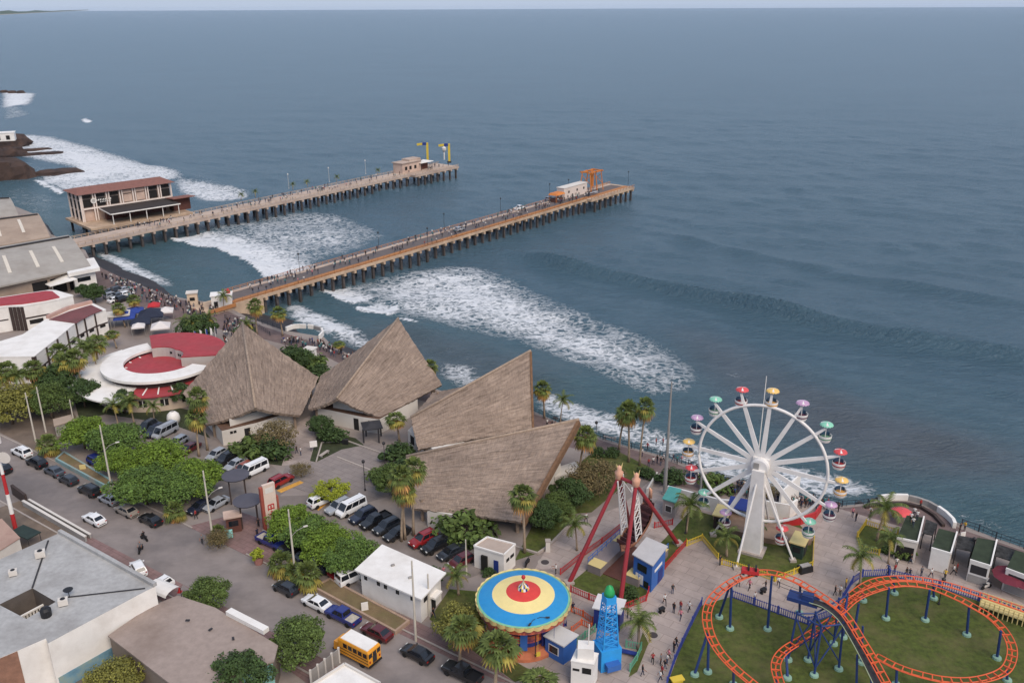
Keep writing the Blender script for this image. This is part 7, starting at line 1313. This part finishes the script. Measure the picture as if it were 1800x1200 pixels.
# ---- poles
UP = utility_pole(11.0); UPn = utility_pole(11.0, 0)
for k, (px, top, lb, proto, rz) in enumerate((((63, 776), 690, 'concrete street pole nearest the white suv', UPn, 0), ((81, 760), 680, 'concrete pole behind the left trees, middle of three', UPn, 0), ((132, 752), 702, 'short concrete pole beside the low shed', UPn, 0), ((197, 862), 747, 'concrete street pole with lamp arm by the turquoise planter', UP, .4), ((375, 952), 827, 'concrete street pole with lamp arm at the gateway corner', UP, .6), ((520, 1018), 895, 'concrete street pole with lamp arm among the short palms', UP, .5), ((731, 1126), 985, 'concrete street pole in front of the utility building corner', UPn, 0), ((820, 1010), 948, 'slim white pole in the parking row near the white hut', UPn, 0), ((755, 1082), 1008, 'dark weathered pole at the utility building side', UPn, 0))):
    h = HT(*px, top); o = place(proto, G(*px), rz, lb); o.scale = (1, 1, h/11) if h > 6 else (.8, .8, h/11)
r = thing('lamp_mast', 'tall grey tapered lamp mast between pirate ship and ferris wheel', 'mast', G(1168, 868)); h = HT(1168, 868, 671); b = MB(); b.tube((0, 0, 0), (0, 0, h), .34, .10, 12); b.build('shaft', M_grey, r); b = MB(); b.lathe([(.5, 0), (.5, .25), (.36, .3)], n=12); b.build('base', M_kerb, r); b = MB(); b.tube((0, 0, h), (0, 0, h+1), .03); b.build('lightning_rod', M_dark, r)
r = thing('flag_mast', 'thin white mast rising above the ferris wheel hub', 'mast', G(1326, 862)); h = HT(1326, 862, 661); b = MB(); b.tube((0, 0, 0), (0, 0, h), .10, .06, 8); b.build('shaft', M_white, r); b = MB(); b.box((0, 0, .2), (.8, .8, .4)); b.build('base', M_kerb, r)
r = thing('lamp_mast', 'shorter grey mast left of the ferris wheel rim', 'mast', G(1229, 888)); b = MB(); b.tube((0, 0, 0), (0, 0, 6), .2, .16, 10); b.build('shaft', M_grey, r); b = MB(); b.box((0, 0, 6.1), (.6, .3, .2)); b.build('lamp_head', M_offwhite, r)
r = thing('radio_mast', 'red and white striped radio mast with white antenna panels', 'mast', G(29, 936)); h = 17.
for i in range(5): z0, z1 = h*i/5, h*(i+1)/5; b = MB(); b.tube((0, 0, z0), (0, 0, z1), .33-.03*i, .33-.03*(i+1), 10); b.build('mast_section', [M_red, M_white][i % 2] if i < 4 else M_red, r)
for i, (x, y, z, s) in enumerate(((.5, .2, 16.2, 1.9), (-.5, .2, 16.4, 1.9), (.1, -.5, 15.9, 2.0), (.1, .6, 17.4, 1.7))): b = MB(); b.box((x, y, z), (.45, .3, s), i*.7); b.build('antenna_panel', M_white, r)
b = MB(); b.lathe([(.0, 0), (.8, .12), (.95, .3), (.9, .3)], n=16); b.v = [Vector((v.x+1.1, -v.z-.2, v.y+13.2)) for v in b.v]; b.build('dish', M_offwhite, r)
for px, top, lb in (((642, 862), 808, 'black lamp post in the plaza beside the bush'), ((677, 822), 776, 'black lamp post at the rear pavilion corner'), ((1205, 938), 882, 'black lamp post on the ferris wheel lawn'), ((1047, 786), 740, 'black lamp post on the promenade by the pavilion tip'), ((1706, 980), 944, 'black lamp post between the snack shops'), ((1650, 1062), 1015, 'black lamp post behind the coaster loop')): lamp_post(HT(*px, top)-.6, 1, lb).location = G(*px)
lamp_post(6.2, 3, 'black lamp post with three arms in front of the swing carousel').location = G(941, 1160)
for px, top, lb in (((508, 332), 317, 'white lamp post on the pale pier, first beyond the restaurant'), ((579, 320), 304, 'white lamp post on the pale pier, middle one'), ((643, 306), 291, 'white lamp post on the pale pier, last before the house')): p = G(*px, 1.5); lamp_post(6.0, 1, lb, M_offwhite).location = p
for px, lb in (((527, 478), 'dark pier lamp post nearest the shore on the working pier'), ((666, 438), 'second dark lamp post of the working pier'), ((781, 403), 'third dark lamp post of the working pier'), ((752, 430), 'dark lamp post on the near rail of the working pier'), ((880, 374), 'fourth dark lamp post of the working pier'), ((966, 347), 'fifth dark lamp post of the working pier, by the silver suv'), ((999, 339), 'dark lamp post at the orange stall of the working pier'), ((1104, 324), 'dark lamp post at the outer corner of the working pier')): p = G(*px, 1.5); lamp_post(5.2, 1, lb).location = p
for i, x in enumerate((347, 357, 367, 375, 383)):
    r = thing('flagpole', ('white flagpole nearest the red raised roof', 'white flagpole second from the red roof', 'white flagpole in the middle of the five', 'white flagpole second from the queue', 'white flagpole closest to the queue')[i], 'flagpole', G(x, 628-2*i)); b = MB(); b.tube((0, 0, 0), (0, 0, 6.5), .06, .04); b.build('pole', M_white, r); b = MB(); b.add([(.05, 0, 6.4), (.35, .1, 6.2), (.3, .05, 4.6), (.05, 0, 4.9), (.07, .04, 6.4), (.37, .14, 6.2), (.32, .09, 4.6), (.07, .04, 4.9)], [(0, 1, 2, 3), (7, 6, 5, 4), (0, 4, 5, 1), (1, 5, 6, 2), (2, 6, 7, 3), (3, 7, 4, 0)]); b.build('flag', [M_cblue, M_white, M_cblue, M_white, M_cnavy][i], r)
r = thing('bench', 'bright yellow bench by the blue coaster fence at the bottom edge', 'bench', G(1190, 1198), .3); b = MB(); b.box((0, 0, .5), (1.6, .9, .15)); b.build('seat', M_yel, r); b = MB(); b.box((0, 0, .21), (1.3, .6, .42)); b.build('support', M_yel, r)
# ---- gateway, totem, signs, bins
p0, p1 = G(466, 934), G(488, 926); h = 7.6; r = thing('totem_sign', 'tall white totem sign with red marks and rusty red side frame', 'sign', G(476, 930), dirang(p0, p1)); b = MB(); b.box((.35, 0, h/2+.3), (1.9, .5, h)); b.build('panel', mat('totem_panel', lin(206, 186, 172), .7, .08, .8), r); b = MB(); b.box((-.85, 0, h/2), (.45, .6, h)); b.box((1.5, 0, h*.36), (.3, .6, h*.72)); b.build('side_frame', mat('rust_red', lin(150, 76, 62), .8, .15, 1.), r)
b = MB()
for z, w in ((4.4, .9), (4.0, .25), (3.7, 1.0), (3.2, .3), (2.8, .8)): b.box((.35, -.27, z), (w, .06, .16))
for x in (-.1, .35, .8): b.box((x, -.268, 3.95), (.14, .055, .9))
b.box((.5, -.27, 2.2), (.6, .06, .4)); b.build('lettering', M_red, r); b = MB(); b.box((.35, -.26, 6.9), (1.3, .05, .9)); b.build('top_emblem', M_offwhite, r)
for lb, px, z in (('dark flat gateway canopy on four posts, seaward one', (420, 880), 4.6), ('dark flat gateway canopy on four posts, nearer the street', (440, 922), 4.2)):
    r = thing('gateway_canopy', lb, 'canopy', G(*px), .35); b = MB(); b.lathe([(2.1, z), (2.2, z+.2), (.2, z+.35)], n=16); b.build('roof', mat('canopy_slate', lin(78, 76, 84), .7, .1, .8), r)
    for sx in (-1.2, 1.2):
        for sy in (-.8, .8): b = MB(); b.box((sx, sy, z/2), (.22, .22, z)); b.build('post', M_slat, r)
r = thing('gate_booth', 'small brown guard booth at the parking gateway', 'booth', G(412, 930), .35); b = MB(); b.box((0, 0, 1.3), (2.2, 1.8, 2.6)); b.build('wall', M_brown, r); b = MB(); b.box((0, 0, 2.7), (2.7, 2.3, .2)); b.build('roof', MATS['pinkish_wall'], r); b = MB(); b.box((0, -.92, 1.6), (1.4, .08, .9)); b.build('window', M_glass, r)
def board(label, px, w, h, z, m, rz=.3, name='sign_board'):
    r = thing(name, label, 'sign', G(*px), rz); b = MB(); b.box((0, 0, z+h/2), (w, .1, h)); b.build('panel', m, r)
    for sx in (-w*.38, w*.38): b = MB(); b.box((sx, .07, (z+h*.5)/2), (.08, .05, z+h*.5)); b.build('post', M_dark, r)
board('pale turquoise sign board on the pink pavement', (403, 947), 1.2, 1.4, .2, mat('board_turquoise', lin(150, 214, 212), .6, .1, 2.)); board('white sign board on the corner bed by the plaza', (552, 793), 1.3, 1.2, .9, M_white); board('cream sign board in the turquoise planter', (147, 830), 1.0, 1.3, .2, M_cream); board('white sign board in the grass planter', (642, 1077), .9, 1.5, .2, M_white); board('pale notice board on the wall beside the planter end', (1690, 952), .9, .9, .8, M_white)
for i, x in enumerate((595, 600, 605, 610)): r = thing('waste_bin', ('black bin under the bush, first of four', 'black bin under the bush, second of four', 'black bin under the bush, third of four', 'black bin under the bush, last of four')[i], 'bin', G(x, 779+.6*i)); b = MB(); b.box((0, 0, .5), (.5, .5, 1.0)); b.build('bin_body', M_black, r); b = MB(); b.box((0, 0, 1.03), (.56, .56, .06)); b.build('lid', M_dark, r)
r = thing('flower_pot', 'pink flower pot with a spiky plant on the pink pavement', 'flower pot', G(455, 990)); b = MB(); b.lathe([(.55, 0), (.75, .9), (.8, 1.1), (.6, 1.1)], n=14); b.build('pot', mat('pot_pink', lin(170, 120, 112), .8, .15, 1.), r); b = crown_mesh(5, 1.0, 8, 60, .4, .8, .5); o = b.build('plant', L_lime, r); o.location = (0, 0, 1.5)
r = thing('water_dome', 'white domed water tank at the end of the parking row', 'tank', G(306, 742)); b = MB(); b.lathe([(1.2, 0), (1.25, 1.0), (1.1, 1.7), (.6, 2.2), (0, 2.35)], n=18); b.build('tank', M_white, r, True); b = MB(); b.lathe([(.25, 2.3), (.25, 2.45), (0, 2.46)], n=10); b.build('cap', M_grey, r)
block('low_shed', 'low open grey shed behind the street trees', 'shed', [G(100, 768), G(132, 758), G(128, 748), G(98, 756)], 0, 2.2, M_grey, M_shed2, .1, .15)
for lb, px, rz in (('grey concrete bench by the plaza bed', (570, 800), 1.1), ('pale bench on the promenade by the pavilion tip', (1072, 772), -.4)): r = thing('bench', lb, 'bench', G(*px), rz); b = MB(); b.box((0, 0, .45), (2.4, .6, .12)); b.build('seat', M_kerb, r); b = MB(); b.box((-.9, 0, .2), (.2, .5, .4)); b.box((.9, 0, .2), (.2, .5, .4)); b.build('support', M_grey, r)
r = thing('trash_pedestal', 'pale pedestal at the bend of the garden path', 'pedestal', G(963, 968)); b = MB(); b.box((0, 0, .9), (.7, .7, 1.8), tap=.85); b.build('shaft', M_offwhite, r); b = MB(); b.box((0, 0, 1.85), (.8, .8, .1)); b.build('cap', M_kerb, r)
lowwall('path_kerb', 'pale kerb wall bordering the garden path', 'wall', [(1012, 912), (963, 962), (945, 974), (905, 962)], .35, .3, M_kerb)
lowwall('path_kerb', 'curved kerb edging the drop-off plaza', 'wall', [(556, 812), (566, 778), (612, 776), (680, 800), (690, 806)], .2, .25, M_kerb); lowwall('path_kerb', 'pale double kerb between plaza and parking lanes', 'wall', [(592, 803), (640, 822), (660, 830)], .15, .3, M_kerb)
r = thing('traffic_cone', 'red traffic cone on the pavement by the awning', 'cone', G(316, 1040)); b = MB(); b.lathe([(.28, 0), (.05, .75), (0, .76)], n=10); b.build('cone', M_red, r); b = MB(); b.box((0, 0, .03), (.6, .6, .06)); b.build('foot', M_red, r)
# rock armour: nobody could count it
r_ = random.Random(9); b = MB(); cwp = cw
for i in range(16, N-1):
    a_, e_ = cwp[i], cwp[i+1]; L_ = (e_-a_).length; d = (e_-a_).normalized(); n = Vector((-d.y, d.x, 0))
    if i in (17, 18, 19) : pass
    dens = 3.2 if i > 24 else 1.2
    for k in range(int(L_*dens)):
        s = r_.uniform(.25, .95)*(1 if i > 24 else .6); q = a_+d*r_.uniform(0, L_)+n*r_.uniform(.6, 6.5 if i > 24 else 7); t = (q-a_).dot(n); z = -1.0-min(1, t/4.5)*3.1+r_.uniform(-.2, .3)
        if i > 36 and t > 3: continue
        vs = [q+Vector((r_.uniform(-1, 1), r_.uniform(-1, 1), r_.uniform(-.6, .9))).normalized()*s*r_.uniform(.7, 1.1) for _ in range(0)]
        ang0 = r_.uniform(0, 6.28); P_ = []
        for lv, rr in ((-.5, .7), (.1, 1.0), (.55, .65)):
            for j in range(5): aa = ang0+j*1.2566+lv; P_.append(Vector((q.x+math.cos(aa)*s*rr*r_.uniform(.75, 1.2), q.y+math.sin(aa)*s*rr*r_.uniform(.75, 1.2), z+lv*s)))
        b.add(P_, [(l*5+j, l*5+(j+1) % 5, (l+1)*5+(j+1) % 5, (l+1)*5+j) for l in range(2) for j in range(5)]+[tuple(range(10, 15))])
tag(b.build('shore_rocks', mat('shore_rock', lin(62, 58, 58), .9, .4, .8, .4, 3., island=.4)), kind='stuff')
# ---- people
FN = lambda px, z=0.: G(px[0], px[1], z)
rp_ = random.Random(21)
def crowd(poly, n, label, group, z=0.):
    P = [G(x, y, z) for x, y in poly]; x0, x1 = min(p.x for p in P), max(p.x for p in P); y0, y1 = min(p.y for p in P), max(p.y for p in P); k = 0; A = np.array
    while k < n:
        x, y = rp_.uniform(x0, x1), rp_.uniform(y0, y1)
        if inside(A([x]), A([y]), P)[0]: person((x, y, z), rp_.uniform(0, 6.28), label, group); k += 1
crowd([(205, 492), (262, 512), (345, 536), (385, 548), (372, 565), (300, 545), (240, 525), (205, 515)], 34, 'person among the loose crowd on the market promenade', 'people on the market promenade')
crowd([(398, 562), (440, 570), (446, 580), (420, 592), (402, 615), (385, 645), (372, 640), (388, 605)], 30, 'person standing in the dense queue behind the left pavilion', 'people in the queue behind the pavilion')
crowd([(490, 597), (530, 600), (570, 606), (568, 613), (525, 607), (488, 604)], 18, 'person in the row standing inside the beach circle', 'people at the beach circle'); crowd([(585, 612), (625, 628), (615, 640), (575, 622)], 10, 'person sitting out by the short beach palm', 'people by the beach palm')
crowd([(1205, 822), (1270, 850), (1330, 862), (1400, 878), (1480, 895), (1478, 905), (1390, 892), (1290, 872), (1205, 838)], 40, 'person strolling on the promenade behind the ferris wheel', 'people strolling behind the ferris wheel')
crowd([(945, 735), (1010, 765), (1100, 790), (1090, 800), (1000, 778), (945, 748)], 8, 'person leaning near the railing behind the largest pavilion', 'people behind the largest pavilion')
for k in range(44): s = LB*rp_.random()**.9*.92; p = TB(s, rp_.uniform(.5, 9.6), 1.66 if True else 0); person(p, rp_.uniform(0, 6.28), 'person walking along the working pier', 'people on the working pier')
for k in range(14): p = TB(LHB-rp_.uniform(4, 26), rp_.uniform(2.2, 8), 1.55); person(p, rp_.uniform(0, 6.28), 'person in the cluster before the orange pier stall', 'people at the pier stall')
for k in range(28): s = 30+(LA-34)*rp_.random(); p = TA(s, rp_.uniform(.8, 9.4), 1.51); person(p, rp_.uniform(0, 6.28), 'person walking along the pale pier', 'people on the pale pier')
for px, sh, lb in (((1182, 1043), 'black', 'person in black walking alone near the blue ticket booth'), ((1168, 1062), 'white', 'person in a white top pushing the stroller on the carnival paving'), ((1184, 1077), 'black', 'person in black beside two others on the carnival paving'), ((1196, 1073), 'red', 'person in a red top between two walkers on the carnival paving'), ((1196, 1089), 'pink', 'person in a pink top nearest the coaster fence among the walkers'), ((1211, 1074), 'white', 'person all in pale clothes walking towards the coaster'), ((977, 1008), 'white', 'person in white at the red fence beside the swing carousel'), ((1007, 1076), 'navy', 'person in navy at the carousel rim'), ((1103, 1084), 'black', 'person in black at the booth behind the drop tower'), ((1109, 1088), 'white', 'person in white at the booth behind the drop tower'), ((1147, 1166), 'red', 'person in bright red walking near the drop tower'), ((1161, 1168), 'grey', 'person in grey beside the one in bright red'), ((1129, 1187), 'black', 'person in dark clothes walking alone at the bottom paving'), ((1030, 918), 'white', 'person in white on the garden path'), ((1012, 925), 'beige', 'person in beige on the garden path'), ((1297, 1031), 'red', 'small person in red under the coaster loop'), ((1317, 1036), 'pink', 'person in pink walking under the coaster loop'), ((1345, 1038), 'black', 'person in black pushing a stroller under the coaster top'), ((1368, 1031), 'white', 'person in white under the coaster top'), ((1388, 1052), 'grey', 'person in grey beside the drive platform'), ((1326, 1057), 'white', 'person in white at the blue fence inside the loop'), ((1467, 1046), 'black', 'person in black seated at the fence by the lift hill'), ((1476, 1046), 'white', 'person in white seated at the fence by the lift hill'), ((1486, 1033), 'yellow', 'person in yellow standing at the fence by the lift hill'), ((1265, 993), 'black', 'person in black at the gap in the yellow fence'), ((1498, 908), 'pink', 'person in pink on the viewpoint paving'), ((1504, 916), 'black', 'person in black beside the one in pink'), ((1530, 906), 'white', 'person in white shirt on the viewpoint paving'), ((1553, 892), 'white', 'person in white at the panelled seating wall'), ((1617, 893), 'red', 'person in red and white by the dark seating wall'), ((1695, 932), 'yellow', 'person in yellow at the end of the seating arc'), ((1686, 936), 'black', 'person in black at the end of the seating arc'), ((1600, 990), 'black', 'person in black outside the open-front shop'), ((1604, 982), 'white', 'person in white leaning at the open-front shop'), ((1575, 996), 'white', 'person in white queueing beside the palm bush'), ((1572, 1008), 'red', 'person in red by the blue fence corner'), ((1560, 1008), 'blue', 'person in blue by the blue fence corner'), ((1592, 1014), 'black', 'person in black crouched on the kerb line'), ((1598, 1015), 'navy', 'person in navy crouched on the kerb line'), ((1619, 1012), 'grey', 'person in grey outside the white-front shop'), ((1636, 1015), 'white', 'person in white outside the white-front shop'), ((1660, 1018), 'yellow', 'person in bright yellow outside the white-front shop'), ((1675, 1010), 'white', 'person in white between two snack shops'), ((1681, 1006), 'red', 'person in orange-red between two snack shops'), ((1733, 1030), 'white', 'person in white beside the pale motorcycle'), ((1140, 820), 'red', 'person in red at the promenade lawn corner'), ((1148, 817), 'white', 'person in white at the promenade lawn corner'), ((1129, 802), 'white', 'person in white beside the promenade palm trunk'), ((1138, 792), 'red', 'person in red nearest the promenade railing'), ((1153, 783), 'red', 'person in red on the railing, left of the mast'), ((1165, 784), 'red', 'person in dark red at the railing by the mast'), ((1155, 814), 'black', 'person in black in the group beside the grey mast'), ((1161, 818), 'black', 'tallest person in black in the mast group'), ((1166, 812), 'white', 'person in white in the mast group'), ((1183, 812), 'navy', 'person in navy just right of the mast'), ((1190, 815), 'teal', 'person in teal right of the mast'), ((1198, 814), 'pink', 'person in pale pink right of the mast'), ((522, 797), 'black', 'person in black crossing the entrance path'), ((529, 800), 'white', 'person in white crossing the entrance path'), ((486, 812), 'blue', 'person in blue beside the white van'), ((455, 926), 'black', 'person in black at the totem sign foot'), ((453, 944), 'navy', 'person in navy on the pink pavement'), ((345, 912), 'red', 'person in red vending under the last street tree'), ((356, 956), 'grey', 'person in grey beside the corner pole'), ((780, 1012), 'pink', 'person in pink in front of the utility building'), ((796, 1020), 'red', 'person in red between utility building and small palm'), ((762, 1086), 'black', 'person in black at the utility building side door')): person(FN(px), rp_.uniform(0, 6.28), lb, None, sh)
for px, sh, lb in (((1172, 1167), 'white', 'w'), ((1168, 1177), 'black', ''), ((1163, 1187), 'red', ''), ((1184, 1146), 'black', ''), ((1188, 1139), 'black', ''), ((1175, 1159), 'pink', ''), ((1160, 1197), 'white', '')): person(FN(px), 0.3, 'person waiting in the line along the blue coaster fence', 'people lining the blue coaster fence', sh)
for px in ((1600, 918), (1611, 914), (1606, 908), (1604, 925)): person(FN(px, 3.3), 1., 'person on the green roof terrace of the open-front shop', 'people on the shop roof terrace', 'white')
for px, lb in (((1163, 1076), 'dark stroller pushed across the carnival paving'), ((1341, 1042), 'dark stroller under the coaster top')):
    r = thing('stroller', lb, 'stroller', G(*px), .6); b = MB(); b.box((0, 0, .6), (.7, .45, .35), tap=1.2); b.build('seat', M_black, r); b = MB(); b.path([(-.3, 0, .6), (-.55, 0, 1.0)], .03, 5); b.build('handle', M_dark, r)
    for sx in (-.3, .3): b = MB(); b.lathe([(.02, -.22), (.16, -.2), (.16, .2), (.02, .22)], n=10); b.v = [Vector((v.x+sx, v.z, v.y+.17)) for v in b.v]; b.build('wheel', M_tyre, r)
# the rest of the far crowd, too small and too many to tell apart: one object
cv, cf, cm_ = [], [], []; keys = [('black', 'navy'), ('white', 'denim'), ('navy', 'black'), ('black', 'denim'), ('grey', 'denim'), ('black', 'black'), ('white', 'black'), ('teal', 'navy')]; mats = []
def addp(p):
    sh, tr = rp_.choice(keys); src = POSES[rp_.choice([0, 1, 2])]; M = Matrix.Translation(p) @ Matrix.Rotation(rp_.uniform(0, 6.28), 4, 'Z'); k = len(cv); cv.extend([tuple(M @ v.co) for v in src.vertices])
    for q in src.polygons:
        c = q.center; mm = M_hair if c.z > 1.62 else M_skin if c.z > 1.48 else CLOTH[tr] if c.z < .97 else CLOTH[sh]
        if mm not in mats: mats.append(mm)
        cf.append([k+i for i in q.vertices]); cm_.append(mats.index(mm))
for k in range(150): addp(TB(LB*rp_.random()*.9, rp_.uniform(.5, 9.6), 1.66))
for k in range(90): addp(TA(25+(LA-27)*rp_.random(), rp_.uniform(.6, 9.5), 1.52))
for poly, n in (([(205, 492), (262, 512), (345, 536), (385, 548), (372, 565), (300, 548), (240, 530), (205, 515)], 110), ([(398, 562), (440, 570), (446, 580), (420, 592), (402, 615), (385, 645), (372, 640), (388, 605)], 50), ([(490, 597), (570, 606), (625, 630), (612, 642), (560, 616), (488, 606)], 35), ([(1205, 822), (1270, 850), (1330, 862), (1480, 895), (1478, 903), (1290, 870), (1205, 836)], 50), ([(170, 478), (200, 490), (240, 505), (235, 512), (190, 498)], 20)):
    P = [G(x, y) for x, y in poly]; k = 0
    while k < n:
        x, y = rp_.uniform(min(p.x for p in P), max(p.x for p in P)), rp_.uniform(min(p.y for p in P), max(p.y for p in P))
        if inside(np.array([x]), np.array([y]), P)[0]: addp(Vector((x, y, .02))); k += 1
me = bpy.data.meshes.new('crowd'); me.from_pydata(cv, [], cf)
for mm in mats: me.materials.append(mm)
me.polygons.foreach_set('material_index', cm_); me.update(); o = bpy.data.objects.new('crowd', me); COL.objects.link(o); tag(o, kind='stuff')
# remove unused prototypes
for o in list(bpy.data.objects):
    if o.get('label') == 'x' and not o.parent:
        for ch in list(o.children_recursive)+[o]: bpy.data.objects.remove(ch)
for o in bpy.data.objects:
    for k in ('_used', '_P'):
        if k in o: del o[k]
